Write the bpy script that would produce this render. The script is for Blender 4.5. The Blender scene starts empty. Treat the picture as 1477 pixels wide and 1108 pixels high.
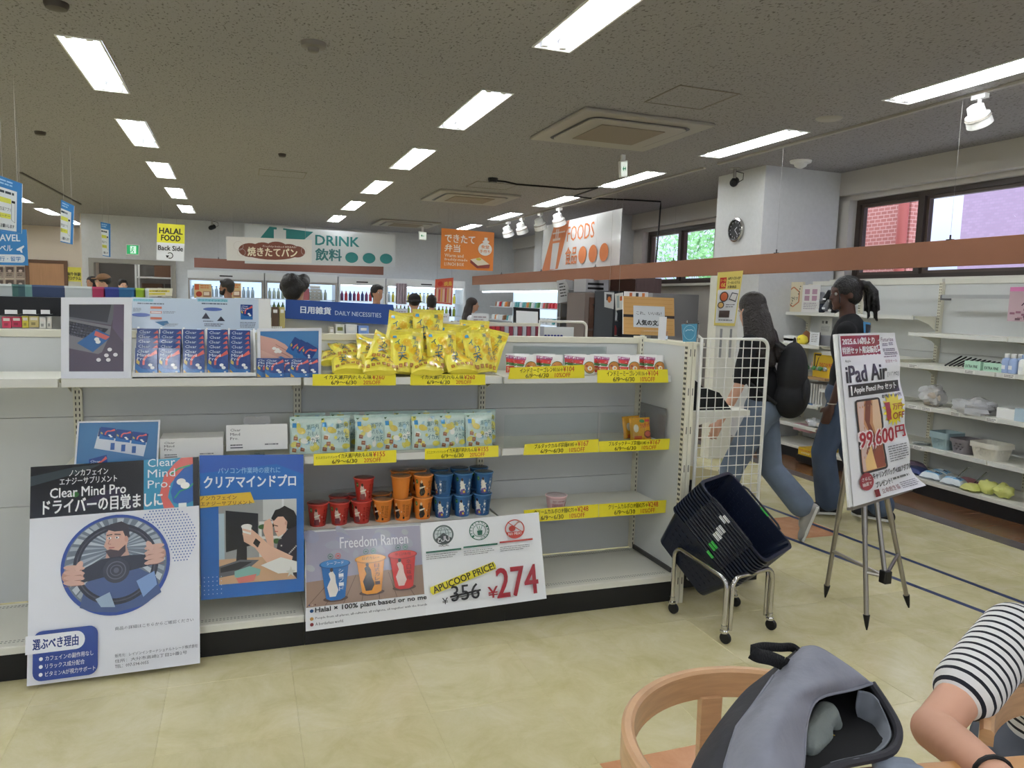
import bpy, math, random
from math import sin, cos, pi, radians, sqrt, atan2
from mathutils import Vector, Matrix
from mathutils.geometry import tessellate_polygon
SC = bpy.context.scene
COL = SC.collection
rnd = random.Random(7)

# ---------------------------------------------------------------- camera
FPX = 1087.89
CAMZ = 1.475
YAW, PIT, ROL = 0.346663, 0.108049, -0.030136
_fw = Vector((sin(YAW)*cos(PIT), cos(YAW)*cos(PIT), -sin(PIT)))
_rt = Vector((cos(YAW), -sin(YAW), 0))
_dn = -_rt.cross(_fw)
CR = cos(ROL)*_rt + sin(ROL)*_dn
CD = -sin(ROL)*_rt + cos(ROL)*_dn
CF = _fw
cd = bpy.data.cameras.new('camera'); cam = bpy.data.objects.new('camera', cd); COL.objects.link(cam)
cd.sensor_width = 36; cd.lens = 36*FPX/1477; cd.clip_start = 0.05; cd.clip_end = 200
cam.matrix_world = Matrix(((CR.x, -CD.x, -CF.x, 0), (CR.y, -CD.y, -CF.y, 0), (CR.z, -CD.z, -CF.z, CAMZ), (0, 0, 0, 1)))
SC.camera = cam
SC.view_settings.view_transform = 'Standard'
SC.view_settings.look = 'None'
SC.view_settings.gamma = 1.0
SC.view_settings.use_curve_mapping = False
SC.view_settings.exposure = 0.1
TUBE = 42.0

# ---------------------------------------------------------------- world
W = bpy.data.worlds.new('world'); SC.world = W; W.use_nodes = True
nt = W.node_tree; nt.nodes.clear()
wo = nt.nodes.new('ShaderNodeOutputWorld'); bg = nt.nodes.new('ShaderNodeBackground')
tc = nt.nodes.new('ShaderNodeTexCoord'); sp = nt.nodes.new('ShaderNodeSeparateXYZ'); rp = nt.nodes.new('ShaderNodeValToRGB')
rp.color_ramp.elements[0].position = 0.0; rp.color_ramp.elements[0].color = (.42, .49, .68, 1)
rp.color_ramp.elements[1].position = 0.9; rp.color_ramp.elements[1].color = (3.2, 3.4, 3.9, 1)
nt.links.new(tc.outputs['Generated'], sp.inputs[0]); nt.links.new(sp.outputs['Z'], rp.inputs[0])
nt.links.new(rp.outputs[0], bg.inputs[0]); bg.inputs[1].default_value = 1.3
nt.links.new(bg.outputs[0], wo.inputs[0])

# ---------------------------------------------------------------- points read off the photograph, put on real planes
CAM = Vector((0, 0, CAMZ))
def ray(x, y): return CR*((x-738.5)/FPX) + CD*((y-554)/FPX) + CF
def PZ(x, y, z): d = ray(x, y); return CAM + d*((z-CAMZ)/d.z)
def PY(x, y, Y): d = ray(x, y); return CAM + d*(Y/d.y)
def PX(x, y, X): d = ray(x, y); return CAM + d*(X/d.x)
def PF(x, y, f): return CAM + ray(x, y)*f
def ext(x0, y0, x1, y1, Y):
    xm, ym = (x0+x1)/2, (y0+y1)/2
    return PY(x0, ym, Y).x, PY(x1, ym, Y).x, PY(xm, y1, Y).z, PY(xm, y0, Y).z     # X0 X1 Z0 Z1
def extX(x0, y0, x1, y1, X):
    xm, ym = (x0+x1)/2, (y0+y1)/2
    return PX(x0, ym, X).y, PX(x1, ym, X).y, PX(xm, y1, X).z, PX(xm, y0, X).z     # Yfar Ynear Z0 Z1

# ---------------------------------------------------------------- materials
def lin(c):
    if max(c) <= 1.0: return tuple(c)
    return tuple(((v/255)/12.92 if v/255 <= .04045 else ((v/255+.055)/1.055)**2.4) for v in c)
MATS = {}
def mat(name, col, rough=.5, metal=0, emit=0, bump=0, bscale=60, var=0, vscale=6, alpha=1, trans=0, coat=0, spec=.5, stretch=None, ior=1.45):
    if name in MATS: return MATS[name]
    m = bpy.data.materials.new(name); m.use_nodes = True; t = m.node_tree; N = t.nodes; L = t.links
    b = N['Principled BSDF']; c = lin(col)
    b.inputs['Base Color'].default_value = (*c, 1); b.inputs['Roughness'].default_value = rough
    b.inputs['Metallic'].default_value = metal; b.inputs['Specular IOR Level'].default_value = spec
    b.inputs['IOR'].default_value = ior
    b.inputs['Coat Weight'].default_value = coat; b.inputs['Coat Roughness'].default_value = .08
    b.inputs['Alpha'].default_value = alpha; b.inputs['Transmission Weight'].default_value = trans
    if emit:
        b.inputs['Emission Color'].default_value = (*c, 1); b.inputs['Emission Strength'].default_value = emit
    if var or bump:
        co = N.new('ShaderNodeTexCoord'); src = co.outputs['Object']
        if stretch:
            mp = N.new('ShaderNodeMapping'); mp.inputs['Scale'].default_value = stretch; L.new(src, mp.inputs[0]); src = mp.outputs[0]
        if var:
            n = N.new('ShaderNodeTexNoise'); n.inputs['Scale'].default_value = vscale; n.inputs['Detail'].default_value = 5
            L.new(src, n.inputs['Vector']); r = N.new('ShaderNodeValToRGB')
            r.color_ramp.elements[0].position = .3; r.color_ramp.elements[1].position = .7
            r.color_ramp.elements[0].color = (*[max(0, v*(1-var)) for v in c], 1); r.color_ramp.elements[1].color = (*[min(1, v*(1+var)) for v in c], 1)
            L.new(n.outputs['Fac'], r.inputs[0]); L.new(r.outputs[0], b.inputs['Base Color'])
        if bump:
            n2 = N.new('ShaderNodeTexNoise'); n2.inputs['Scale'].default_value = bscale; n2.inputs['Detail'].default_value = 4
            L.new(src, n2.inputs['Vector']); bm_ = N.new('ShaderNodeBump'); bm_.inputs['Strength'].default_value = bump
            bm_.inputs['Distance'].default_value = .01; L.new(n2.outputs['Fac'], bm_.inputs['Height']); L.new(bm_.outputs[0], b.inputs['Normal'])
    MATS[name] = m
    return m
def vcmat(name, rough, coat=0, bump=0, bscale=20):
    m = bpy.data.materials.new(name); m.use_nodes = True; t = m.node_tree; b = t.nodes['Principled BSDF']
    a = t.nodes.new('ShaderNodeAttribute'); a.attribute_name = 'Col'; t.links.new(a.outputs['Color'], b.inputs['Base Color'])
    b.inputs['Roughness'].default_value = rough; b.inputs['Coat Weight'].default_value = coat; b.inputs['Coat Roughness'].default_value = .1
    if bump:
        co = t.nodes.new('ShaderNodeTexCoord'); n2 = t.nodes.new('ShaderNodeTexNoise'); n2.inputs['Scale'].default_value = bscale
        t.links.new(co.outputs['Object'], n2.inputs['Vector']); bm_ = t.nodes.new('ShaderNodeBump'); bm_.inputs['Strength'].default_value = bump
        bm_.inputs['Distance'].default_value = .01; t.links.new(n2.outputs['Fac'], bm_.inputs['Height']); t.links.new(bm_.outputs[0], b.inputs['Normal'])
    MATS[name] = m
    return m
PRINT = vcmat('print_matt', .55); GLOSS = vcmat('print_gloss', .22, .35, .12, 6); FOIL = vcmat('print_foil', .3, .5, .35, 45)
LIT = None
M_shelf = mat('shelf_cream_enamel', (226, 224, 212), .38, var=.02, vscale=3)
M_panel = mat('shelf_back_panel_grey', (206, 208, 206), .45, var=.02, vscale=2)
M_post = mat('shelf_upright_cream', (222, 218, 198), .42)
M_dark = mat('black_enamel', (18, 18, 20), .4, var=.1)
M_slot = mat('slot_black', (12, 12, 12), .8)
M_white = mat('white_plastic', (235, 235, 232), .4)
M_paper = mat('white_paper', (238, 238, 238), .5)
M_chrome = mat('chrome_steel', (190, 188, 184), .18, 1)
M_steel = mat('brushed_steel', (160, 155, 148), .32, 1)
M_black = mat('black_rubber', (14, 14, 15), .55)
M_acryl = mat('clear_acrylic', (245, 250, 250), .04, trans=1, ior=1.12)
M_glass = mat('window_glass', (250, 252, 255), .0, trans=1, ior=1.02)

# ---------------------------------------------------------------- objects
WL = {}
def reg(o, parent, loc):
    if parent is not None:
        o.parent = parent; o.location = Vector(loc) - WL[parent.name]
    else: o.location = loc
    WL[o.name] = Vector(loc)
    COL.objects.link(o)
def tag(o, label=None, cat=None, group=None, kind=None):
    if label: o['label'] = label
    if cat: o['category'] = cat
    if group: o['group'] = group
    if kind: o['kind'] = kind
    return o
def thing(name, label, cat, loc, group=None):
    o = bpy.data.objects.new(name, None); o.empty_display_size = .1; reg(o, None, Vector(loc)); return tag(o, label, cat, group)
def struct_root(name, loc=(0, 0, 0)):
    o = bpy.data.objects.new(name, None); reg(o, None, Vector(loc)); o['kind'] = 'structure'; return o
class MB:
    def __init__(s): s.v = []; s.f = []; s.m = []; s.ms = []; s.cm = 0
    def use(s, m):
        if m not in s.ms: s.ms.append(m)
        s.cm = s.ms.index(m); return s
    def add(s, vs, fs):
        b = len(s.v); s.v += [Vector(p) for p in vs]
        for f in fs: s.f.append([b+i for i in f]); s.m.append(s.cm)
        return s
    def box(s, x0, x1, y0, y1, z0, z1):
        x0, x1 = min(x0, x1), max(x0, x1); y0, y1 = min(y0, y1), max(y0, y1); z0, z1 = min(z0, z1), max(z0, z1)
        return s.add([(x, y, z) for x in (x0, x1) for y in (y0, y1) for z in (z0, z1)], [(0, 1, 3, 2), (4, 6, 7, 5), (0, 4, 5, 1), (2, 3, 7, 6), (0, 2, 6, 4), (1, 5, 7, 3)])
    def frame_box(s, o, ax, ay, az):           # box from an origin corner and three edge vectors
        o, ax, ay, az = map(Vector, (o, ax, ay, az))
        vs = [o+ax*i+ay*j+az*k for i in (0, 1) for j in (0, 1) for k in (0, 1)]
        F = [(0, 1, 3, 2), (4, 6, 7, 5), (0, 4, 5, 1), (2, 3, 7, 6), (0, 2, 6, 4), (1, 5, 7, 3)]
        if ax.cross(ay).dot(az) < 0: F = [f[::-1] for f in F]
        return s.add(vs, F)
    def hexa(s, b, t):                       # bottom 4 and top 4, both counter-clockwise from above
        return s.add(list(b)+list(t), [(3, 2, 1, 0), (4, 5, 6, 7), (0, 1, 5, 4), (1, 2, 6, 5), (2, 3, 7, 6), (3, 0, 4, 7)])
    def slab(s, c, th):                      # quad c (TL TR BR BL seen from the front) with thickness away from viewer
        c = [Vector(p) for p in c]; n = (c[1]-c[0]).cross(c[3]-c[0]).normalized()
        back = [p+n*th for p in c]
        return s.add(c+back, [(0, 3, 2, 1), (4, 5, 6, 7), (0, 1, 5, 4), (1, 2, 6, 5), (2, 3, 7, 6), (3, 0, 4, 7)])
    def tube(s, pts, r, n=8, closed=False, caps=True):
        pts = [Vector(p) for p in pts]; k = len(pts); rings = []
        rs = r if isinstance(r, (list, tuple)) else [r]*k
        prev = None
        for i, p in enumerate(pts):
            if closed: t = (pts[(i+1) % k]-pts[i-1])
            else: t = pts[min(i+1, k-1)]-pts[max(i-1, 0)]
            t.normalize()
            if prev is None:
                a = Vector((0, 0, 1)) if abs(t.z) < .9 else Vector((1, 0, 0))
                u = t.cross(a).normalized()
            else: u = (prev - t*prev.dot(t)).normalized()
            prev = u; w = t.cross(u)
            rings.append([p+(u*cos(2*pi*j/n)+w*sin(2*pi*j/n))*rs[i] for j in range(n)])
        vs = [q for R in rings for q in R]; fs = []
        for i in range(k if closed else k-1):
            for j in range(n):
                a, b = i*n+j, i*n+(j+1) % n; c, d = ((i+1) % k)*n+(j+1) % n, ((i+1) % k)*n+j
                fs.append((a, b, c, d))
        if caps and not closed: fs.append(tuple(range(n))[::-1]); fs.append(tuple((k-1)*n+j for j in range(n)))
        return s.add(vs, fs)
    def lathe(s, prof, c=(0, 0, 0), n=20, axis=None, capb=True, capt=True):   # prof: (r,z) bottom to top
        c = Vector(c); Mx = Matrix.Identity(3)
        if axis is not None: Mx = Vector((0, 0, 1)).rotation_difference(Vector(axis)).to_matrix()
        vs = [c+Mx@Vector((r*cos(2*pi*j/n), r*sin(2*pi*j/n), z)) for r, z in prof for j in range(n)]; fs = []
        for i in range(len(prof)-1):
            for j in range(n): fs.append((i*n+j, i*n+(j+1) % n, (i+1)*n+(j+1) % n, (i+1)*n+j))
        if capb: fs.append(tuple(range(n))[::-1])
        if capt: fs.append(tuple((len(prof)-1)*n+j for j in range(n)))
        return s.add(vs, fs)
    def grid(s, fn, nu, nv):
        vs = [fn(i/nu, j/nv) for j in range(nv+1) for i in range(nu+1)]
        fs = [(j*(nu+1)+i, j*(nu+1)+i+1, (j+1)*(nu+1)+i+1, (j+1)*(nu+1)+i) for j in range(nv) for i in range(nu)]
        return s.add(vs, fs)
    def prism(s, poly, d):                   # planar polygon (3D points) extruded by vector d
        p = [Vector(q) for q in poly]; n = len(p); d = Vector(d)
        return s.add(p+[q+d for q in p], [tuple(range(n)), tuple(range(2*n-1, n-1, -1))]+[(i, n+i, n+(i+1) % n, (i+1) % n) for i in range(n)])
    def build(s, name, m=None, parent=None, smooth=False, bevel=0, at=None, solid=0, sub=0):
        if m is not None: s.ms = [m] if not s.ms else s.ms
        vs = s.v; lo = Vector([min(v[i] for v in vs) for i in range(3)]); hi = Vector([max(v[i] for v in vs) for i in range(3)])
        c = Vector(((lo.x+hi.x)/2, (lo.y+hi.y)/2, lo.z)) if at is None else Vector(at)
        me = bpy.data.meshes.new(name); me.from_pydata([v-c for v in vs], [], s.f)
        for q in s.ms: me.materials.append(q)
        if len(s.ms) > 1: me.polygons.foreach_set('material_index', s.m)
        if smooth: me.polygons.foreach_set('use_smooth', [True]*len(me.polygons))
        me.update()
        o = bpy.data.objects.new(name, me); reg(o, parent, c)
        if solid: q = o.modifiers.new('s', 'SOLIDIFY'); q.thickness = solid; q.offset = 0
        if sub: q = o.modifiers.new('u', 'SUBSURF'); q.levels = sub; q.render_levels = sub
        if bevel: q = o.modifiers.new('b', 'BEVEL'); q.width = bevel; q.segments = 2; q.limit_method = 'ANGLE'
        if smooth and not sub:
            try: me.set_sharp_from_angle(angle=radians(40))
            except Exception: pass
        return o
def copy_tree(o, loc, rot=None, label=None, group=None, scale=None):
    c = o.copy(); COL.objects.link(c); c.location = loc
    if rot is not None: c.rotation_euler = rot
    if scale is not None: c.scale = scale
    if label: c['label'] = label
    if group: c['group'] = group
    WL[c.name] = Vector(loc)
    for ch in list(o.children):
        d = ch.copy(); COL.objects.link(d); d.parent = c
        for g in ch.children:
            e = g.copy(); COL.objects.link(e); e.parent = d
    return c

# ---------------------------------------------------------------- flat print (lettering and pictures)
_txt = {}
def glyphs(s, bold=0, res=2):
    k = (s, bold, res)
    if k in _txt: return _txt[k]
    cu = bpy.data.curves.new('t', 'FONT'); cu.body = s; cu.resolution_u = res; cu.offset = bold; cu.fill_mode = 'FRONT'
    ob = bpy.data.objects.new('t', cu); COL.objects.link(ob); dg = bpy.context.evaluated_depsgraph_get()
    me = bpy.data.meshes.new_from_object(ob.evaluated_get(dg))
    vs = [(v.co.x, v.co.y) for v in me.vertices]; fs = [tuple(p.vertices) for p in me.polygons]
    bpy.data.objects.remove(ob); bpy.data.curves.remove(cu); bpy.data.meshes.remove(me)
    if not vs: vs = [(0, 0), (1, 0), (0, 1)]
    x0 = min(v[0] for v in vs); x1 = max(v[0] for v in vs); y0 = min(v[1] for v in vs); y1 = max(v[1] for v in vs)
    vs = [((v[0]-x0)/max(1e-6, x1-x0), 1-(v[1]-y0)/max(1e-6, y1-y0)) for v in vs]
    _txt[k] = (vs, fs); return _txt[k]
class Canvas:
    def __init__(s, w=1, h=1): s.w = w; s.h = h; s.p = []; s.l = 0
    def put(s, pts, fs, col):
        s.p.append(([(x/s.w, y/s.h) for x, y in pts], fs, lin(col), s.l)); s.l += 1; return s
    def rect(s, x0, y0, x1, y1, col): return s.put([(x0, y0), (x1, y0), (x1, y1), (x0, y1)], [(0, 1, 2, 3)], col)
    def poly(s, pts, col):
        t = tessellate_polygon([[Vector((x, y, 0)) for x, y in pts]]); return s.put(pts, [tuple(q) for q in t], col)
    def ell(s, cx, cy, rx, ry, col, n=28, rot=0):
        pts = [(cx, cy)]+[(cx+rx*cos(2*pi*i/n)*cos(rot)-ry*sin(2*pi*i/n)*sin(rot), cy+rx*cos(2*pi*i/n)*sin(rot)+ry*sin(2*pi*i/n)*cos(rot)) for i in range(n)]
        return s.put(pts, [(0, 1+i, 1+(i+1) % n) for i in range(n)], col)
    def ring(s, cx, cy, rx, ry, w, col, n=36, a0=0, a1=2*pi):
        pts = []; full = abs(a1-a0-2*pi) < 1e-6; m = n if full else n+1
        for i in range(m):
            a = a0+(a1-a0)*i/n; pts += [(cx+rx*cos(a), cy+ry*sin(a)), (cx+(rx-w)*cos(a), cy+(ry-w)*sin(a))]
        fs = [(2*i, 2*((i+1) % m), 2*((i+1) % m)+1, 2*i+1) for i in range(n)]
        return s.put(pts, fs, col)
    def rrect(s, x0, y0, x1, y1, r, col):
        pts = []
        for cx, cy, a in ((x1-r, y0+r, -pi/2), (x1-r, y1-r, 0), (x0+r, y1-r, pi/2), (x0+r, y0+r, pi)):
            pts += [(cx+r*cos(a+pi/2*i/5), cy+r*sin(a+pi/2*i/5)) for i in range(6)]
        return s.poly(pts, col)
    def line(s, x0, y0, x1, y1, w, col):
        d = math.hypot(x1-x0, y1-y0) or 1; nx, ny = -(y1-y0)/d*w/2, (x1-x0)/d*w/2
        return s.put([(x0+nx, y0+ny), (x1+nx, y1+ny), (x1-nx, y1-ny), (x0-nx, y0-ny)], [(0, 1, 2, 3)], col)
    def path(s, pts, w, col):
        for a, b in zip(pts, pts[1:]): s.line(*a, *b, w, col); s.l -= 1
        s.l += 1; return s
    def text(s, t, x0, y0, x1, y1, col, bold=.008, res=2, rot=0, slant=0):
        vs, fs = glyphs(t, 0, res); cx, cy = (x0+x1)/2, (y0+y1)/2; hh = y1-y0; d = bold*hh*.8
        sh_ = [(0, 0)] if d <= 0 else ([(-d, 0), (d, 0)] if bold < .02 else [(-d, -d*.7), (d, -d*.7), (d, d*.7), (-d, d*.7)])
        for dx_, dy_ in sh_:
            out = []
            for u, v in vs:
                x = x0+(x1-x0)*u+slant*(.5-v)*(y1-y0)+dx_; y = y0+(y1-y0)*v+dy_
                if rot: dx, dy = x-cx, y-cy; x = cx+dx*cos(rot)-dy*sin(rot); y = cy+dx*sin(rot)+dy*cos(rot)
                out.append((x, y))
            s.put(out, fs, col)
        return s
    def bars(s, x0, y0, x1, y1, n, col, fill=.5, seed=1):
        r = random.Random(seed); hh = (y1-y0)/n
        for i in range(n):
            x = x0; y = y0+hh*i; e = x1-(x1-x0)*(r.random()*.3 if i == n-1 else r.random()*.08)
            while x < e:
                w = hh*(.4+r.random()*1.6); s.rect(x, y, min(x+w, e), y+hh*fill, col); s.l -= 1; x += w+hh*.22
        s.l += 1; return s
    def build(s, name, parent, fmap, eps=.00012, maxlen=0, m=None, at=None):
        V = []; F = []; C = []
        for pts, fs, col, l in s.p:
            if maxlen:
                P = [Vector((a, b)) for a, b in pts]; T = []
                for f in fs:
                    for i in range(1, len(f)-1): T.append((P[f[0]], P[f[i]], P[f[i+1]]))
                out = []; st = T
                while st:
                    a, b, c = st.pop(); e = [((a-b).length, 0), ((b-c).length, 1), ((c-a).length, 2)]; L_, k = max(e)
                    if L_ <= maxlen: out.append((a, b, c)); continue
                    if k == 0: mm = (a+b)/2; st += [(a, mm, c), (mm, b, c)]
                    elif k == 1: mm = (b+c)/2; st += [(a, b, mm), (a, mm, c)]
                    else: mm = (c+a)/2; st += [(a, b, mm), (mm, b, c)]
                for t in out:
                    base = len(V); V += [fmap(p.x, p.y, (l+1)*eps) for p in t]; F.append((base, base+1, base+2)); C += [col]*3
            else:
                base = len(V); V += [fmap(a, b, (l+1)*eps) for a, b in pts]; C += [col]*len(pts)
                for f in fs: F.append([base+i for i in f])
        lo = Vector([min(v[i] for v in V) for i in range(3)]); hi = Vector([max(v[i] for v in V) for i in range(3)]); c = (lo+hi)/2
        me = bpy.data.meshes.new(name); me.from_pydata([v-c for v in V], [], F); me.materials.append(m or PRINT)
        ca = me.color_attributes.new('Col', 'FLOAT_COLOR', 'POINT'); ca.data.foreach_set('color', [q for k in C for q in (*k, 1)])
        me.update(); o = bpy.data.objects.new(name, me); reg(o, parent, c); return o
def bil(c):                                  # bilinear map over TL TR BR BL
    c = [Vector(p) for p in c]; n = (c[3]-c[0]).cross(c[1]-c[0]).normalized()
    def f(u, v, e=0): return (c[0]*(1-u)+c[1]*u)*(1-v)+(c[3]*(1-u)+c[2]*u)*v+n*e
    return f
def planar(c):
    c = [Vector(p) for p in c]; n = (c[1]-c[0]).cross(c[2]-c[0])
    if n.length < 1e-9: return c
    d = c[3]-CAM
    if abs(n.normalized().dot(d.normalized())) < .02: return c
    c[3] = CAM+d*((c[0]-CAM).dot(n)/d.dot(n)); return c
def sheet(name, label, cat, corners, cv, th=.0015, base=None, eps=.00012, gloss=False, group=None, parent=None, frame=None):
    """flat printed board: slab + print child (+ frame child)"""
    corners = planar(corners); b = MB().slab(corners, th).build(name, base or M_paper, parent)
    if label: tag(b, label, cat, group)
    if cv: cv.build('print', b, bil(corners), eps, m=GLOSS if gloss else PRINT)
    return b
def pyc(Y, *pp): return [PY(x, y, Y) for x, y in pp]
def rectc(x0, x1, z0, z1, Y): return [Vector((x0, Y, z1)), Vector((x1, Y, z1)), Vector((x1, Y, z0)), Vector((x0, Y, z0))]
def rectcx(y0, y1, z0, z1, X): return [Vector((X, y0, z1)), Vector((X, y1, z1)), Vector((X, y1, z0)), Vector((X, y0, z0))]   # y0 left (far) y1 right (near), facing -X
# ---------------------------------------------------------------- structure materials
def floormat(name, c1, c2, c3, rough=.16):
    m = bpy.data.materials.new(name); m.use_nodes = True; t = m.node_tree; N = t.nodes; L = t.links; b = N['Principled BSDF']
    g = N.new('ShaderNodeNewGeometry'); oi = N.new('ShaderNodeObjectInfo')
    n = N.new('ShaderNodeTexNoise'); n.inputs['Scale'].default_value = 4.5; n.inputs['Detail'].default_value = 11; n.inputs['Roughness'].default_value = .7; n.inputs['Distortion'].default_value = .5
    L.new(g.outputs['Position'], n.inputs['Vector'])
    r = N.new('ShaderNodeValToRGB'); e = r.color_ramp.elements
    e[0].position = .32; e[0].color = (*lin(c1), 1); e[1].position = .68; e[1].color = (*lin(c3), 1)
    k = e.new(.5); k.color = (*lin(c2), 1)
    L.new(n.outputs['Fac'], r.inputs[0])
    h = N.new('ShaderNodeHueSaturation'); mr = N.new('ShaderNodeMapRange'); mr.inputs['To Min'].default_value = .93; mr.inputs['To Max'].default_value = 1.05
    L.new(oi.outputs['Random'], mr.inputs[0]); L.new(mr.outputs[0], h.inputs['Value']); L.new(r.outputs[0], h.inputs['Color']); L.new(h.outputs[0], b.inputs['Base Color'])
    b.inputs['Roughness'].default_value = rough; b.inputs['Specular IOR Level'].default_value = .45
    n2 = N.new('ShaderNodeTexNoise'); n2.inputs['Scale'].default_value = 18; n2.inputs['Detail'].default_value = 3; L.new(g.outputs['Position'], n2.inputs['Vector'])
    mr2 = N.new('ShaderNodeMapRange'); mr2.inputs['To Min'].default_value = rough*.7; mr2.inputs['To Max'].default_value = rough*1.7; L.new(n2.outputs['Fac'], mr2.inputs[0]); L.new(mr2.outputs[0], b.inputs['Roughness'])
    bp = N.new('ShaderNodeBump'); bp.inputs['Strength'].default_value = .05; bp.inputs['Distance'].default_value = .01; L.new(n2.outputs['Fac'], bp.inputs['Height']); L.new(bp.outputs[0], b.inputs['Normal'])
    return m
M_tile = floormat('floor_marbled_vinyl', (194, 184, 138), (207, 197, 154), (216, 207, 172))
M_terra = floormat('floor_terracotta_tile', (190, 135, 98), (204, 150, 112), (212, 164, 128))
M_wood = mat('floor_brown_wood', (112, 76, 48), .25, var=.35, vscale=5, stretch=(.5, 12, 1))
M_border = mat('floor_dark_border', (92, 84, 86), .35, var=.2, vscale=20)
def ceilmat():
    m = bpy.data.materials.new('ceiling_rockwool'); m.use_nodes = True; t = m.node_tree; N = t.nodes; L = t.links; b = N['Principled BSDF']
    g = N.new('ShaderNodeNewGeometry'); mp = N.new('ShaderNodeMapping'); mp.inputs['Scale'].default_value = (1, .55, 1); L.new(g.outputs['Position'], mp.inputs[0])
    n = N.new('ShaderNodeTexNoise'); n.inputs['Scale'].default_value = 75; n.inputs['Detail'].default_value = 3; L.new(mp.outputs[0], n.inputs['Vector'])
    r = N.new('ShaderNodeValToRGB'); e = r.color_ramp.elements; e[0].position = .33; e[0].color = (*lin((98, 94, 92)), 1); e[1].position = .42; e[1].color = (*lin((150, 147, 148)), 1)
    L.new(n.outputs['Fac'], r.inputs[0]); L.new(r.outputs[0], b.inputs['Base Color']); b.inputs['Roughness'].default_value = .95
    bp = N.new('ShaderNodeBump'); bp.inputs['Strength'].default_value = .35; bp.inputs['Distance'].default_value = .01; L.new(n.outputs['Fac'], bp.inputs['Height']); L.new(bp.outputs[0], b.inputs['Normal'])
    return m
M_ceil = ceilmat()
M_wall = mat('wallpaper_offwhite', (206, 206, 205), .8, bump=.15, bscale=90, var=.03, vscale=25)
M_wallw = mat('wallpaper_warm', (216, 204, 188), .85, bump=.1, bscale=90)
M_header = mat('header_beige_paint', (192, 187, 180), .8, bump=.06, bscale=120)
M_winfr = mat('window_frame_bronze', (62, 52, 46), .4, var=.1)
M_beam = mat('beam_terracotta_brown', (140, 92, 66), .6, var=.03, vscale=4)
M_beam2 = mat('beam_reddish_brown', (118, 78, 66), .6, var=.03, vscale=4)
H = 2.95

def S(mb, name, m, parent=None, **k):
    o = mb.build(name, m, parent, **k)
    if parent is None: o['kind'] = 'structure'
    return o
# ---------------------------------------------------------------- floor
fl = S(MB().box(-8, 6.4, -5, 21.2, -.12, -.0012), 'floor', M_tile)
tm = MB(); a_, b_ = .0008, .4492
tm.hexa([(a_, a_, 0), (b_, a_, 0), (b_, b_, 0), (a_, b_, 0)], [(a_+.001, a_+.001, .0012), (b_-.001, a_+.001, .0012), (b_-.001, b_-.001, .0012), (a_+.001, b_-.001, .0012)])
proto = None
for i in range(-4, 10):
    for j in range(-3, 9):
        x, y = .18+.45*i, 2.05+.45*j
        if i < 4 and j > 2: continue
        terra = (i == 2 and j == -1) or (i == 7 and j == 4)
        if proto is None:
            proto = tm.build('tile', M_tile, fl, at=(0, 0, .0012)); t = proto
        else: t = proto.copy(); COL.objects.link(t); t.parent = fl
        t.location = Vector((x, y, 0))-WL[fl.name]; t.name = 'tile'
        if terra:
            me = proto.data.copy(); me.materials.clear(); me.materials.append(M_terra); t.data = me; t['label'] = 'terracotta coloured tile'
MB().box(4.82, 6.1, -2, 14, -.001, .0015).build('wood_floor', M_wood, fl)
MB().box(4.68, 4.82, -2, 14, -.001, .0022).build('border_strip', M_border, fl)
M_tape = mat('blue_tape', (38, 52, 92), .5)
for x0, y0, x1, y1, lab in ((3.34, 3.95, 3.56, 2.1, 'blue tape line on the floor passing between the easel legs, nearer the shelving'), (3.62, 6.2, 3.84, 2.3, 'blue tape line on the floor farther right, nearer the wall')):
    d = Vector((x1-x0, y1-y0, 0)).normalized(); n = Vector((-d.y, d.x, 0))*.019; z = Vector((0, 0, .0002))
    p, q = Vector((x0, y0, .0003)), Vector((x1, y1, .0003))
    tag(MB().hexa([p+n, p-n, q-n, q+n], [p+n+z, p-n+z, q-n+z, q+n+z]).build('floor_tape', M_tape), lab, 'tape', None)
# ---------------------------------------------------------------- ceiling with light recesses
LX = [(-6.2, -5.98), (-3.61, -3.375), (-1.0, -.765), (1.61, 1.845), (4.22, 4.455)]
LY = [4.25+2.25*k for k in range(-3, 6)]
def rows(ci): return LY+([17.75, 20.0] if ci < 2 else [])
cm = MB(); x = -8
for ci, (a, b) in enumerate(LX):
    cm.box(x, a, -5, 21.2, H, H+.12); y = -5
    for yf in rows(ci): cm.box(a, b, y, yf-1.25, H, H+.12); y = yf
    cm.box(a, b, y, 21.2, H, H+.12); x = b
cm.box(x, 6.4, -5, 21.2, H, H+.12)
S(cm, 'ceiling', M_ceil)
# ---------------------------------------------------------------- walls
ox0, ox1 = PY(132, 400, 17).x, PY(251, 400, 17).x; oz = PY(190, 378, 17).z
wb = MB().box(-2.93, ox0, 17, 17.2, 0, H).box(ox1, 6.4, 17, 17.2, 0, H).box(ox0, ox1, 17, 17.2, oz, H)
S(wb, 'wall_back', M_wall)
S(MB().box(-8, 6.4, 21, 21.2, 0, H), 'wall_rear', M_wallw)
S(MB().box(-2.95, -2.93, 17, 21, 0, H), 'wall_partition', M_wallw)
S(MB().box(-8.2, -8, -5, 21.2, 0, H), 'wall_left', M_wall)
S(MB().box(-8, 6.4, -5.2, -5, 0, .8).box(-8, 6.4, -5.2, -5, 2.6, H).box(-8, -6.5, -5.2, -5, .8, 2.6).box(5.5, 6.4, -5.2, -5, .8, 2.6), 'wall_front', M_wall)
wf = struct_root('window_4', (-.5, -5.1, .8))
for k in range(7): MB().box(-6.5+k*2-.03, -6.5+k*2+.03, -5.15, -5.05, .8, 2.6).build('mullion', M_winfr, wf)
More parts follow.
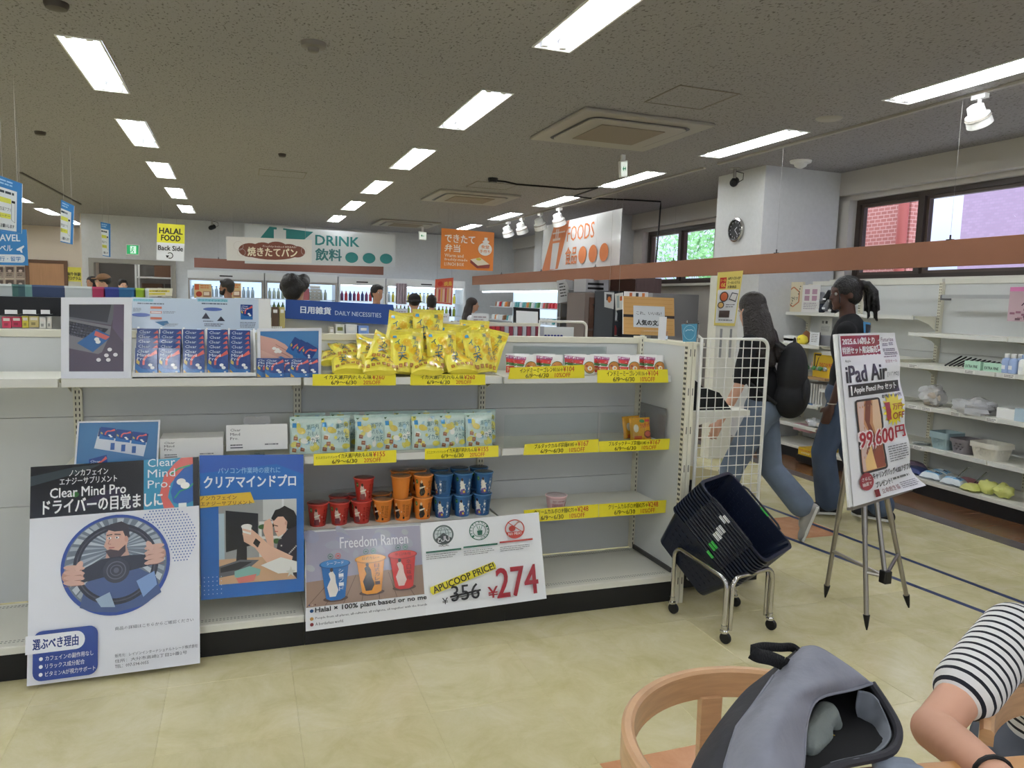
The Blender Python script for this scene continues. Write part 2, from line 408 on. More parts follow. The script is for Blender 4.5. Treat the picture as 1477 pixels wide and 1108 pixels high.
MB().box(-6.5, 5.5, -5.15, -5.05, .8, .85).build('window_frame', M_winfr, wf); MB().box(-6.5, 5.5, -5.15, -5.05, 2.55, 2.6).build('window_frame', M_winfr, wf)
for k in range(6): MB().box(-6.47+k*2, -4.53+k*2, -5.103, -5.097, .85, 2.55).build('pane', M_glass, wf)
w1a, w1b = 6.5, -1.0; w2a, w2b = 10.9, 8.93; w3a, w3b = 15.2, 12.3; ws, wt = 1.82, 2.66
wr = MB().box(6.1, 6.35, -5, 17, 0, ws).box(6.05, 6.35, -5, 17, wt+.05, H).box(6.15, 6.35, -5, 17, wt, wt+.05)
for a, b in ((-5, w1b), (w1a, w2b), (w2a, w3b), (w3a, 17)): wr.box(6.1, 6.35, a, b, ws, wt)
S(wr, 'wall_right', M_header)
S(MB().box(5.08, 6.05, 6.6, 7.42, 0, H), 'wall_column', M_wall)
S(MB().box(5.83, 6.1, 11.2, 11.9, 0, H), 'wall_column_far', M_wall)
S(MB().box(5.83, 6.1, 14.4, 15.0, 0, H), 'wall_column_end', M_wall)
S(MB().box(6.0, 6.16, -2, 6.6, ws-.035, ws), 'trim_1', M_shelf)
S(MB().box(6.0, 6.16, 7.42, 11.2, ws-.035, ws), 'trim_2', M_shelf)
S(MB().box(-2.95, 6.1, 16.985, 17, 0, .09), 'baseboard_back', mat('baseboard_grey', (120, 112, 104), .5))
S(MB().box(5.07, 5.08, 6.59, 7.42, 0, .09).box(5.08, 6.05, 6.59, 6.6, 0, .09), 'baseboard_column', MATS['baseboard_grey'])
def window(n, ya, yb, mull, kind='fixed'):
    r = struct_root('window_%d' % n, (6.25, (ya+yb)/2, ws))
    f = MB(); w = .05
    f.box(6.2, 6.3, yb, ya, ws, ws+w).box(6.2, 6.3, yb, ya, wt-w, wt).box(6.2, 6.3, ya-w, ya, ws+w, wt-w).box(6.2, 6.3, yb, yb+w, ws+w, wt-w)
    f.build('window_frame', M_winfr, r)
    ys = [ya-w]+mull+[yb+w]
    for k in mull: MB().box(6.19, 6.31, k-.035, k+.035, ws+w, wt-w).build('mullion', M_winfr, r)
    for k in range(len(ys)-1):
        a = ys[k]-(.035 if k else 0); b = ys[k+1]+(.035 if k < len(ys)-2 else 0)
        s = MB(); q = .03; z0, z1 = ws+w, wt-w
        s.box(6.225, 6.275, b, a, z0, z0+q).box(6.225, 6.275, b, a, z1-q, z1).box(6.225, 6.275, a-q, a, z0+q, z1-q).box(6.225, 6.275, b, b+q, z0+q, z1-q)
        fr = s.build('sash', mat('sash_bronze', (84, 72, 64), .4), r)
        MB().box(6.247, 6.253, b+q, a-q, z0+q, z1-q).build('pane', M_glass, fr)
window(1, w1a, w1b, [5.67, 3.4, 1.3]); window(2, w2a, w2b, [9.95]); window(3, w3a, w3b, [13.9])
# ---------------------------------------------------------------- outside the windows
def brickmat(name, c, grout):
    m = bpy.data.materials.new(name); m.use_nodes = True; t = m.node_tree; N = t.nodes; L = t.links; b = N['Principled BSDF']
    co = N.new('ShaderNodeNewGeometry'); mp = N.new('ShaderNodeMapping'); mp.inputs['Rotation'].default_value = (0, radians(90), radians(90)); L.new(co.outputs['Position'], mp.inputs[0])
    se = N.new('ShaderNodeSeparateXYZ'); cb = N.new('ShaderNodeCombineXYZ'); L.new(co.outputs['Position'], se.inputs[0]); ad = N.new('ShaderNodeMath'); L.new(se.outputs['X'], ad.inputs[0]); L.new(se.outputs['Y'], ad.inputs[1])
    L.new(ad.outputs[0], cb.inputs['X']); L.new(se.outputs['Z'], cb.inputs['Y'])
    k = N.new('ShaderNodeTexBrick'); k.inputs['Color1'].default_value = (*lin(c), 1); k.inputs['Color2'].default_value = (*lin([v*.94 for v in c]), 1); k.inputs['Mortar'].default_value = (*lin(grout), 1)
    k.inputs['Scale'].default_value = 5; k.inputs['Mortar Size'].default_value = .03; k.offset = .5; L.new(cb.outputs[0], k.inputs['Vector']); L.new(k.outputs[0], b.inputs['Base Color']); b.inputs['Roughness'].default_value = .7
    return m
M_brick = brickmat('red_wall_tiles', (178, 112, 102), (204, 160, 150)); M_lav = brickmat('pale_wall_tiles', (170, 150, 176), (158, 144, 168))
S(MB().box(8.2, 8.32, PX(1312, 330, 8.2).y, 11.6, -.1, 4.6), 'wall_outside', M_brick)
S(MB().lathe([(.065, -.1), (.065, 4.6)], (8.1, PX(1301, 330, 8.1).y, 0), 20), 'wall_outside_pillar', mat('red_pillar_paint', (170, 92, 84), .5), smooth=True)
S(MB().box(12.5, 14, -6, PX(1386, 330, 12.5).y, -.1, 7), 'wall_outside_far', M_lav)
S(MB().box(8.2, 8.8, 17.4, 22, -.1, 5), 'wall_outside_rear', M_brick)
S(MB().box(6.4, 6.95, -5, 20, 3.0, 3.12), 'ceiling_outside_eave', mat('eave_pale', (205, 208, 215), .8))
S(MB().box(-30, 40, -30, 45, -.3, -.13), 'floor_outside', mat('ground_outside', (205, 204, 198), .9))
def tree(x, y, h, r, lab, seed):
    t = thing('tree', lab, 'tree', (x, y, -.1), 'trees outside the far windows'); q = random.Random(seed); lm = MB(); nv = [Vector((q.gauss(0, 1), q.gauss(0, 1), q.gauss(0, 1))).normalized() for _ in range(2600)]
    for n in nv:
        p = Vector((x, y, h*.62))+Vector((n.x*r, n.y*r, n.z*h*.36))*(q.random()**.35); a = Vector((q.gauss(0, 1), q.gauss(0, 1), q.gauss(0, 1))).normalized()*.11; b = a.orthogonal().normalized()*.06
        lm.add([p-a, p-b, p+a, p+b], [(0, 1, 2, 3)])
    o = lm.build('foliage', mat('leaf_green', (120, 175, 110), .6, var=.4, vscale=2), t); o['kind'] = 'stuff'
    MB().tube([(x, y, -.1), (x+.05, y, h*.3), (x-.04, y+.05, h*.6)], [.16, .12, .06]).build('trunk', mat('bark', (96, 80, 66), .9), t)
tree(13.5, 17.2, 5.2, 2.4, 'green leafy tree seen through the left-hand side of the far window', 1)
tree(16.5, 23.5, 5.6, 2.8, 'green leafy tree farther off behind the other, seen through the far window', 2)
# ---------------------------------------------------------------- ceiling lights
M_refl = mat('light_reflector_white', (200, 200, 204), .35)
M_tube = mat('fluorescent_tube', (.93, .975, 1.0), .3, emit=TUBE)
def light_fixture():
    x0, x1 = LX[0]; w = x1-x0; t = thing('ceiling_light', 'recessed twin-tube fluorescent ceiling light', 'ceiling light', (0, 0, H), None)
    m = MB(); e = .012; z0, z1 = H-.006, H+.001
    m.box(-e, w+e, -e, 0, z0, z1).box(-e, w+e, 1.25, 1.25+e, z0, z1).box(-e, 0, 0, 1.25, z0, z1).box(w, w+e, 0, 1.25, z0, z1)
    m.build('trim_frame', M_white, t)
    r = MB(); prof = [(0, H), (.02, H+.055), (w/2-.02, H+.06), (w/2, H+.025), (w/2+.02, H+.06), (w-.02, H+.055), (w, H)]
    for (a, za), (b, zb) in zip(prof, prof[1:]): r.add([(a, 0, za), (b, 0, zb), (b, 1.25, zb), (a, 1.25, za)], [(0, 1, 2, 3)])
    r.add([(a, 0.001, z) for a, z in prof]+[(a, 1.249, z) for a, z in prof], [(0, 1, 2, 3, 4, 5, 6), (13, 12, 11, 10, 9, 8, 7)])
    r.build('reflector', M_refl, t)
    for cx in (w*.25, w*.75):
        MB().tube([(cx, .05, H+.018), (cx, 1.2, H+.018)], .0145, 10).build('tube', M_tube, t, smooth=True)
        MB().box(cx-.018, cx+.018, .015, .045, H-.002, H+.05).build('lamp_holder', M_white, t); MB().box(cx-.018, cx+.018, 1.205, 1.235, H-.002, H+.05).build('lamp_holder', M_white, t)
    return t
LF = light_fixture(); used = False
colname = ['in the outermost left row', 'in the second row from the left', 'in the left-centre row', 'in the middle row', 'in the right row by the track']
ordn = {0: 'behind the camera', 1: 'above the camera', 2: 'just in front of the camera', 3: 'nearest in view', 4: 'second in view', 5: 'third in view', 6: 'fourth in view', 7: 'fifth in view', 8: 'sixth in view', 9: 'seventh in view', 10: 'farthest'}
for ci, (a, b) in enumerate(LX):
    for k, yf in enumerate(rows(ci)):
        lab = 'twin-tube ceiling light %s, %s' % (colname[ci], ordn[k])
        if not used: o = LF; LF.location = (a, yf-1.25, H); WL[LF.name] = Vector((a, yf-1.25, H)); used = True
        else: o = copy_tree(LF, (a, yf-1.25, H))
        o['label'] = lab; o['group'] = 'recessed ceiling lights'
# ---------------------------------------------------------------- air conditioners, hatches, detectors
M_acp = mat('air_conditioner_white', (160, 154, 144), .5); M_grille = mat('grille_beige', (140, 128, 112), .7, bump=.5, bscale=400)
def cassette(cx, cy, lab, s=1.15):
    t = thing('air_conditioner', lab, 'air conditioner', (cx, cy, H-.04), 'ceiling cassette air conditioners')
    h = s/2; z = H-.03
    MB().box(cx-h, cx+h, cy-h, cy+h, z, H+.0).build('panel', M_acp, t, bevel=.01)
    def rr(r, q, zz, n=6):
        out = []
        for sx, sy, a0 in ((1, 1, 0), (-1, 1, pi/2), (-1, -1, pi), (1, -1, 3*pi/2)):
            for i in range(n+1): a = a0+pi/2*i/n; out.append((cx+sx*(r-q)+q*cos(a), cy+sy*(r-q)+q*sin(a), zz))
        return out
    A, B = rr(h*.80, .1, z-.002), rr(h*.72, .07, z-.002); n = len(A)
    MB().add(A+B, [(i, (i+1) % n, n+(i+1) % n, n+i) for i in range(n)]).build('air_slot', M_dark, t)
    C_, D_ = rr(h*.75, .08, z-.012), rr(h*.75, .08, z); m = MB(); m.add(C_+D_, [tuple(range(n))[::-1]]+[(i, (i+1) % n, n+(i+1) % n, n+i) for i in range(n)]); m.build('centre_panel', M_acp, t)
    g = MB()
    g.box(cx-h*.5, cx+h*.5, cy-h*.5, cy+h*.5, z-.018, z-.012); g.build('grille', M_grille, t)
def q_(s, u): return s*1.204
cassette(3.015*1.0, 5.905, 'square cassette air conditioner nearest the camera, left of the right-hand light row')
pa = PZ(677, 284, H); cassette(pa.x, pa.y, 'square cassette air conditioner at mid distance above the lunch box sign')
pb = PZ(585, 322, H); cassette(pb.x, pb.y, 'square cassette air conditioner farthest off near the back wall')
def hatch(x0, y0, x1, y1, lab):
    m = MB(); w = .012
    for a in ((x0, x1, y0, y0+w), (x0, x1, y1-w, y1), (x0, x0+w, y0, y1), (x1-w, x1, y0, y1)): m.box(*a, H-.004, H)
    t = thing('access_hatch', lab, 'hatch', ((x0+x1)/2, (y0+y1)/2, H-.004), 'ceiling access hatches')
    m.build('hatch_frame', mat('hatch_frame_grey', (120, 112, 102), .6), t); MB().box(x0+w, x1-w, y0+w, y1-w, H-.002, H).build('hatch_panel', M_ceil, t)
hatch(2.77, 4.55, 3.25, 5.03, 'square access hatch in the ceiling above the first air conditioner')
p = PZ(410, 251, H); hatch(p.x-.3, p.y-.25, p.x+.25, p.y+.25, 'rectangular access hatch in the ceiling above the drink sign')
p = PZ(712, 268, H); hatch(p.x-.3, p.y-.25, p.x+.25, p.y+.25, 'access hatch in the ceiling beside the far cassette and the black cable')
def disc(px, py, r, name, lab, cat, prof=None, m=M_white, z=H):
    p = PZ(px, py, z); MBx = MB().lathe(prof or [(r*.5, -.035), (r*.85, -.03), (r, -.012), (r, 0)], (p.x, p.y, H), 20)
    o = MBx.build(name, m, smooth=True); return tag(o, lab, cat)
disc(452, 62, .07, 'smoke_detector', 'grey round smoke detector on the ceiling left of the middle lights', 'detector', [(.02, -.055), (.03, -.05), (.035, -.03), (.07, -.025), (.075, 0)], mat('detector_grey', (120, 114, 108), .5))
disc(1155, 232, .08, 'motion_sensor', 'white domed motion sensor on the ceiling in front of the column', 'sensor', [(.02, -.075), (.055, -.055), (.065, -.03), (.1, -.02), (.105, 0)])
disc(81, 4, .06, 'ceiling_fitting', 'small dark round fitting at the top left of the ceiling', 'fitting', None, mat('fitting_brown', (70, 62, 55), .5))
disc(58, 190, .05, 'ceiling_hook_plate', 'small dark square fitting on the ceiling left of the second light', 'fitting', None, MATS['fitting_brown'])
disc(407, 222, .04, 'ceiling_hook_plate', 'small dark fitting on the ceiling above the left access hatch', 'fitting', None, MATS['fitting_brown'])
disc(1196, 171, .09, 'ceiling_speaker_ring', 'flat round cover on the ceiling between the two right-hand lights', 'cover', [(.09, -.008), (.1, 0)], M_acp)
# ---------------------------------------------------------------- light track with spotlights
def rail(p, q, lab, w=.016, h=.018, name='light_track', m=None):
    d = (Vector(q)-Vector(p)); n = Vector((-d.y, d.x, 0)).normalized()*w
    t = MB().frame_box(Vector(p)-n/2-Vector((0, 0, h)), d, n, (0, 0, h)).build(name, m or M_acp)
    return tag(t, lab, 'track')
rail((4.61, 1.5, H), (4.61, 6.75, H), 'long thin light track on the ceiling beside the right-hand row of lights', w=.035)
rail((4.61, 7.0, H), (4.61, 14.5, H), 'far stretch of light track on the ceiling above the orange foods sign', w=.035)
p = PZ(30, 248, H); q = PZ(116, 294, H); rail(p, q, 'dark thin light track on the ceiling above the blue travel banners', w=.03, m=mat('track_dark', (60, 54, 48), .5))
def spot(p, aim, lab, s=1.0):
    t = thing('spotlight', lab, 'spotlight', p, 'white track spotlights'); p = Vector(p)
    MB().box(p.x-.02*s, p.x+.02*s, p.y-.05*s, p.y+.05*s, p.z-.03*s, p.z).tube([p-Vector((0, 0, .03*s)), p-Vector((0, 0, .11*s))], .012*s).build('mount', M_white, t)
    a = Vector(aim).normalized(); c = p-Vector((0, 0, .15*s))
    MB().lathe([(.03*s, -.09*s), (.05*s, -.08*s), (.055*s, -.03*s), (.075*s, -.02*s), (.08*s, .05*s), (.072*s, .055*s), (.065*s, .03*s), (.02*s, .02*s)], c, 24, a).build('lamp_head', M_white, t, smooth=True)
    MB().lathe([(.076*s, -.012*s), (.079*s, .0*s), (.081*s, 0*s)], c, 24, a).build('lamp_ring', M_acp, t)
spot((4.61, 3.83, H-.018), (.55, .1, -.8), 'white track spotlight nearest the camera at the top right, aimed at the wall')
for i, px in enumerate((733, 753, 779, 806)):
    y = PX(px, 320, 4.61).y; spot((4.61, y, H-.018), (.4, .2, -.9), 'small white track spotlight, %s of the four above the foods sign' % ('leftmost', 'second from the left', 'third from the left', 'rightmost')[i], 1.3)
# ---------------------------------------------------------------- hanging beams
def beam(a, b, lab, m, wires):
    a, b = Vector(a), Vector(b); t = thing('hanging_beam', lab, 'beam', (a+b)/2-Vector((0, 0, .09)))
    d = b-a; n = Vector((-d.y, d.x, 0)).normalized()*.03
    MB().frame_box(a-n/2-Vector((0, 0, .09)), d, n, (0, 0, .18)).build('board', m, t, bevel=.002)
    for w in wires:
        p = a+d*w; MB().tube([p+Vector((0, 0, .12)), (p.x, p.y, H)], .0009, 5).build('wire', mat('wire_grey', (150, 148, 145), .5), t)
        MB().tube([p+Vector((0, 0, .09)), p+Vector((0, 0, .125))], .006, 6).box(p.x-.015, p.x+.015, p.y-.02, p.y+.02, p.z+.088, p.z+.096).build('wire_clip', M_dark, t)
beam((4.6, 15.35, 1.9), (4.6, 1.6, 1.9), 'long brown board hanging on wires along the right side above the shelving', M_beam, [(15.35-y)/13.75 for y in (13.5, 11.5, 9.5, 7.5, 5.75, 3.95, 2.2)])
c0, c1 = PY(280, 377, 15.6), PY(553, 392, 15.6)
beam((c0.x, 15.6, (c0.z+c1.z)/2), (c1.x, 15.6, (c0.z+c1.z)/2), 'reddish brown board hanging in front of the back wall above the coolers', M_beam2, [.12, .88])
# ---------------------------------------------------------------- front gondola
YB, YL, YK = 3.64, 3.29, 3.17
J = [-1.556, -.656, .244, 1.144, 2.044]
LIPS = [1.097, .757, .43]
def slots(m, x, y0, z0, z1, step=.025, dx=.007, axis='y', w=.0035, hh=.013, dep=.002):
    z = z0
    while z < z1:
        for s in (-dx, dx):
            if axis == 'y': m.box(x+s-w/2, x+s+w/2, y0-dep, y0, z, z+hh)
            else: m.box(x-dep, x, y0+s-w/2, y0+s+w/2, z, z+hh)
        z += step
def bay(i, lips, lab):
    x0, x1 = J[i]+.001, J[i+1]-.001
    t = thing('gondola_bay', lab, 'shelving unit', ((x0+x1)/2, YB, 0), 'cream shelving bays in the foreground row')
    MB().box(x0, x1, YK, YK+.02, 0, .105).build('kickboard', M_dark, t)
    MB().box(x0, x1, YK-.004, YB-.03, .107, .136).box(x0, x1, YK-.008, YK-.004, .105, .134).build('base_deck', M_shelf, t, bevel=.003)
    s = MB()
    for yy in (YK+.03, YK+.045, YB-.075, YB-.06):
        x = x0+.03
        while x < x1-.03: s.box(x, x+.008, yy, yy+.004, .1362, .1366); x += .014
    o = s.build('deck_perforation', mat('perforation_grey', (120, 118, 112), .7), t); o['kind'] = 'stuff'
    for a, b in ((.136, .55), (.553, .93), (.933, 1.27)): MB().box(x0+.015, x1-.015, YB-.012, YB+.012, a, b).build('back_panel', M_panel, t)
    MB().box(x0+.012, x1-.012, YB-.022, YB+.022, 1.272, 1.303).build('top_rail', M_post, t, bevel=.003)
    up = MB().box(x0-.017, x0+.017, YB-.035, YB+.035, .136, 1.31).build('upright', M_post, t, bevel=.002)
    m = MB(); slots(m, x0, YB-.035, .16, 1.3); o = m.build('slot_row', M_slot, up); o['kind'] = 'stuff'
    for z in lips:
        m = MB().box(x0+.004, x1-.004, YL, YB-.036, z+.026, z+.033).box(x0+.004, x1-.004, YL, YL+.012, z, z+.033)
        sh = m.build('shelf', M_shelf, t, bevel=.002)
        MB().box(x0+.006, x1-.006, YL-.004, YL-.001, z+.002, z+.034).build('price_rail', mat('rail_grey_clear', (214, 214, 208), .25), sh)
        for bx in (x0+.02, x1-.02):
            MB().prism([(bx-.0015, YB-.036, z+.026), (bx-.0015, YL+.1, z+.026), (bx-.0015, YL+.1, z+.012), (bx-.0015, YB-.10, z-.03), (bx-.0015, YB-.036, z-.055)], (.003, 0, 0)).build('bracket', M_post, sh)
    return t
bay(0, [1.097], 'cream shelving bay at the far left edge, cut by the frame')
bay(1, LIPS[:2], 'cream shelving bay holding the blue sachet display and big driver poster')
bay(2, LIPS, 'cream shelving bay with the yellow snack bags and the noodle cups')
bay(3, LIPS, 'nearly empty cream shelving bay at the right end beside the baskets')
t = thing('gondola_end_panel', 'cream end panel and slotted post closing the right end of the foreground shelving', 'shelving panel', (2.055, 3.4, 0))
MB().box(2.046, 2.062, 3.175, YB, .04, 1.285).build('side_panel', M_panel, t); MB().box(2.044, 2.064, 3.16, YB+.02, 1.285, 1.303).build('panel_rail', M_post, t, bevel=.002)
u = MB().box(2.03, 2.052, 3.13, 3.165, 0, 1.31).box(2.054, 2.076, 3.13, 3.165, 0, 1.31).build('end_post', M_post, t, bevel=.002)
m = MB()
for z in [.1+.19*k for k in range(7)]: m.box(2.040, 2.043, 3.1285, 3.13, z, z+.035).box(2.063, 2.066, 3.1285, 3.13, z, z+.035)
z = .2
while z < 1.29: m.box(2.0285, 2.03, 3.14, 3.147, z, z+.012).box(2.0285, 2.03, 3.152, 3.158, z, z+.012); z += .025
o = m.build('slot_row', M_slot, u); o['kind'] = 'stuff'
u = MB().box(2.03, 2.062, YB-.05, YB+.04, .136, 1.312).build('corner_post', M_post, t, bevel=.002)
m = MB(); slots(m, 2.043, YB-.05, .16, 1.3); o = m.build('slot_row', M_slot, u); o['kind'] = 'stuff'
MB().box(2.036, 2.046, 3.2, YB-.05, .137, .16).build('floor_channel', mat('channel_dark', (70, 68, 66), .5), t)

# ---------------------------------------------------------------- yellow price tags
YEL = (236, 222, 48); INK = (28, 26, 22); RED = (180, 40, 36)
def price(c, l1, pr, l2, off, lab, small=None, y=YL-.0045, y0=None):
    cs = [PY(c[0][0], c[0][1], y if y0 is None else y0), PY(c[1][0], c[1][1], y if y0 is None else y0), PY(c[2][0], c[2][1], y), PY(c[3][0], c[3][1], y)]
    cv = Canvas(120, 17); cv.rect(0, 0, 120, 17, YEL)
    a = 16 if not small else 34
    if small: cv.text(small, 3, 4, 33, 8, INK, .01, 1)
    cv.text(l1, a, 1.2, 84, 8, INK, .014, 1); cv.text(pr, 85, 1, 103 if len(pr) < 6 else 117, 8, RED, .016, 2)
    cv.text(l2, 26, 9.5, 62, 15.3, INK, .018, 2); cv.text(off, 72, 9.5, 97, 15.3, RED, .01, 2)
    return sheet('price_tag', lab, 'price tag', cs, cv, .001, mat('tag_yellow', YEL, .4), eps=.00008, gloss=True, group='yellow sale price tags')
K = 'イカ天瀬戸内れもん味'
price([(450.8, 539.7), (571, 539.7), (571, 556), (451, 556.6)], K, '¥260', '6/9〜6/30', '20%OFF', 'yellow price tag, left one under the pile of yellow snack bags')
price([(592, 539.7), (700, 540), (700, 555.3), (592, 556)], K, '¥260', '6/9〜6/30', '20%OFF', 'yellow price tag, right one under the pile of yellow snack bags')
N1 = 'インドミーミーゴレン¥116→'
price([(736, 530.5), (843, 526.3), (843, 545.4), (733, 547)], N1, '¥104', '6/9〜6/30', '10%OFF', 'tilted yellow price tag, left one under the white noodle packs', y0=YL-.02)
price([(861.5, 533.8), (963, 532.8), (964, 552), (861.5, 552.5)], N1, '¥104', '6/9〜6/30', '10%OFF', 'yellow price tag, right one under the white noodle packs')
price([(452.5, 655), (571.7, 649.1), (571.7, 667), (452.5, 671.8)], K, '¥155', '6/9〜6/30', '20%OFF', 'yellow price tag, left one under the pale lemon pouches', 'ミニスタンドパック')
price([(612.8, 647.4), (719, 642.6), (719, 658.9), (612.8, 663.2)], K, '¥155', '6/9〜6/30', '20%OFF', 'yellow price tag, right one under the pale lemon pouches', 'ミニスタンドパック')
price([(756.9, 641), (863.5, 633.3), (863.5, 652.2), (755, 656.7)], 'ブルダックカルボ袋麺¥185→', '¥167', '6/9〜6/30', '10%OFF', 'yellow price tag on the middle shelf, left of the two in the right bay', y0=YL-.015)
price([(864, 636.8), (966.4, 632.7), (965, 648.6), (864, 652.4)], 'ブルダックチーズ袋麺¥185→', '¥167', '6/9〜6/30', '10%OFF', 'yellow price tag right below the two orange noodle packs', y0=YL-.012)
price([(755.5, 736), (863.3, 727.3), (863.3, 746.2), (757, 754)], 'クリームカルボCUP麺¥275→', '¥248', '6/9〜6/30', '10%OFF', 'yellow price tag below the single pink noodle cup', y0=YL-.01)
price([(864, 727.3), (962.7, 721.3), (963, 739.5), (864, 746.2)], 'クリームカルボCUP麺¥275→', '¥248', '6/9〜6/30', '10%OFF', 'yellow price tag at the right end of the lowest shelf', y0=YL-.008)

# ---------------------------------------------------------------- pouches
def pouch(w, h, T, seed, name, lab, cat, group, base, cv, wr=.004, seal=.06, top=.12):
    r = random.Random(seed); ks = [(r.uniform(2, 7), r.uniform(2, 7), r.uniform(0, 6.3), r.uniform(.3, 1)) for _ in range(5)]
    def th(u, v):
        v = min(1, max(0, v)); u = min(1, max(0, u))
        e = max(0, 1-abs(2*u-1)**4); b = 1-v
        f = (min(1, max(0, (v-top)/.35)))**.7*(1 if v < .85 else max(0, (1-((v-.85)/.15)**2*.45)))
        return T/2*e**.6*f
    def wv(u, v): return sum(a*sin(p*u*2+q*v*2+s) for p, q, s, a in ks)*wr*.4
    def fr(u, v, e=0):
        v = min(1, max(0, v)); u = min(1, max(0, u)); return Vector(((u-.5)*w*(1-.05*(1-abs(2*v-1))**.5), -th(u, v)-e+wv(u, v)*(1 if 0 < v else .3), h*(1-v)))
    def bk(u, v):
        v = min(1, max(0, v)); u = min(1, max(0, u)); return Vector(((u-.5)*w*(1-.05*(1-abs(2*v-1))**.5), th(u, v)+wv(u, v)*(1 if 0 < v else .3), h*(1-v)))
    t = MB(); nu, nv = 8, 11
    t.grid(lambda a, b: fr(a, 1-b), nu, nv); t.grid(lambda a, b: bk(1-a, 1-b), nu, nv)
    t.add([fr(i/nu, 1) for i in range(nu+1)]+[bk(i/nu, 1) for i in range(nu+1)], [(i+1, i, nu+1+i, nu+2+i) for i in range(nu)])
    o = t.build(name, base, None, smooth=True, at=(0, 0, 0)); tag(o, lab, cat, group)
    cv.build('print', o, lambda u, v, e: fr(u, v, e), .00015, .11, FOIL, None); return o
def art_squid(seed=0):
    q = random.Random(seed); cv = Canvas(100, 135); Y1, Y2, Y3 = (240, 226, 84), (232, 196, 44), (226, 180, 30)
    cv.rect(0, 0, 100, 135, Y1)
    for cx, cy, rx, ry in ((50, 40, 19, 14), (22, 60, 15, 12), (72, 66, 20, 15), (38, 84, 18, 14), (80, 95, 16, 12), (10, 20, 12, 9), (88, 22, 11, 10)):
        cv.ell(cx, cy, rx, ry, Y2, 16, q.random()); cv.ell(cx, cy, rx*.72, ry*.7, Y3, 12, .3)
    cv.rect(0, 0, 100, 9, (224, 208, 70)); cv.rect(8, 14, 20, 24, (70, 150, 190))
    B = (30, 92, 110)
    for g, x, y, s in (('イ', 12, 32, 18), ('カ', 26, 50, 20), ('天', 22, 74, 26)): cv.text(g, x, y, x+s, y+s, B, .02, 1, -.2)
    for g, x, y in (('瀬', 68, 14), ('戸', 74, 30), ('内', 70, 44), ('れ', 76, 60), ('も', 72, 74), ('ん', 78, 88)): cv.text(g, x, y, x+13, y+13, B, .005, 1, .1)
    for i in range(6):
        x, y = 8+i*15+q.random()*4, 118-8*sin(i*.7); cv.rect(x, y, x+10, y+12, (150, 88, 30)); cv.rect(x+2, y+3, x+8, y+5, (226, 180, 90)); cv.rect(x+2, y+7, x+8, y+9, (226, 180, 90))
    return cv
M_ybag = mat('snack_bag_yellow', (232, 216, 70), .3, bump=.3, bscale=40)
P0 = [pouch(.15, .205, .05, 11+k, 'snack_bag', 'x', 'snack bag', 'yellow lemon snack bags in a pile', M_ybag, art_squid(k), .006) for k in range(3)]
zt = LIPS[0]+.034
#  px, py of the bag centre, depth Y, lean back (deg), yaw, roll, variant, phrase
BG = [(617, 478, 3.50, 4, 3, 1, 0, 'standing upright at the very top of the pile'),
      (578, 483, 3.50, 12, -12, 14, 1, 'top left of the pile, tilted left'),
      (598, 482, 3.55, 5, 10, -3, 2, 'just behind and left of the topmost bag'),
      (652, 498, 3.54, 10, 18, 4, 1, 'right of the topmost bag, half hidden'),
      (684, 492, 3.55, 14, 8, 2, 2, 'back right of the pile behind the large front bag'),
      (590, 506, 3.43, 18, 4, -4, 0, 'centre of the pile facing front'),
      (556, 512, 3.42, 42, -25, 38, 1, 'left of centre, slumped to the left'),
      (536, 508, 3.50, 50, -30, 30, 2, 'leaning behind the slumped left bag'),
      (637, 519, 3.40, 20, -3, 3, 2, 'front row, just right of the centre'),
      (586, 527, 3.37, 28, 2, 3, 1, 'front row centre, low'),
      (690, 514, 3.40, 12, -8, -5, 0, 'large one at the right end facing front'),
      (660, 512, 3.46, 24, 30, -12, 0, 'dented one between the two front right bags'),
      (704, 524, 3.46, 22, 30, 12, 1, 'tucked behind the right end bag'),
      (545, 538, 3.37, 64, 6, -3, 0, 'lying low in front of the slumped left bag'),
      (501, 529, 3.42, 72, -4, 5, 2, 'lying flat at the left end'),
      (486, 515, 3.52, 78, 10, 0, 1, 'lying flat behind the left end bag'),
      (500, 506, 3.56, 70, -10, 4, 0, 'lying at the back left under the blue sign'),
      (660, 538, 3.38, 62, -10, 6, 2, 'lying low at the front, right of centre'),
      (612, 540, 3.36, 66, 8, -5, 1, 'lying low at the front centre')]
for n, (x, y, Y, lean, yaw, roll, k, ph) in enumerate(BG):
    c = PY(x, y, Y); Rm = Matrix.Rotation(radians(-yaw), 3, 'Z') @ Matrix.Rotation(radians(-lean), 3, 'X') @ Matrix.Rotation(radians(roll), 3, 'Y')
    loc = c-Rm@Vector((0, 0, .1025)); lowest = min((loc+Rm@Vector((sx*.07, sy*.02, sz))).z for sx in (-1, 1) for sy in (-1, 1) for sz in (0, .2))
    if lowest < zt: loc.z += zt-lowest
    o = copy_tree(P0[k], loc, Rm.to_euler(), 'yellow lemon snack bag '+ph)
def drop(o):
    for c in list(o.children):
        bpy.data.objects.remove(c)
    bpy.data.objects.remove(o)
for o in P0: drop(o)
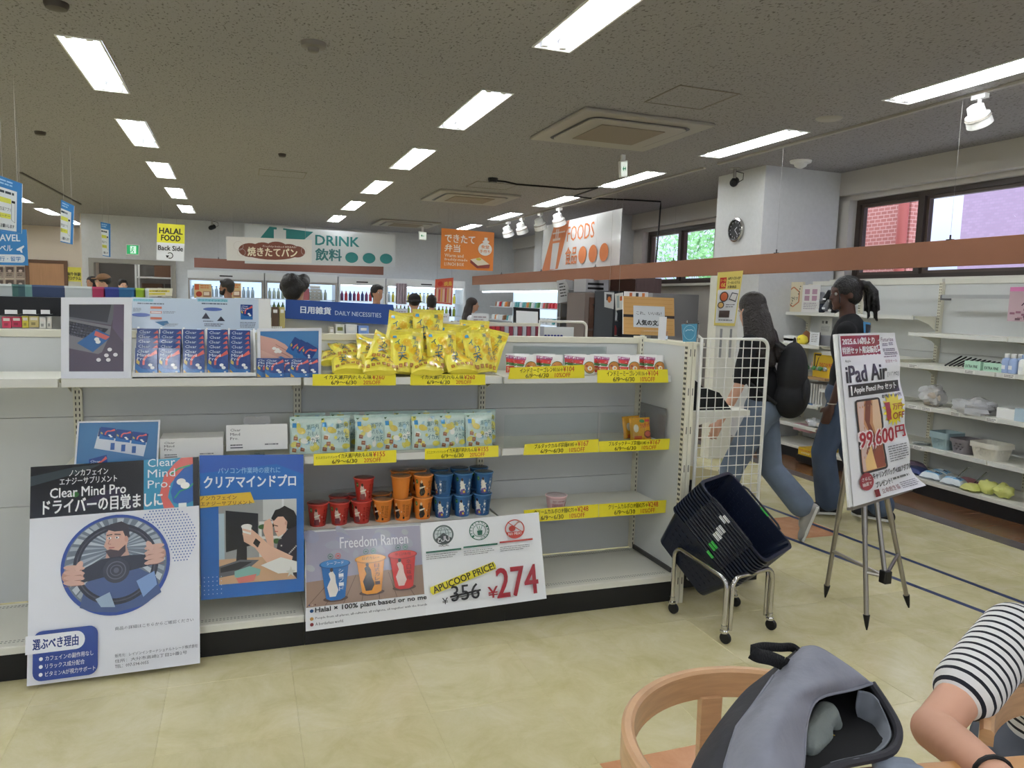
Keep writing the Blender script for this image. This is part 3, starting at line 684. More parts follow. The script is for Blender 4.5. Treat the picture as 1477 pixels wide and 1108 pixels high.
def art_mini(seed=0):
    q = random.Random(seed); cv = Canvas(100, 115); cv.rect(0, 0, 100, 115, (196, 216, 206))
    for i in range(16):
        cv.ell(q.uniform(5, 95), q.uniform(8, 110), q.uniform(5, 13), q.uniform(4, 9), q.choice([(222, 214, 110), (168, 204, 214), (236, 236, 226), (206, 200, 96)]), 10, q.random()*3)
    cv.rect(0, 0, 100, 7, (180, 206, 196)); cv.poly([(4, 8), (16, 8), (10, 14)], (60, 100, 50)); cv.rect(8, 20, 21, 34, (52, 140, 196))
    cv.ell(36, 44, 14, 10, (206, 186, 84), 14, .3)
    B = (44, 104, 112)
    cv.text('瀬戸内', 52, 24, 92, 40, B, 0, 1, -.08); cv.text('れもん', 56, 46, 92, 60, B, 0, 1, .05); cv.text('イカ天', 54, 66, 94, 84, B, .012, 1, -.05)
    for x, y, a in ((12, 60, .2), (20, 80, -.4), (34, 94, .5), (8, 96, .1)):
        cv.poly([(x, y), (x+13, y+2+4*a), (x+12, y+14), (x-1, y+12)], (146, 96, 62)); cv.rect(x+3, y+5, x+10, y+7, (206, 160, 110))
    cv.ell(82, 96, 12, 9, (216, 206, 84), 12)
    return cv
M_mini = mat('mini_pouch_mint', (200, 216, 206), .28, bump=.25, bscale=40)
P1 = [pouch(.136, .162, .034, 31+k, 'lemon_pouch', 'x', 'snack pouch', 'pale lemon snack pouches on the middle shelf', M_mini, art_mini(k), .003) for k in range(3)]
zm = LIPS[1]+.034; pos = ['leftmost', 'second from the left', 'third from the left', 'middle', 'third from the right', 'second from the right', 'rightmost']
for n, x in enumerate((441, 484, 534, 574, 615, 654, 692)):
    X = PY(x, 630, 3.34).x; copy_tree(P1[n % 3], (X, 3.345+.006*(n % 2), zm), (radians(-8), 0, radians((-4, 3, 0, 2, -2, 4, 1)[n])), 'pale lemon snack pouch in the front row, '+pos[n])
for n, x in enumerate((448, 498, 548, 590, 622, 664, 698)):
    X = PY(x, 622, 3.44).x; copy_tree(P1[(n+1) % 3], (X, 3.455, zm), (radians(-5), 0, radians((3, -3, 4, 0, 2, -4, 1)[n])), 'pale lemon snack pouch in the back row, '+pos[n])
for o in P1: drop(o)
# ---------------------------------------------------------------- white and orange noodle packs
def art_mie(seed=0):
    cv = Canvas(120, 90); cv.rect(0, 0, 120, 90, (232, 230, 226)); cv.poly([(0, 6), (62, 12), (58, 26), (0, 22)], (150, 60, 110)); cv.text('Mi goreng', 4, 8, 56, 20, (240, 230, 240), .01, 1)
    cv.poly([(0, 22), (54, 26), (46, 44), (0, 38)], (196, 44, 40)); cv.poly([(0, 38), (50, 44), (40, 54), (0, 50)], (70, 120, 60)); cv.poly([(0, 54), (50, 56), (40, 84), (0, 84)], (206, 58, 40)); cv.text('Instant', 6, 60, 38, 72, (240, 220, 120), 0, 1)
    cv.ell(84, 58, 34, 28, (46, 92, 44), 22); cv.ell(84, 58, 31, 25, (196, 126, 50), 20); cv.ell(84, 62, 14, 10, (240, 236, 220), 14); cv.ell(86, 62, 6, 5, (236, 160, 40), 10); cv.ell(68, 52, 8, 5, (150, 70, 40), 10); return cv
def art_hot(seed=0):
    cv = Canvas(110, 100); cv.rect(0, 0, 110, 100, (218, 158, 34)); cv.rect(0, 0, 110, 6, (196, 136, 28)); cv.text('ブルダック', 46, 26, 104, 46, (200, 52, 60), .03, 1, -.12)
    cv.ell(62, 16, 14, 8, (60, 130, 80), 14); cv.rect(78, 9, 104, 20, (206, 70, 90)); cv.ell(86, 76, 22, 18, (110, 50, 40), 20); cv.ell(86, 74, 17, 12, (196, 96, 80), 16); cv.rect(14, 82, 52, 97, (206, 90, 40)); cv.ell(24, 48, 13, 18, (236, 228, 210), 16); return cv
M_mie = mat('noodle_pack_white', (226, 224, 220), .3, bump=.2, bscale=40); M_hot = mat('noodle_pack_orange', (214, 154, 36), .3, bump=.2, bscale=40)
pm = pouch(.122, .098, .034, 51, 'noodle_pack', 'x', 'noodle pack', 'white instant noodle packs on the top shelf', M_mie, art_mie(), .002, top=.03)
row = [(757, 0), (796, 0), (841, 0), (878, 0), (906, 0), (944, 0)]
w_ = ['leftmost', 'second from the left', 'third from the left', 'third from the right', 'second from the right', 'rightmost']
for n, (x, _) in enumerate(row):
    X = PY(x, 530, 3.36).x
    copy_tree(pm, (X, 3.345+.01*(n % 2), zt), (radians(-10), 0, radians((3, -2, 2, 0, -3, 2)[n])), 'white instant noodle pack in the front row, '+w_[n])
    copy_tree(pm, (X-.018, 3.405, zt), (radians(-8), 0, radians((-4, 3, 0, 2, 4, -2)[n])), 'white instant noodle pack right behind the %s front pack' % w_[n])
drop(pm)
ph = pouch(.128, .115, .034, 61, 'noodle_pack', 'x', 'noodle pack', 'orange noodle packs', M_hot, art_hot(), .002, top=.03)
for x, Y, a, lab in ((925, 3.37, 5, 'orange square noodle pack standing at the front of the middle shelf'), (913, 3.43, 16, 'orange noodle pack half hidden behind the other orange pack')):
    copy_tree(ph, (PY(x, 620, Y).x, Y, zm), (radians(-12), 0, radians(a)), lab)
drop(ph)
# ---------------------------------------------------------------- noodle cups
def cup(kind):
    c1, lid, fig, nm, tx = {'red': ((176, 48, 40), (128, 56, 52), (206, 180, 170), 'red noodle cup', '辛口味噌'), 'orange': ((206, 120, 44), (150, 104, 64), (44, 34, 34), 'orange noodle cup', '日式カレー'),
        'blue': ((44, 92, 140), (58, 88, 116), (226, 222, 214), 'blue noodle cup', 'シーフード'), 'pink': ((206, 170, 172), (206, 186, 186), (150, 90, 96), 'pink noodle cup', '')}[kind]
    g = kind+' noodle cups' if kind != 'pink' else None
    r0, r1, h = (.033, .0445, .103) if kind != 'pink' else (.042, .052, .07)
    M_c = mat('cup_%s_paper' % kind, c1, .35)
    o = MB().lathe([(r0*.92, .004), (r0, 0), (r0+.0005, .003), (r1, h-.004)], (0, 0, 0), 28, capt=False).build('noodle_cup', M_c, None, smooth=True, at=(0, 0, 0)); tag(o, nm, 'noodle cup', g)
    MB().lathe([(r1, h-.006), (r1+.003, h-.004), (r1+.003, h-.001), (r1, h)], (0, 0, 0), 28, capb=False, capt=False).build('rim', mat('cup_rim_%s' % kind, [min(255, v+30) for v in c1], .4), o, smooth=True)
    MB().lathe([(r1, h-.002), (r1-.003, h+.0005), (.02, h+.0008)], (0, 0, 0), 28, capb=False).build('lid', mat('cup_lid_%s' % kind, lid, .25, coat=.4), o, smooth=True)
    cv = Canvas(100, 60)
    if kind != 'pink':
        cv.ell(14, 12, 6, 7, (64, 120, 60), 14); cv.text(tx[:2], 10, 9, 18, 15, (220, 220, 190), 0, 1)
        cv.poly([(30, 14), (36, 10), (40, 16), (46, 30), (52, 44), (44, 54), (30, 56), (24, 46), (30, 34), (26, 24)], fig)
        cv.ell(35, 12, 4, 5, (60, 40, 36) if kind != 'orange' else (226, 196, 160), 12); cv.poly([(26, 30), (50, 24), (50, 28), (27, 35)], (226, 220, 206)); 
        if kind == 'blue': cv.poly([(28, 44), (46, 40), (56, 56), (26, 58)], (104, 80, 140)); cv.ell(44, 50, 5, 4, (216, 180, 70), 10)
        if kind == 'red': cv.poly([(26, 40), (46, 38), (50, 56), (24, 56)], (120, 60, 66))
        for k, ch in enumerate(tx): cv.text(ch, 64, 10+k*46/len(tx), 72, 10+(k+.85)*46/len(tx), (40, 20, 18) if kind == 'orange' else ((236, 236, 230) if kind == 'blue' else (110, 20, 20)), .01, 1)
        cv.bars(76, 12, 92, 50, 8, [v*.6 for v in c1], .4, 3); cv.rect(57, 30, 59, 34, (220, 220, 210))
    else:
        cv.rect(0, 8, 100, 26, (214, 196, 196)); cv.text('CREAM CARBONARA', 10, 12, 60, 20, (150, 60, 80), .01, 1); cv.ell(78, 34, 14, 16, (206, 150, 130), 16); cv.bars(8, 30, 56, 54, 5, (170, 120, 124), .5, 2)
    def fm(u, v, e): a = (u-.5)*2.7-pi/2; r = r1+(r0-r1)*v+.0003+e; z = (h-.008)*(1-v)+.002*v; return Vector((r*cos(a), r*sin(a), z))
    cv.build('print', o, fm, .00015, .12, GLOSS)
    return o
zl = LIPS[2]+.034; Z2 = zl+.1035
cups = {k: cup(k) for k in ('red', 'orange', 'blue', 'pink')}
CU = [('red', 458.4, 3.36, 0, 8, 'front row, leftmost'), ('red', 489.5, 3.36, 0, 0, 'front row, second from the left'), ('red', 521.4, 3.36, 0, -20, 'front row, third from the left with a cup on top'),
      ('orange', 551.9, 3.36, 0, -38, 'front row, leftmost orange one'), ('orange', 580.8, 3.36, 0, -32, 'front row, middle orange one'), ('orange', 609.7, 3.36, 0, 0, 'front row, rightmost orange one'),
      ('blue', 638.3, 3.36, 0, -10, 'front row, leftmost blue one'), ('blue', 666.6, 3.36, 0, 0, 'front row, middle blue one'), ('blue', 695, 3.36, 0, -28, 'front row, rightmost blue one'),
      ('red', 525, 3.36, 1, 4, 'stacked alone on top of the front row'), ('orange', 578.2, 3.36, 1, 150, 'upper layer left, its plain back turned'), ('orange', 610.4, 3.36, 1, 0, 'upper layer, facing front'),
      ('blue', 639.2, 3.36, 1, -60, 'upper layer, left blue one'), ('blue', 668, 3.36, 1, 0, 'upper layer, middle blue one'), ('blue', 697.1, 3.36, 1, 3, 'upper layer, right blue one'),
      ('red', 489, 3.46, 0, 0, 'second row, behind the second red cup'), ('red', 515, 3.46, 0, 0, 'second row, behind the third red cup'), ('orange', 549, 3.46, 0, 20, 'second row, behind the leftmost orange cup'),
      ('orange', 578, 3.46, 0, 0, 'second row, lower, middle orange'), ('orange', 606, 3.46, 0, 0, 'second row, lower, right orange'), ('blue', 634, 3.46, 0, 0, 'second row, lower, left blue'), ('blue', 662, 3.46, 0, 0, 'second row, lower, middle blue'), ('blue', 690, 3.46, 0, 0, 'second row, lower, right blue'),
      ('orange', 577, 3.46, 1, 0, 'second row, upper, left orange'), ('orange', 601, 3.46, 1, 0, 'second row, upper, right orange'), ('blue', 633, 3.46, 1, 0, 'second row, upper, left blue'), ('blue', 662, 3.46, 1, 0, 'second row, upper, middle blue'), ('blue', 690, 3.46, 1, 0, 'second row, upper, right blue')]
for k, x, Y, lv, rz, ph in CU:
    X = PY(x, 735 if lv == 0 else 700, Y).x
    copy_tree(cups[k], (X, Y, zl+lv*.1035), (0, 0, radians(rz)), '%s noodle cup, %s' % (k, ph))
o = copy_tree(cups['pink'], (PY(802, 724, 3.36).x, 3.36, zl), (0, 0, .3), 'single pink noodle cup alone on the lowest shelf of the right bay')
for k in cups: drop(cups[k])
# ---------------------------------------------------------------- acrylic guards on the right bay
for (x0, y0, x1, y1), Y, lab in (((727, 597, 862, 654), 3.31, 'clear acrylic guard along the middle shelf, left half'), ((866, 595, 930, 640), 3.31, 'clear acrylic guard along the middle shelf behind the price tag')):
    X0, X1, Z0, Z1 = ext(x0, y0, x1, y1, Y)
    tag(MB().box(X0, X1, Y, Y+.002, zm, Z1).build('acrylic_guard', M_acryl), lab, 'shelf guard', 'clear shelf guards')
X0, X1, Z0, Z1 = ext(742, 500, 877, 530, 3.6)
tag(MB().box(X0, X1, YB-.016, YB-.0135, 1.14, Z1).build('acrylic_guard', M_acryl), 'clear acrylic guard standing against the back panel behind the white noodle packs', 'shelf guard')
tag(MB().box(2.026, 2.029, 3.30, 3.56, zm, zm+.17).build('divider', mat('divider_smoke', (150, 150, 150), .1, alpha=.55)), 'smoky plastic divider against the end panel on the middle shelf', 'divider')
# ---------------------------------------------------------------- posters hanging from the shelf lips
def art_pack(cv, x, y, w, h, rot=0, words=True):
    """the blue sachet picture, drawn in a cell"""
    c, s = cos(rot), sin(rot); cx, cy = x+w/2, y+h/2
    def P(u, v): a, b = (u-.5)*w, (v-.5)*h; return (cx+a*c-b*s, cy+a*s+b*c)
    cv.poly([P(0, 0), P(1, 0), P(1, 1), P(0, 1)], (26, 62, 128))
    cv.poly([P(0, .55), P(.3, .75), P(1, .8), P(1, 1), P(0, 1)], (40, 104, 168))
    arc = [P(.95, .05)]+[P(.62+.30*cos(a), .55+.33*sin(a)) for a in [(-1.4-.25*k) for k in range(9)]]+[P(.62+.2*cos(a), .55+.24*sin(a)) for a in [(-3.4+.25*k) for k in range(9)]]+[P(1, .2)]
    cv.poly(arc, (214, 96, 88)); cv.poly([P(.05, .4), P(.2, .5), P(.18, .62), P(.05, .55)], (196, 176, 90))
    cv.ell(*P(.68, .62), w*.10, h*.06, (240, 240, 238), 12, rot); cv.ell(*P(.78, .72), w*.10, h*.06, (228, 230, 230), 12, rot)
    if words:
        for k, tt in enumerate(('Clear', 'Mind', 'Pro')):
            cv.text(tt, *P(.08, .06+.14*k), P(.08, .06+.14*k)[0]+w*(.55 if k < 2 else .38), P(.08, .06+.14*k)[1]+h*.11, (225, 235, 245), 0, 1, rot*.0)
def poster(lab, cs, ytop, ybot, cv, **k):
    cc = [PY(*cs[0], ytop), PY(*cs[1], ytop), PY(*cs[2], ybot), PY(*cs[3], ybot)]
    return sheet('poster', lab, 'poster', cc, cv, .0012, gloss=True, **k)
cv = Canvas(243, 305); cv.rect(0, 0, 243, 305, (226, 227, 232))
cv.rect(0, 0, 243, 74, (10, 10, 12)); cv.poly([(0, 14), (60, 4), (100, 2), (70, 12), (0, 28)], (52, 62, 66))
cv.poly([(60, 60), (120, 36), (150, 66), (140, 74), (118, 50), (70, 68)], (44, 36, 56)); cv.ell(62, 44, 5, 4, (50, 110, 44), 12)
cv.text('ノンカフェイン', 53, 8, 108, 17, (232, 232, 232), .01); cv.text('エナジーサプリメント', 40, 19, 121, 29, (232, 232, 232), .01)
cv.text('Clear Mind Pro', 27, 33, 134, 47, (235, 235, 235), .02)
cv.rect(160, 0, 234, 74, (52, 140, 176)); cv.poly([(234, 0), (234, 14), (214, 22), (200, 38), (196, 58), (206, 74), (190, 74), (184, 52), (190, 26), (206, 8), (216, 0)], (206, 98, 88))
cv.poly([(234, 10), (234, 66), (218, 72), (204, 66), (200, 50), (206, 30), (220, 16)], (38, 92, 168)); cv.path([(206, 60), (214, 50), (228, 46), (234, 40)], 2, (40, 150, 110)); cv.path([(200, 24), (212, 16), (230, 12)], 2.5, (52, 150, 100))
cv.ell(216, 36, 7, 5, (236, 234, 228), 16); cv.ell(222, 42, 7, 5, (246, 244, 238), 16)
for k, tt in enumerate(('Clear', 'Mind', 'Pro.')): cv.text(tt, 166, -1+16*k, 166+(41, 41, 34)[k], 11+16*k, (222, 232, 238), 0, 2)
cv.rect(212, 68, 224, 74, (230, 235, 235)); cv.text('ドライバーの目覚ましに', 18, 49, 188, 70, (238, 238, 238), .025)
for i in range(20):
    for j in range(19):
        x, y = 150+i*4.6+(j % 2)*2.3, 76+j*4.2
        if (x-190)**2/48**2+(y-118)**2/48**2 < 1 and (x-121)**2/80**2+(y-150)**2/74**2 > 1 and x < 240: cv.rect(x, y, x+1.8, y+1.8, (70, 96, 160)); cv.l -= 1
cv.l += 1
cv.ell(121, 150, 78, 72, (34, 66, 146), 60); cv.ell(121, 149, 73, 67, (104, 114, 124), 60)
for k in range(34):
    a = 2*pi*k/34+.05*sin(k*7); b = .03+.02*(k % 3); cv.poly([(121+12*cos(a), 130+12*sin(a)), (121+71*cos(a-b), 148+65*sin(a-b)), (121+71*cos(a+b), 148+65*sin(a+b))], (150, 160, 168) if k % 2 else (178, 186, 192)); cv.l -= 1
cv.l += 1
cv.poly([(70, 206), (78, 172), (96, 162), (108, 150), (140, 150), (160, 162), (178, 172), (186, 196), (160, 212), (121, 218), (90, 214)], (62, 82, 126))
cv.ring(121, 149, 61, 58, 9, (20, 20, 24), 56); cv.ring(121, 149, 57, 54, 2, (66, 66, 72), 56)
cv.poly([(104, 146), (108, 128), (136, 126), (142, 146)], (190, 150, 130))
cv.poly([(106, 104), (112, 96), (128, 94), (136, 100), (138, 116), (134, 130), (126, 138), (114, 138), (108, 128), (103, 122), (106, 114)], (205, 160, 138))
cv.poly([(106, 98), (112, 91), (128, 88), (138, 94), (140, 112), (134, 112), (130, 102), (118, 102)], (40, 28, 24)); cv.poly([(105, 129), (112, 127), (124, 130), (134, 122), (134, 132), (126, 140), (112, 140)], (64, 42, 34))
cv.ell(111, 111, 2.6, 1.6, (240, 238, 234), 10); cv.ell(110.6, 111, 1.1, 1.3, (20, 16, 14), 8); cv.ell(122, 111, 2.8, 1.7, (240, 238, 234), 10); cv.ell(121.4, 111, 1.2, 1.3, (20, 16, 14), 8)
cv.path([(107, 107), (115, 106)], 1.4, (40, 28, 24)); cv.path([(118, 106), (127, 107)], 1.4, (40, 28, 24)); cv.path([(112, 113), (109, 119), (113, 120)], .9, (150, 104, 86)); cv.path([(110, 125), (118, 125)], 1.3, (150, 70, 66)); cv.ell(135, 114, 2.6, 4.5, (196, 146, 124), 10)
cv.poly([(64, 156), (100, 140), (142, 138), (178, 140), (178, 154), (142, 160), (104, 166), (68, 172)], (26, 26, 30)); cv.ell(121, 158, 19, 18, (44, 44, 50), 32); cv.ring(121, 158, 14, 13, 1.5, (88, 88, 96), 28); cv.ring(121, 158, 9, 8, 1.2, (88, 88, 96), 22); cv.ell(121, 158, 4, 4, (80, 80, 90), 16)
for hx, hy, f in ((60, 160, 1), (178, 140, -1)):
    cv.ell(hx, hy, 15, 12, (186, 142, 122), 18)
    for k in range(4): cv.ell(hx+f*2, hy-11+k*7.2, 15, 3.9, (206, 164, 144), 14, .12*f); cv.path([(hx-11, hy-7.2+k*7.2), (hx+12, hy-7.4+k*7.2)], .8, (130, 88, 74))
    cv.ell(hx+f*9, hy-13, 4.5, 8, (210, 168, 148), 12, .5*f)
cv.poly([(92, 196), (112, 188), (120, 210), (100, 208)], (150, 170, 190)); cv.poly([(150, 176), (176, 164), (180, 184), (160, 200)], (120, 150, 196))
cv.rrect(8, 232, 96, 300, 12, (34, 62, 140)); cv.rrect(-2, 237, 78, 262, 12, (234, 235, 240)); cv.rect(-2, 237, 12, 262, (234, 235, 240)); cv.text('選ぶべき理由', 8, 242, 69, 257, (34, 54, 120), .03)
for k, tt in enumerate(('カフェインの副作用なし', 'リラックス成分配合', 'ビタミンAが視力サポート')):
    cv.ell(19, 270+k*10.6, 2.6, 2.6, (236, 238, 244), 14); cv.text(tt, 25, 266.5+k*10.6, (90, 78, 93)[k], 273.5+k*10.6, (230, 234, 244), .005)
cv.text('商品の詳細はこちらからご確認ください', 120, 238, 234, 243, (70, 70, 84), 0, 1)
cv.text('販売元：レイゾンインターナショナルトレード株式会社', 120, 276, 240, 281, (60, 60, 72), 0, 1); cv.text('住所：大分市高崎2丁目20番2号', 120, 283.5, 224, 288.5, (60, 60, 72), 0, 1); cv.text('TEL：097-594-0055', 120, 291, 168, 295.5, (50, 50, 62), .01, 1)
poster('large poster of a man gripping a steering wheel with a black top panel', [(44.3, 673.8), (286.6, 659), (288.5, 956.7), (38.6, 990.2)], 3.268, 3.07, cv)
cv = Canvas(151, 206); cv.rect(0, 0, 151, 206, (40, 104, 182)); cv.poly([(0, 0), (151, 0), (151, 30), (110, 14), (60, 20), (0, 26)], (52, 92, 176))
cv.text('パソコン作業時の疲れに', 26, 18, 116, 27, (150, 196, 232), 0); cv.text('クリアマインドプロ', 6, 30, 139, 47, (228, 236, 244), .03)
cv.rect(26, 66, 140, 186, (150, 152, 150)); cv.rect(90, 66, 140, 96, (196, 198, 196)); cv.rect(118, 66, 121, 110, (220, 222, 222)); cv.rect(84, 98, 120, 150, (214, 214, 210)); cv.rect(88, 102, 100, 120, (120, 122, 120)); cv.rect(103, 102, 116, 120, (130, 128, 124)); cv.rect(88, 124, 116, 146, (150, 150, 146))
cv.ell(88, 106, 5, 3.5, (62, 96, 50), 12); cv.ell(110, 128, 5, 4, (60, 92, 48), 12); cv.rect(26, 150, 140, 186, (196, 160, 128)); cv.rect(26, 84, 34, 150, (170, 190, 200))
cv.poly([(36, 80), (83, 86), (82, 130), (36, 140)], (24, 26, 32)); cv.poly([(52, 134), (66, 132), (66, 156), (50, 160)], (36, 36, 40)); cv.poly([(26, 160), (56, 152), (84, 154), (60, 172), (26, 176)], (96, 98, 102)); cv.poly([(28, 162), (56, 155), (74, 156), (54, 166), (28, 169)], (50, 50, 54))
cv.poly([(104, 106), (108, 84), (122, 76), (136, 84), (140, 92), (140, 128), (126, 110)], (22, 18, 20)); cv.poly([(104, 96), (110, 92), (120, 92), (126, 100), (124, 116), (112, 122), (108, 114)], (222, 180, 158))
cv.poly([(102, 94), (108, 82), (122, 78), (134, 84), (130, 94), (120, 92), (112, 92), (106, 98)], (20, 17, 18)); cv.path([(106, 104), (112, 106)], 1.2, (60, 40, 36)); cv.path([(107, 113), (112, 114)], 1.1, (170, 80, 76)); cv.ell(124, 102, 2, 3, (206, 160, 140), 8)
cv.poly([(126, 112), (140, 106), (140, 186), (120, 160), (108, 150), (112, 128)], (38, 34, 46))
for k in range(14): cv.ell(116+(k*37 % 24), 124+(k*23 % 48), 1.3, 1.3, (176, 170, 170), 6); cv.l -= 1
cv.l += 1
cv.poly([(92, 98), (100, 94), (104, 104), (106, 140), (98, 150), (96, 130), (90, 112)], (216, 172, 150)); cv.poly([(60, 112), (70, 106), (82, 116), (100, 134), (134, 152), (130, 170), (96, 160), (78, 136), (62, 126)], (222, 180, 156)); cv.poly([(79, 122), (86, 128), (82, 136), (75, 129)], (24, 24, 28))
cv.ell(66, 104, 8, 3.5, (232, 230, 224), 14); cv.poly([(59, 104), (73, 104), (72, 118), (61, 116)], (236, 234, 228)); cv.path([(60, 108), (72, 112)], 3, (226, 184, 160)); cv.path([(60, 114), (72, 118)], 3, (226, 184, 160))
cv.poly([(86, 162), (116, 152), (140, 160), (140, 176), (112, 176)], (228, 228, 224)); cv.poly([(48, 168), (70, 162), (86, 168), (84, 176), (62, 182), (48, 176)], (130, 176, 168)); cv.poly([(50, 178), (80, 174), (76, 184), (54, 186)], (206, 120, 110))
cv.poly([(0, 58), (72, 54), (78, 70), (0, 75)], (214, 176, 52)); cv.text('ノンカフェイン', 1, 58, 52, 64, (60, 40, 40), .01, 1); cv.text('エナジーサプリメント', 1, 66, 74, 72, (60, 40, 40), .01, 1)
for i in range(5):
    for j in range(5): cv.ell(5+i*6, 174+j*6, .7, .7, (190, 214, 240), 6); cv.l -= 1
cv.l += 1; cv.poly([(131, 166), (133, 172), (139, 173), (134, 176), (135, 182), (131, 178), (126, 182), (128, 176), (123, 173), (129, 172)], (206, 206, 196))
poster('blue poster of a tired woman at a desk beside the driver poster', [(287.5, 656.8), (437.8, 655.6), (438.6, 853), (290, 866)], 3.268, 3.2, cv)
# noodle poster: photo sheet and overlapping white price sheet
cv = Canvas(175, 135); cv.rect(0, 0, 175, 135, (232, 232, 232)); cv.rect(1, 1, 172, 104, (156, 152, 168)); cv.poly([(1, 70), (172, 60), (172, 104), (1, 104)], (150, 124, 106))
for k in range(7): cv.path([(1+k*26, 104), (40+k*16, 66)], .8, (106, 84, 70)); cv.l -= 1
cv.l += 1; q = random.Random(3)
for k in range(26): cv.ell(q.uniform(5, 168), q.uniform(4, 60), q.uniform(4, 16), q.uniform(3, 9), (148+int(q.random()*22),)*2+(174,), 10, q.random())
cv.text('Freedom Ramen', 50, 11, 152, 27, (232, 230, 234), .015)
def pcup(x, y, w, h, c, lid, fig, tt, ct):
    cv.ell(x+w*.5, y+h+1, w*.42, 4, (90, 70, 60), 18); cv.poly([(x+w*.03, y+5), (x+w*.97, y+5), (x+w*.82, y+h), (x+w*.66, y+h+3), (x+w*.34, y+h+3), (x+w*.18, y+h)], c); cv.ell(x+w/2, y+5, w*.53, 6.5, [v*.8 for v in c], 24); cv.ell(x+w/2, y+4.4, w*.49, 5.5, lid, 24); cv.text(tt, x+w*.22, y+1.5, x+w*.8, y+6, ct, 0, 1)
    cv.poly([(x+w*.28, y+h*.34), (x+w*.4, y+h*.26), (x+w*.5, y+h*.4), (x+w*.52, y+h*.6), (x+w*.6, y+h*.8), (x+w*.5, y+h*.96), (x+w*.3, y+h*.96), (x+w*.22, y+h*.7), (x+w*.34, y+h*.5)], fig); cv.ell(x+w*.38, y+h*.25, 2.4, 2.8, (50, 36, 34), 10)
    for k, ch in enumerate(tt): cv.text(ch, x+w*.62, y+h*(.24+.6*k/len(tt)), x+w*.78, y+h*(.24+.6*(k+.85)/len(tt)), ct, .01, 1)
    for k, cc in enumerate(((70, 110, 96), (206, 90, 80) if c[2] > 150 else (90, 150, 120))): cv.ring(x+w*.35+k*11, y-6, 4, 4, .8, cc, 14); cv.rect(x+w*.35+k*11-1.8, y-7, x+w*.35+k*11+1.8, y-5, cc)
pcup(21, 43, 42, 52, (36, 104, 170), (54, 124, 186), (226, 220, 210), 'シーフード', (228, 236, 240)); pcup(72, 40, 44, 52, (216, 140, 34), (222, 154, 48), (40, 30, 30), '日式カレー', (70, 36, 20)); pcup(121, 38, 42, 52, (200, 46, 42), (206, 56, 50), (226, 200, 190), '辛口味噌', (110, 16, 16))
cv.text('Halal × 100% plant based or no me', 13, 105, 174, 113.5, (24, 24, 24), .035, 2); cv.text('People from all places, all-cultures, all religions, all together with the friends', 13, 117.5, 174, 121.5, (40, 40, 40), .01, 1); cv.text('A borderless world.', 13, 125, 52, 129, (40, 40, 40), .01, 1)
for k, c in enumerate(((40, 90, 140), (190, 140, 70), (130, 40, 44))): cv.ell(8, (109, 119.5, 127)[k], 2.6, 2.4, c, 12)
for k, c in enumerate(((40, 60, 120), (190, 160, 150), (90, 40, 40))): cv.ell(5+k*4, 101, 1, 1, c, 8)
poster('noodle poster, left sheet with three pictured cups on wooden planks', [(439.8, 767.4), (608, 757), (617, 887.3), (441, 911)], 3.272, 3.13, cv)
cv = Canvas(171, 131); cv.rect(0, 0, 171, 131, (236, 237, 238)); G = (44, 100, 80)
cv.ring(30, 20, 14.5, 14.5, 2.5, (90, 104, 100), 32); cv.ell(30, 20, 11.5, 11.5, (190, 200, 198), 28)
for r_ in (4, 8): cv.ring(30, 20, r_, 11.5, .7, (90, 104, 100), 24)
for y_ in (13, 18): cv.line(19, y_, 41, y_, .7, (90, 104, 100))
cv.poly([(18, 26), (30, 17), (42, 26), (37, 33), (23, 33)], (64, 70, 70)); cv.text('حلال', 22, 22, 38, 31, (236, 236, 236), .02, 2); cv.text('HALAL', 23, 34, 37, 37, (60, 60, 60), .02, 1)
cv.ring(81, 19, 14.5, 14.5, 1.2, G, 32); cv.ring(81, 19, 9.5, 9.5, .8, G, 28)
for k, ch in enumerate('100%PLANT-BASED'): a = pi*.78+k*2*pi*.96/16; x_, y_ = 81+12*cos(a), 19+12*sin(a); cv.text(ch, x_-1.3, y_-1.5, x_+1.3, y_+1.5, G, .02, 1, a+pi/2)
cv.poly([(77, 19), (85, 19), (84, 26), (78, 26)], G); 
for k in (-2, 0, 2): cv.line(81+k*.6, 19, 81+k*2, 12, 1, (110, 150, 134))
cv.ring(132, 22, 14.5, 14.5, 1.6, (190, 70, 60), 36); cv.poly([(119, 26), (145, 26), (141, 33), (132, 36), (123, 33)], (190, 70, 60)); cv.text('NO MEAT', 122, 27, 142, 31, (240, 236, 234), .02, 1); cv.ell(128, 21, 5, 4.5, (176, 60, 50), 14); cv.line(131, 18, 138, 12, 2, (176, 120, 110)); cv.ell(139, 11.5, 2, 2, (190, 140, 130), 8); cv.line(122, 11, 142, 27, 1.2, (190, 70, 60))
for x_, c in ((4, G), (56, G), (108, (180, 64, 56))): cv.poly([(x_, 42-x_*.03), (x_+49, 42-x_*.03), (x_+49, 44.5-x_*.03), (x_, 44.5-x_*.03)], c); cv.bars(x_, 47, x_+44, 55, 3, (130, 130, 130), .35, x_)
cv.poly([(7, 93), (97, 67), (100, 73), (100, 78), (10, 104), (7, 100)], (216, 204, 50)); cv.text('APUCOOP PRICE!', 9, 80.5, 99, 90, (40, 36, 24), .03, 2, -.281)
cv.text('¥', 22, 110, 30, 119, (40, 40, 42), 0); cv.text('356', 35, 95, 74, 117, (44, 44, 46), .01, 3); cv.line(33, 110, 76, 105.5, 2.6, (30, 30, 32)); cv.line(34, 113, 74, 109, 1.2, (30, 30, 32))
cv.text('¥', 86, 103, 100, 119, (160, 36, 46), .02, 3); cv.text('274', 99, 78, 159, 121, (158, 34, 46), .02, 3)
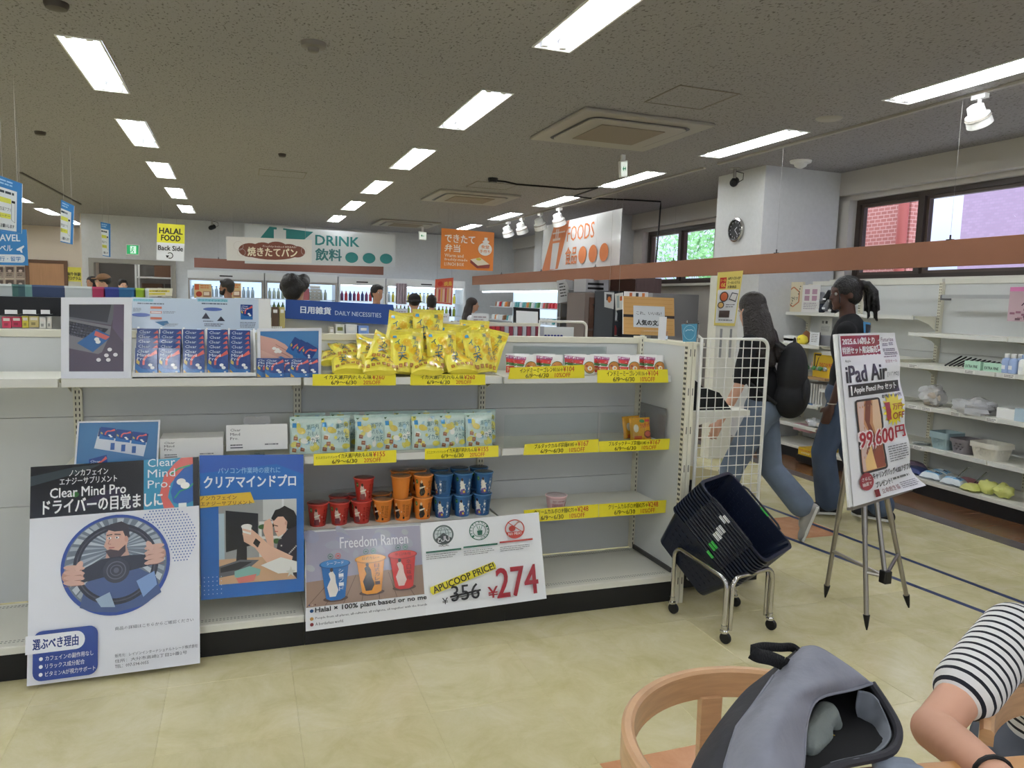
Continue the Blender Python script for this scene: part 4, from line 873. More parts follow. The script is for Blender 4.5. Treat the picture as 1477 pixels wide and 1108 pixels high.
poster('noodle poster, right sheet with the big red price and three round seals', [(606.9, 755), (777, 739), (788.3, 863.5), (614.5, 887.7)], 3.270, 3.128, cv)
# ---------------------------------------------------------------- sachet display on the left bay
M_frame = mat('frame_white', (225, 226, 232), .3)
def stand_frame(lab, cs, Y, cv, w=.012, lean=.03):
    c = [PY(cs[0][0], cs[0][1], Y+lean), PY(cs[1][0], cs[1][1], Y+lean), PY(cs[2][0], cs[2][1], Y), PY(cs[3][0], cs[3][1], Y)]; c = planar(c)
    t = thing('photo_stand', lab, 'photo stand', (c[3]+c[2])/2); b = bil(c); th = .012
    W_ = (c[1]-c[0]).length; H_ = (c[3]-c[0]).length; u, v = w/W_, w/H_
    m = MB()
    for q in ((0, 0, 1, v), (0, 1-v, 1, 1), (0, v, u, 1-v), (1-u, v, 1, 1-v)): m.slab([b(q[0], q[1]), b(q[2], q[1]), b(q[2], q[3]), b(q[0], q[3])], th)
    m.build('frame', M_frame, t)
    ins = [b(u, v, -.003), b(1-u, v, -.003), b(1-u, 1-v, -.003), b(u, 1-v, -.003)]
    p = MB().slab(ins, .004).build('picture', M_paper, t); cv.build('print', p, bil(ins), .0001, m=GLOSS)
    n = (c[3]-c[0]).cross(c[1]-c[0]).normalized(); mid = b(.5, .3, -th); ft = b(.5, 1, -th)
    MB().hexa([ft+Vector((-.02, .07, 0)), ft+Vector((.02, .07, 0)), ft+Vector((.02, .073, 0)), ft+Vector((-.02, .073, 0))], [mid+Vector((-.02, 0, 0)), mid+Vector((.02, 0, 0)), mid+Vector((.02, .003, 0)), mid+Vector((-.02, .003, 0))]).build('easel_back', M_dark, t)
    return t
cv = Canvas(84, 104); cv.rect(0, 0, 84, 104, (84, 72, 82)); cv.poly([(0, 0), (66, 0), (60, 30), (0, 20)], (66, 66, 70)); cv.poly([(0, 0), (68, 0), (72, 4), (64, 32), (0, 22)], (96, 96, 100)); cv.poly([(0, 0), (64, 0), (58, 28), (0, 19)], (58, 58, 62)); cv.poly([(68, 0), (84, 0), (84, 60), (66, 36)], (96, 82, 100))
cv.poly([(0, 22), (64, 34), (62, 48), (50, 74), (44, 77), (0, 68)], (120, 118, 122)); cv.poly([(0, 26), (60, 38), (40, 58), (0, 46)], (36, 36, 40))
for j in range(5):
    for i in range(11): x_, y_ = 1+i*4.6-j*1, 27+i*1+j*4.2; cv.poly([(x_, y_), (x_+3.6, y_+.8), (x_+3.2, y_+3.8), (x_-.4, y_+3)], (74, 74, 80)); cv.l -= 1
cv.l += 1; cv.poly([(34, 44), (42, 38), (62, 48), (60, 54), (36, 74), (12, 60)], (46, 96, 150)); cv.poly([(40, 41), (62, 50), (56, 55), (38, 48)], (200, 100, 90)); cv.ell(44, 58, 4, 3, (230, 230, 228), 12); cv.ell(42, 54, 4, 3, (230, 230, 228), 12)
for x_, y_ in ((62, 70), (57, 79), (71, 78), (45, 86), (60, 86)): cv.ell(x_, y_+1, 4, 3, (60, 50, 58), 12); cv.ell(x_, y_, 3.6, 3, (226, 222, 222), 12)
stand_frame('white upright frame showing pills beside a laptop on the top shelf', [(88, 429), (190, 429), (189, 546), (88, 546)], 3.31, cv, .027)
cv = Canvas(86, 66); cv.rect(0, 0, 86, 66, (70, 124, 176)); cv.poly([(0, 6), (22, 12), (36, 20), (46, 30), (48, 42), (42, 44), (30, 38), (14, 42), (0, 32)], (206, 160, 146)); cv.path([(20, 26), (44, 40)], 1, (166, 116, 104)); cv.path([(22, 20), (46, 34)], 1, (166, 116, 104)); cv.poly([(0, 28), (18, 36), (36, 44), (30, 50), (0, 44)], (216, 172, 156))
for x_, y_ in ((20, 26), (25, 28), (28, 31), (23, 31)): cv.ell(x_, y_, 3.2, 2.4, (236, 232, 226), 10)
for k in range(3): art_pack(cv, 42+k*9, 12+k*4, 20, 26, .55, False)
stand_frame('white landscape frame showing an open hand with pills on the top shelf', [(371, 474), (464, 473), (463, 544), (372, 545)], 3.33, cv, .012)
cv = Canvas(118, 58); cv.rect(0, 0, 118, 62, (66, 116, 160)); cv.poly([(30, 6), (104, 14), (98, 40), (24, 30)], (206, 212, 220)); cv.poly([(30, 6), (104, 14), (102, 24), (28, 16)], (40, 60, 104))
for k in range(3): art_pack(cv, 31+k*24, 6+k*3, 22, 14, .1, False)
for k in range(3): cv.rect(48+k*16, 24+k*2, 54+k*16, 32+k*2, (50, 90, 150))
art_pack(cv, 20, 40, 26, 24, -.2)
for x_, y_ in ((62, 54), (66, 50), (72, 48), (78, 50), (70, 54), (58, 60)): cv.ell(x_, y_, 3, 2.2, (226, 230, 232), 10)
stand_frame('white landscape frame showing a pill pack on the middle shelf behind the driver poster', [(112, 608), (231, 606), (227, 683), (106, 684)], 3.31, cv, .006)
# acrylic info cards
def card_art(k):
    cv = Canvas(92, 46); cv.rect(0, 0, 92, 46, (196, 210, 224)); cv.rect(2, 2, 46 if k else 30, 6, (130, 190, 206)); cv.text('クリアマインドプロ', 3, 2.4, 44 if k else 28, 5.8, (60, 110, 130), 0, 1); cv.bars(8, 8, 60, 11, 1, (90, 100, 116), .6, 2)
    if k == 0:
        for y_ in (13, 20, 29): cv.rect(26, y_, 42, y_+3.4, (206, 110, 80))
        cv.rect(27, 20.8, 41, 22.6, (236, 236, 236)); cv.ell(13, 26, 13, 2.8, (92, 112, 176), 20); cv.bars(2, 16, 14, 22, 3, (130, 136, 150), .5, 5); cv.poly([(32, 36), (50, 34), (52, 38), (44, 42), (38, 39)], (60, 110, 150)); cv.bars(46, 38, 66, 43, 3, (130, 136, 150), .5, 7); cv.bars(44, 20, 62, 24, 2, (130, 136, 150), .5, 9)
    else:
        cv.ell(24, 17, 14, 2.6, (84, 106, 170), 20); cv.poly([(8, 31), (14, 22), (20, 31)], (60, 60, 74)); cv.poly([(30, 34), (36, 27), (42, 34)], (50, 50, 66)); art_pack(cv, 65, 9, 18, 22); cv.bars(10, 34, 26, 36, 1, (100, 104, 120), .6, 3); cv.bars(12, 38, 40, 43, 2, (90, 94, 110), .5, 4); cv.bars(64, 35, 88, 44, 4, (120, 126, 140), .5, 8)
    return cv
for k, (a, lab) in enumerate((((190, 430, 284, 474), 'left clear card stand with a pale blue information sheet above the sachets'), ((283, 430, 373, 475), 'right clear card stand with a pale blue information sheet above the sachets'))):
    X0, X1, Z0, Z1 = ext(*a, 3.55); c = [Vector((X0, 3.56, Z1)), Vector((X1, 3.56, Z1)), Vector((X1, 3.53, Z0)), Vector((X0, 3.53, Z0))]
    t = thing('card_stand', lab, 'sign', ((X0+X1)/2, 3.46, zt)); p = MB().slab(c, .002).build('sheet', M_paper, t); card_art(k).build('print', p, bil(c), .0001, m=GLOSS)
    MB().box(X0+.02, X0+.03, 3.545, 3.55, zt, Z0+.02).box(X1-.03, X1-.02, 3.545, 3.55, zt, Z0+.02).build('stand_feet', M_white, t)
X0, X1, Z0, Z1 = ext(191, 476, 369, 541, 3.33)
t = thing('sachet_display', 'white stepped tray holding five columns of blue sachets', 'display tray', ((X0+X1)/2, 3.4, zt))
m = MB(); m.box(X0, X1, 3.31, 3.314, zt, zt+.02).box(X0, X1, 3.31, 3.52, zt, zt+.004)
m.prism([(X0, 3.455, zt+.005), (X0, 3.50, zt+.005), (X0, 3.52, zt+.185), (X0, 3.505, zt+.185)], (X1-X0, 0, 0)); m.build('tray', M_white, t)
cxs = [PY(x, 510, 3.36).x for x in (212, 245, 279, 314, 346)]
for k in range(6):
    e = [X0+.004]+[(a+b)/2 for a, b in zip(cxs, cxs[1:])]+[X1-.004]
    MB().prism([(e[k]-.004, 3.335, zt+.004), (e[k]-.004, 3.47, zt+.004), (e[k]-.004, 3.505, zt+.195), (e[k]-.004, 3.33, zt+.03)], (.008, 0, 0)).build('divider', M_white, t)
def sachet():
    cv = Canvas(85, 115); art_pack(cv, 0, 0, 85, 115); cv.poly([(2, 90), (16, 106), (20, 113), (2, 113)], (200, 160, 60)); cv.rect(68, 98, 76, 104, (210, 216, 220))
    o = MB().box(-.041, .041, 0, .004, 0, .112).build('sachet', mat('sachet_navy', (24, 50, 110), .3), None, at=(0, 0, 0)); tag(o, 'x', 'sachet', 'blue sachets in the display tray')
    cv.build('print', o, lambda u, v, e: Vector(((u-.5)*.08, -e, .111*(1-v)+.0005)), .00008, m=FOIL); return o
ps = sachet(); on = ['front', 'second', 'third', 'fourth', 'rearmost']; cn = ['leftmost', 'second', 'middle', 'fourth', 'rightmost']
for c in range(5):
    for k in range(5):
        copy_tree(ps, (cxs[c]+rnd.uniform(-.002, .002), 3.322+k*.021, zt+.008+k*.0185), (radians(-14), 0, radians(rnd.uniform(-2, 2))), '%s blue sachet in the %s column of the tray' % (on[k], cn[c]))
for n, (x, Y, a) in enumerate(((384, 3.305, -6), (396, 3.295, 2), (413, 3.305, 0), (432, 3.295, -3), (446, 3.303, 5))):
    copy_tree(ps, (PY(x, 532, Y).x, Y, zt), (radians(-4), 0, radians(a)), 'blue sachet leaning in front of the hand picture, %s of five' % ('leftmost', 'second', 'third', 'fourth', 'rightmost')[n], 'blue sachets in front of the hand picture', (.95, 1, .62 if 0 else .72))
drop(ps)
# white cartons on the middle shelf
cv = Canvas(90, 34)
for k, tt in enumerate(('Clear', 'Mind', 'Pro.')): cv.text(tt, 6, 5+k*5.6, 6+(15, 14, 12)[k], 8.6+k*5.6, (50, 50, 54), 0, 1)
cv.bars(6, 26, 24, 28, 1, (90, 90, 90), .8, 1); cv.bars(56, 26, 84, 29, 1, (120, 120, 120), .6, 2); cv.rect(6, 29.5, 24, 31, (90, 90, 96))
X0, X1, Z0, Z1 = ext(231, 632, 322, 684, 3.33)
o = tag(MB().box(X0, X1, 3.33, 3.47, zm, Z1).build('carton', mat('carton_white', (226, 225, 222), .45), bevel=.001), 'closed white carton lying on the middle shelf', 'box', 'white supplement cartons')
cv.build('print', o, bil(rectc(X0, X1, Z1-.085, Z1, 3.329)), .0001)
X0, X1, Z0, Z1 = ext(326, 614, 415, 649, 3.34); c = [Vector((X0, 3.37, Z1)), Vector((X1, 3.37, Z1)), Vector((X1, 3.34, Z0)), Vector((X0, 3.34, Z0))]
t = thing('carton', 'white carton tilted up on a small stand with its lid flap raised', 'box', ((X0+X1)/2, 3.4, zm), 'white supplement cartons')
o = MB().slab(c, .03).build('carton_body', MATS['carton_white'], t); cv.build('print', o, bil(c), .0001)
xm = (X0+X1)/2; f = lambda x, z: (xm-.0+x, 3.385, Z1+z)
MB().prism([f(-.055, 0), f(-.055, .022), f(-.045, .034), f(-.012, .034), f(0, .028), f(.012, .034), f(.045, .034), f(.055, .022), f(.055, 0), f(.04, 0), f(0, -.01), f(-.04, 0)], (0, .002, 0)).build('flap', mat('carton_grey_inside', (150, 150, 150), .6), t)
MB().box(xm-.03, xm+.03, 3.35, 3.40, zm, zm+.004).box(xm-.012, xm+.012, 3.37, 3.378, zm, Z0+.01).build('stand', M_acryl, t)
# ---------------------------------------------------------------- wire grid panel, small blue sign, end desk
def arcpts(c, r, a0, a1, n=6, ax=(1, 0, 0), az=(0, 0, 1)):
    ax, az = Vector(ax), Vector(az); return [Vector(c)+ax*r*cos(a0+(a1-a0)*i/n)+az*r*sin(a0+(a1-a0)*i/n) for i in range(n+1)]
gx0, gx1 = PY(1006, 600, 3.18).x, PY(1101, 600, 3.18).x; gz = PY(1055, 489, 3.18).z; gb = .10
t = thing('wire_grid_panel', 'white wire grid panel standing at the end of the shelving behind the baskets', 'grid panel', ((gx0+gx1)/2, 3.18, gb))
fr = [(gx0, 3.18, gb), (gx0, 3.18, gz)]+[tuple(p) for p in arcpts((gx1-.045, 3.18, gz-.045), .045, pi/2, 0)]+[(gx1, 3.18, gb)]
MB().tube(fr, .009, 10).build('frame_tube', mat('wire_white', (232, 230, 222), .35), t, smooth=True)
for k in range(1, 8): x = gx0+(gx1-gx0)*k/8; MB().tube([(x, 3.18, gb), (x, 3.18, gz-.005)], .0024, 5).build('wire', MATS['wire_white'], t)
n = int((gz-gb)/.05)
for k in range(0, n): z = gz-.045-k*.05; MB().tube([(gx0, 3.177, z), (gx1, 3.177, z)], .0024, 5).build('wire', MATS['wire_white'], t)
MB().tube([(gx0, 3.18, gb), (gx1, 3.18, gb)], .008, 8).build('frame_tube', MATS['wire_white'], t)
c = pyc(3.14, (983, 468), (1006, 467), (1004, 493), (985, 493)); cv = Canvas(22, 25); cv.rect(0, 0, 22, 25, (70, 140, 170)); cv.ring(11, 12, 9, 10.5, .5, (170, 206, 216), 24); cv.path([(5, 10), (8, 8), (11, 8.5), (14, 8), (17, 10)], .8, (200, 226, 232))
t = thing('card_holder', 'small blue card in a clear clip on top of the end post', 'sign', (2.053, 3.14, 1.31)); p = MB().slab(c, .001).build('card', M_paper, t); cv.build('print', p, bil(c), .0001)
MB().box(2.0, 2.1, 3.138, 3.141, c[0].z+.004, c[0].z+.008).box(2.018, 2.022, 3.141, 3.145, 1.3, c[0].z+.02).box(2.083, 2.087, 3.141, 3.145, 1.3, c[0].z+.02).build('clip', M_acryl, t)
# end unit behind the grid: low white desk with black box, base
t = thing('end_shelf_unit', 'white shelf unit behind the wire grid with a curved bracket', 'shelving unit', (2.4, 3.5, 0))
MB().box(2.085, 2.62, 3.26, 3.7, 0.02, .14).build('base', M_dark, t); MB().box(2.08, 2.1, 3.24, 3.72, .14, 1.25).build('back_panel', M_panel, t)
za = PY(1040, 592, 3.28).z
MB().box(2.1, PY(1079, 590, 3.28).x, 3.26, 3.62, za-.03, za).build('shelf', M_shelf, t, bevel=.003)
MB().prism([(2.1, 3.27, za-.03), (2.45, 3.27, za-.03), (2.3, 3.27, za-.05), (2.17, 3.27, za-.08), (2.12, 3.27, za-.15), (2.1, 3.27, za-.16)], (0, .004, 0)).build('bracket', M_shelf, t)
MB().box(2.1, 2.6, 3.28, 3.66, .14, .16).build('shelf', M_shelf, t)
MB().box(2.1, 2.5, 3.28, 3.66, .42, .44).build('shelf', M_shelf, t)
tag(MB().prism([(2.11, 3.30, za), (2.42, 3.30, za), (2.34, 3.30, za+.09), (2.24, 3.30, za+.12), (2.14, 3.30, za+.19), (2.11, 3.30, za+.19)], (0, .25, 0)).build('black_bag', mat('bag_black_cloth', (14, 14, 16), .8, bump=.3, bscale=30)), 'black cloth bag lying on the shelf behind the wire grid', 'bag')
tag(MB().prism([(2.12, 3.30, .45), (2.36, 3.30, .46), (2.37, 3.30, .62), (2.18, 3.30, .66), (2.12, 3.30, .66)], (0, .01, 0)).build('paper_folder', mat('folder_manila', (214, 202, 158), .6)), 'cream paper folder standing behind the wire grid', 'folder')
for k, (x, z) in enumerate(((2.13, .45), (2.155, .45), (2.18, .45))):
    tag(MB().lathe([(.011, 0), (.011, .12), (.009, .122), (.009, .15)], (x, 3.27, .161 if 0 else .441), 10).build('pen', mat('pen_dark', (40, 40, 46), .4)), 'dark pen standing behind the wire grid, %s of three' % ('leftmost', 'middle', 'rightmost')[k], 'pen', 'pens behind the grid')
# ---------------------------------------------------------------- basket stack on a chrome stand
Sx = (CR*.192+CD*(-.02)+CF*.215).normalized()
Lx = (CR*.225+CD*.305-CF*.172); Lx = (Lx-Sx*Lx.dot(Sx)).normalized(); Nx = Sx.cross(Lx)
if Nx.dot(-CD) < 0: Nx = -Nx
SW, LW, DP = .30, .425, .20
M_bask = mat('basket_navy_plastic', (15, 23, 42), .32); M_hand = mat('basket_handle_black', (16, 20, 30), .35)
def basket():
    """local: x short, y long, z up (opening at top, z=0 rim)"""
    o = bpy.data.objects.new('shopping_basket', None); reg(o, None, (0, 0, 0)); tag(o, 'x', 'shopping basket', 'navy shopping baskets nested on the stand')
    def ringp(z, n=5):
        f = 1+z/DP*.22; a, b, r = SW/2*f, LW/2*f, .035; out = []
        for cx, cy, a0 in ((a-r, b-r, 0), (-a+r, b-r, pi/2), (-a+r, -b+r, pi), (a-r, -b+r, 3*pi/2)):
            out += [Vector((cx+r*cos(a0+pi/2*i/n), cy+r*sin(a0+pi/2*i/n), z)) for i in range(n+1)]
        return out
    R0, R1 = ringp(0), ringp(-DP); n = len(R0)
    # rim
    m = MB(); out = [p*1.0+Vector((p.x, p.y, 0)).normalized()*.016 for p in R0]; lo = [p-Vector((0, 0, .007)) for p in out]
    m.add(R0+out+lo, [(i, n+i, n+(i+1) % n, (i+1) % n) for i in range(n)]+[(n+i, 2*n+i, 2*n+(i+1) % n, n+(i+1) % n) for i in range(n)])
    m.build('rim', M_bask, o, solid=.0025, at=(0, 0, 0))
    # slotted walls
    w = MB(); rows = [0, -.03, -.045, -.06, -.075, -.09, -.105, -.12, -.135, -.15, -.165, -.18, -DP]
    for i in range(n):
        a0, a1, b0, b1 = R0[i], R0[(i+1) % n], R1[i], R1[(i+1) % n]; L_ = (a1-a0).length
        if L_ < .05: w.add([a0, a1, b1, b0], [(0, 1, 2, 3)]); continue
        k = max(3, int(L_/.0165)); k += 1-k % 2
        def P(u, z): t_ = -z/DP; return (a0*(1-u)+a1*u)*(1-t_)+(b0*(1-u)+b1*u)*t_
        for r_ in range(len(rows)-1):
            for c in range(k):
                if 0 < r_ < len(rows)-2 and r_ % 2 == 1 and (c % 2 == 1): continue
                w.add([P(c/k, rows[r_]), P((c+1)/k, rows[r_]), P((c+1)/k, rows[r_+1]), P(c/k, rows[r_+1])], [(0, 1, 2, 3)])
    w.add([p.copy() for p in R1], [tuple(range(n))]); w.build('lattice_body', M_bask, o, solid=.002, at=(0, 0, 0))
    a, b = SW/2+.006, LW/2
    for s in (1, -1): MB().tube([(s*a, -b*.62, .004), (s*(a+.006), -b*.5, .010), (s*(a+.006), b*.5, .010), (s*a, b*.62, .004)], .005, 6).build('handle', M_hand, o, at=(0, 0, 0))
    return o
pb_ = basket(); base = PF(1012, 698, 3.48)
RB = Matrix((Sx, Lx, Nx)).transposed() if Sx.cross(Lx).dot(Nx) > 0 else Matrix((-Sx, Lx, Nx)).transposed()
names = ['topmost', 'second from the top', 'third from the top', 'fourth from the top', 'fifth from the top', 'sixth from the top', 'middle', 'sixth from the bottom', 'fifth from the bottom', 'fourth from the bottom', 'third from the bottom', 'second from the bottom', 'bottom']
c0 = base+Sx*SW/2+Lx*LW/2
for k in range(13):
    copy_tree(pb_, c0-Nx*(.0165*k), RB.to_euler(), 'navy plastic shopping basket, %s of the nested tilted stack' % names[k])
for c in list(pb_.children): bpy.data.objects.remove(c)
bpy.data.objects.remove(pb_)
M_gt = mat('label_green', (70, 190, 80), .5); M_wt = mat('label_white', (226, 228, 230), .5)
bx = [o for o in bpy.data.objects if o.name.startswith('shopping_basket')]; bx.sort(key=lambda o: -(o.location-c0).dot(Nx))
for k, (i, m_, f) in enumerate(((0, M_wt, -.02), (1, M_wt, -.03), (3, M_wt, -.0), (4, M_wt, .0), (5, M_wt, .01), (6, M_wt, .01), (8, M_gt, .03), (9, M_gt, .03), (11, M_gt, .05))):
    q = MB().box(-SW/2-.0165, -SW/2-.0135, f-.02, f+.02, -.014, -.002); q.ms = [m_]; me = bpy.data.meshes.new('label'); me.from_pydata(q.v, [], q.f); me.materials.append(m_)
    for s in ((1,) if RB.col[0].dot(Sx) > 0 else (-1,)):
        o = bpy.data.objects.new('label', me); COL.objects.link(o); o.parent = bx[i]
        if s < 0: o.scale = (-1, 1, 1)
q = MB().box(SW/2+.0, SW/2+.0165, .0, .05, .001, .003); me = bpy.data.meshes.new('label'); me.from_pydata(q.v, [], q.f); me.materials.append(M_gt); o = bpy.data.objects.new('label', me); COL.objects.link(o); o.parent = bx[0]
if RB.col[0].dot(Sx) < 0: o.scale = (-1, 1, 1)
# stand
L1, L2, L3, L4 = Vector((1.95, 3.03, 0)), Vector((1.997, 2.678, 0)), Vector((2.292, 2.741, 0)), Vector((2.30, 3.02, 0))
t = thing('basket_stand', 'chrome tube stand on four casters carrying the tilted basket stack', 'stand', (L1+L2+L3+L4)/4)
ha, hb = PY(975, 800, 3.03).z, .30
def leg_tube(a, b, za_, zb_, r=.011):
    d = (b-a).normalized(); q = .05
    pts = [a+Vector((0, 0, .06)), a+Vector((0, 0, za_-q))]+[a+d*(q-q*cos(k*pi/10))+Vector((0, 0, za_-q+q*sin(k*pi/10))) for k in range(1, 6)]
    pts += [b-d*(q-q*cos(k*pi/10))+Vector((0, 0, zb_-q+q*sin(k*pi/10))) for k in range(5, 0, -1)]+[b+Vector((0, 0, zb_-q)), b+Vector((0, 0, .06))]
    return MB().tube(pts, r, 10)
leg_tube(L1, L2, .335, .30).build('leg_frame', M_chrome, t, smooth=True); leg_tube(L2+Vector((.03, 0, 0)), L3, .30, .30).build('leg_frame', M_chrome, t, smooth=True); leg_tube(L4, L3+Vector((0, .03, 0)), .33, .30).build('leg_frame', M_chrome, t, smooth=True)
for p in (L1, L2, L3, L4):
    c = MB().lathe([(.013, .05), (.018, .052), (.018, .062), (.014, .066), (.013, .085)], p, 14).build('caster', M_chrome, t, smooth=True)
    MB().lathe([(.006, -.009), (.024, -.009), (.026, -.006), (.026, .006), (.024, .009), (.006, .009)], p+Vector((.01, 0, .026)), 16, (0.9, .4, 0)).build('wheel', M_black, c, smooth=True)
# ---------------------------------------------------------------- tablet poster on an easel
A, B, C_ = Vector((2.843, 2.99, 0)), Vector((2.744, 2.612, 0)), Vector((3.165, 2.762, 0))
ft, fb = 3.62, 3.56
cs = [PF(1208.5, 482, 3.48), PF(1291, 480, 3.78), PF(1316, 703, 3.66), PF(1230, 731, 3.34)]; cs = planar(cs)
bn = bil(cs); n = (cs[3]-cs[0]).cross(cs[1]-cs[0]).normalized()
t = thing('easel', 'brushed metal tripod easel holding the tablet poster board', 'easel', (A+B+C_)/3)
ap = (cs[0]+cs[1])/2*.75+(cs[2]+cs[3])/2*.25-n*.05
for p, lab in ((A, ''), (B, ''), (C_, '')):
    d = (ap-p).normalized(); l = MB().tube([p+d*.07, p+d*.45], .0115, 12).tube([p+d*.44, ap], .014, 12).build('leg', M_steel, t, smooth=True)
    MB().tube([p, p+d*.02, p+d*.07], [.003, .008, .016], 12).build('tip', M_black, l, smooth=True)
hub = PF(1277, 832, 3.5)
MB().tube([hub, ap], .011, 10).build('centre_post', M_steel, t, smooth=True)
mB = B+(ap-B)*((hub.z)/(ap.z)); mC = C_+(ap-C_)*((hub.z+.02)/ap.z); mA = A+(ap-A)*(hub.z/ap.z)
for p in (mB, mC, mA): MB().tube([hub, p], .009, 8).build('brace', M_steel, t)
MB().box(hub.x-.02, hub.x+.02, hub.y-.02, hub.y+.02, hub.z-.03, hub.z+.03).build('hub', M_dark, t, bevel=.004)
MB().frame_box(bn(0, 1.005), bn(1, 1.005)-bn(0, 1.005), -n*.03, (cs[3]-cs[0]).normalized()*.012).build('ledge', M_steel, t)
t = thing('tablet_poster', 'tall white tablet sale poster on the easel', 'poster', (cs[2]+cs[3])/2)
MB().slab([c+(cs[0]-cs[1]).normalized()*.02-n*.002 for c in cs], .012).build('backing_board', M_white, t)
cv = Canvas(84, 236); cv.rect(0, 0, 84, 236, (232, 232, 234)); MR = (140, 34, 48)
cv.rect(2, 3, 58, 32, MR); cv.text('2025.6.16㈪より', 4, 6, 50, 16, (238, 232, 232), .03); cv.text('特別セット限定販売！', 3, 19, 55, 29, (238, 232, 232), .03)
cv.text('Futurize', 60, 7, 80, 13, (110, 60, 90), .0); 
for x_, y_, w_ in ((62, 16, 7), (72, 15, 5), (62, 24, 2), (66, 24, 12), (63, 30, 16)): 
    for k in range(int(w_/1.6)+1): cv.rect(x_+k*1.7, y_, x_+k*1.7+1.2, y_+1.6, (70, 60, 90)); cv.rect(x_+k*1.7, y_+2.6, x_+k*1.7+1.2, y_+4, (70, 60, 90)); cv.l -= 2
cv.l += 2; cv.bars(61, 36, 80, 38, 1, (110, 90, 110), .6, 1); cv.text('記念セール', 62, 41, 79, 46, MR, 0, 1); cv.text('Apple', 5, 37, 13, 42, (60, 60, 60), 0, 1)
cv.text('iPad Air', 5, 46, 62, 70, (26, 24, 28), .03, 3); cv.text('[11" M2]', 63, 60, 81, 67, (90, 90, 96), 0, 1)
cv.rect(6, 73, 80, 90, (34, 30, 34)); cv.rect(9, 75, 11, 88, (230, 230, 230)); cv.text('Apple Pencil Pro セット', 13, 76, 76, 87, (236, 236, 236), .02)
cv.rrect(13, 95, 49, 198, 4, (36, 30, 34)); cv.rrect(15.5, 98, 46.5, 195, 2, (190, 132, 92))
for pts, c in (([(16, 98), (26, 98), (22, 130), (30, 150), (20, 194), (16, 194)], (206, 176, 164)), ([(28, 98), (36, 98), (30, 130), (40, 160), (30, 190), (22, 170), (30, 150), (24, 124)], (120, 60, 44)), ([(38, 98), (46, 98), (46, 140), (40, 160), (34, 130)], (222, 186, 150)), ([(34, 170), (46, 150), (46, 194), (28, 194)], (140, 70, 50)), ([(20, 180), (30, 160), (34, 194), (20, 194)], (226, 186, 120))): cv.poly(pts, c)
cv.text('本体109,600円', 52, 92, 80, 98, (50, 50, 50), .02, 1)
st = [(66+(17 if k % 2 else 11.5)*cos(2*pi*k/32), 116+(26 if k % 2 else 18)*sin(2*pi*k/32)) for k in range(32)]; cv.poly(st, (226, 206, 40))
cv.text('1', 55, 105, 60.5, 130, (160, 40, 44), .04); cv.text('万円', 64, 108, 78, 117, (150, 40, 44), .02); cv.text('OFF', 63, 121, 81, 131, (150, 40, 44), .02)
cv.text('99,600', 13, 140, 64, 166, (236, 220, 220), .09, 2); cv.text('99,600', 14, 141, 63, 165, (160, 34, 46), .03, 2); cv.text('円', 66, 141, 80, 158, (160, 34, 46), .04)
cv.bars(52, 168, 80, 192, 7, (120, 120, 124), .45, 6); cv.text('キャリングバッグ+USBアダプタ', 26, 199, 82, 208, (50, 46, 50), .02, 2); cv.text('プレゼント！', 28, 212, 50, 220, (50, 46, 50), .02, 2); cv.bars(52, 213, 80, 218, 1, (110, 110, 110), .6, 9)
cv.ell(17, 208, 9, 12, MR, 24); cv.text('さらに', 11, 202, 23, 207, (238, 230, 230), .01, 1); cv.text('抽選で', 11, 209, 23, 214, (238, 230, 230), .01, 1)
cv.rect(24, 222, 30, 232, (120, 26, 36)); cv.text('立命館生協', 33, 223, 56, 230, (120, 40, 46), .01, 1); cv.bars(58, 222, 80, 232, 4, (130, 130, 134), .45, 11)
def curl(u, v, e=0):
    p = bn(u, v, e+.0035); d = .03*max(0, (v-.86)/.14)**2*u; p += n*d+(cs[1]-cs[0]).normalized()*.06*max(0, (v-.82)/.18)**2*u
    return p+n*.006*sin(v*22+u*4)*u
g = MB().grid(lambda a, b: curl(a, 1-b, -.001), 8, 24).build('poster_sheet', M_paper, t, smooth=True)
cv.build('print', g, lambda u, v, e: curl(u, v, e), .00012, .06, GLOSS)
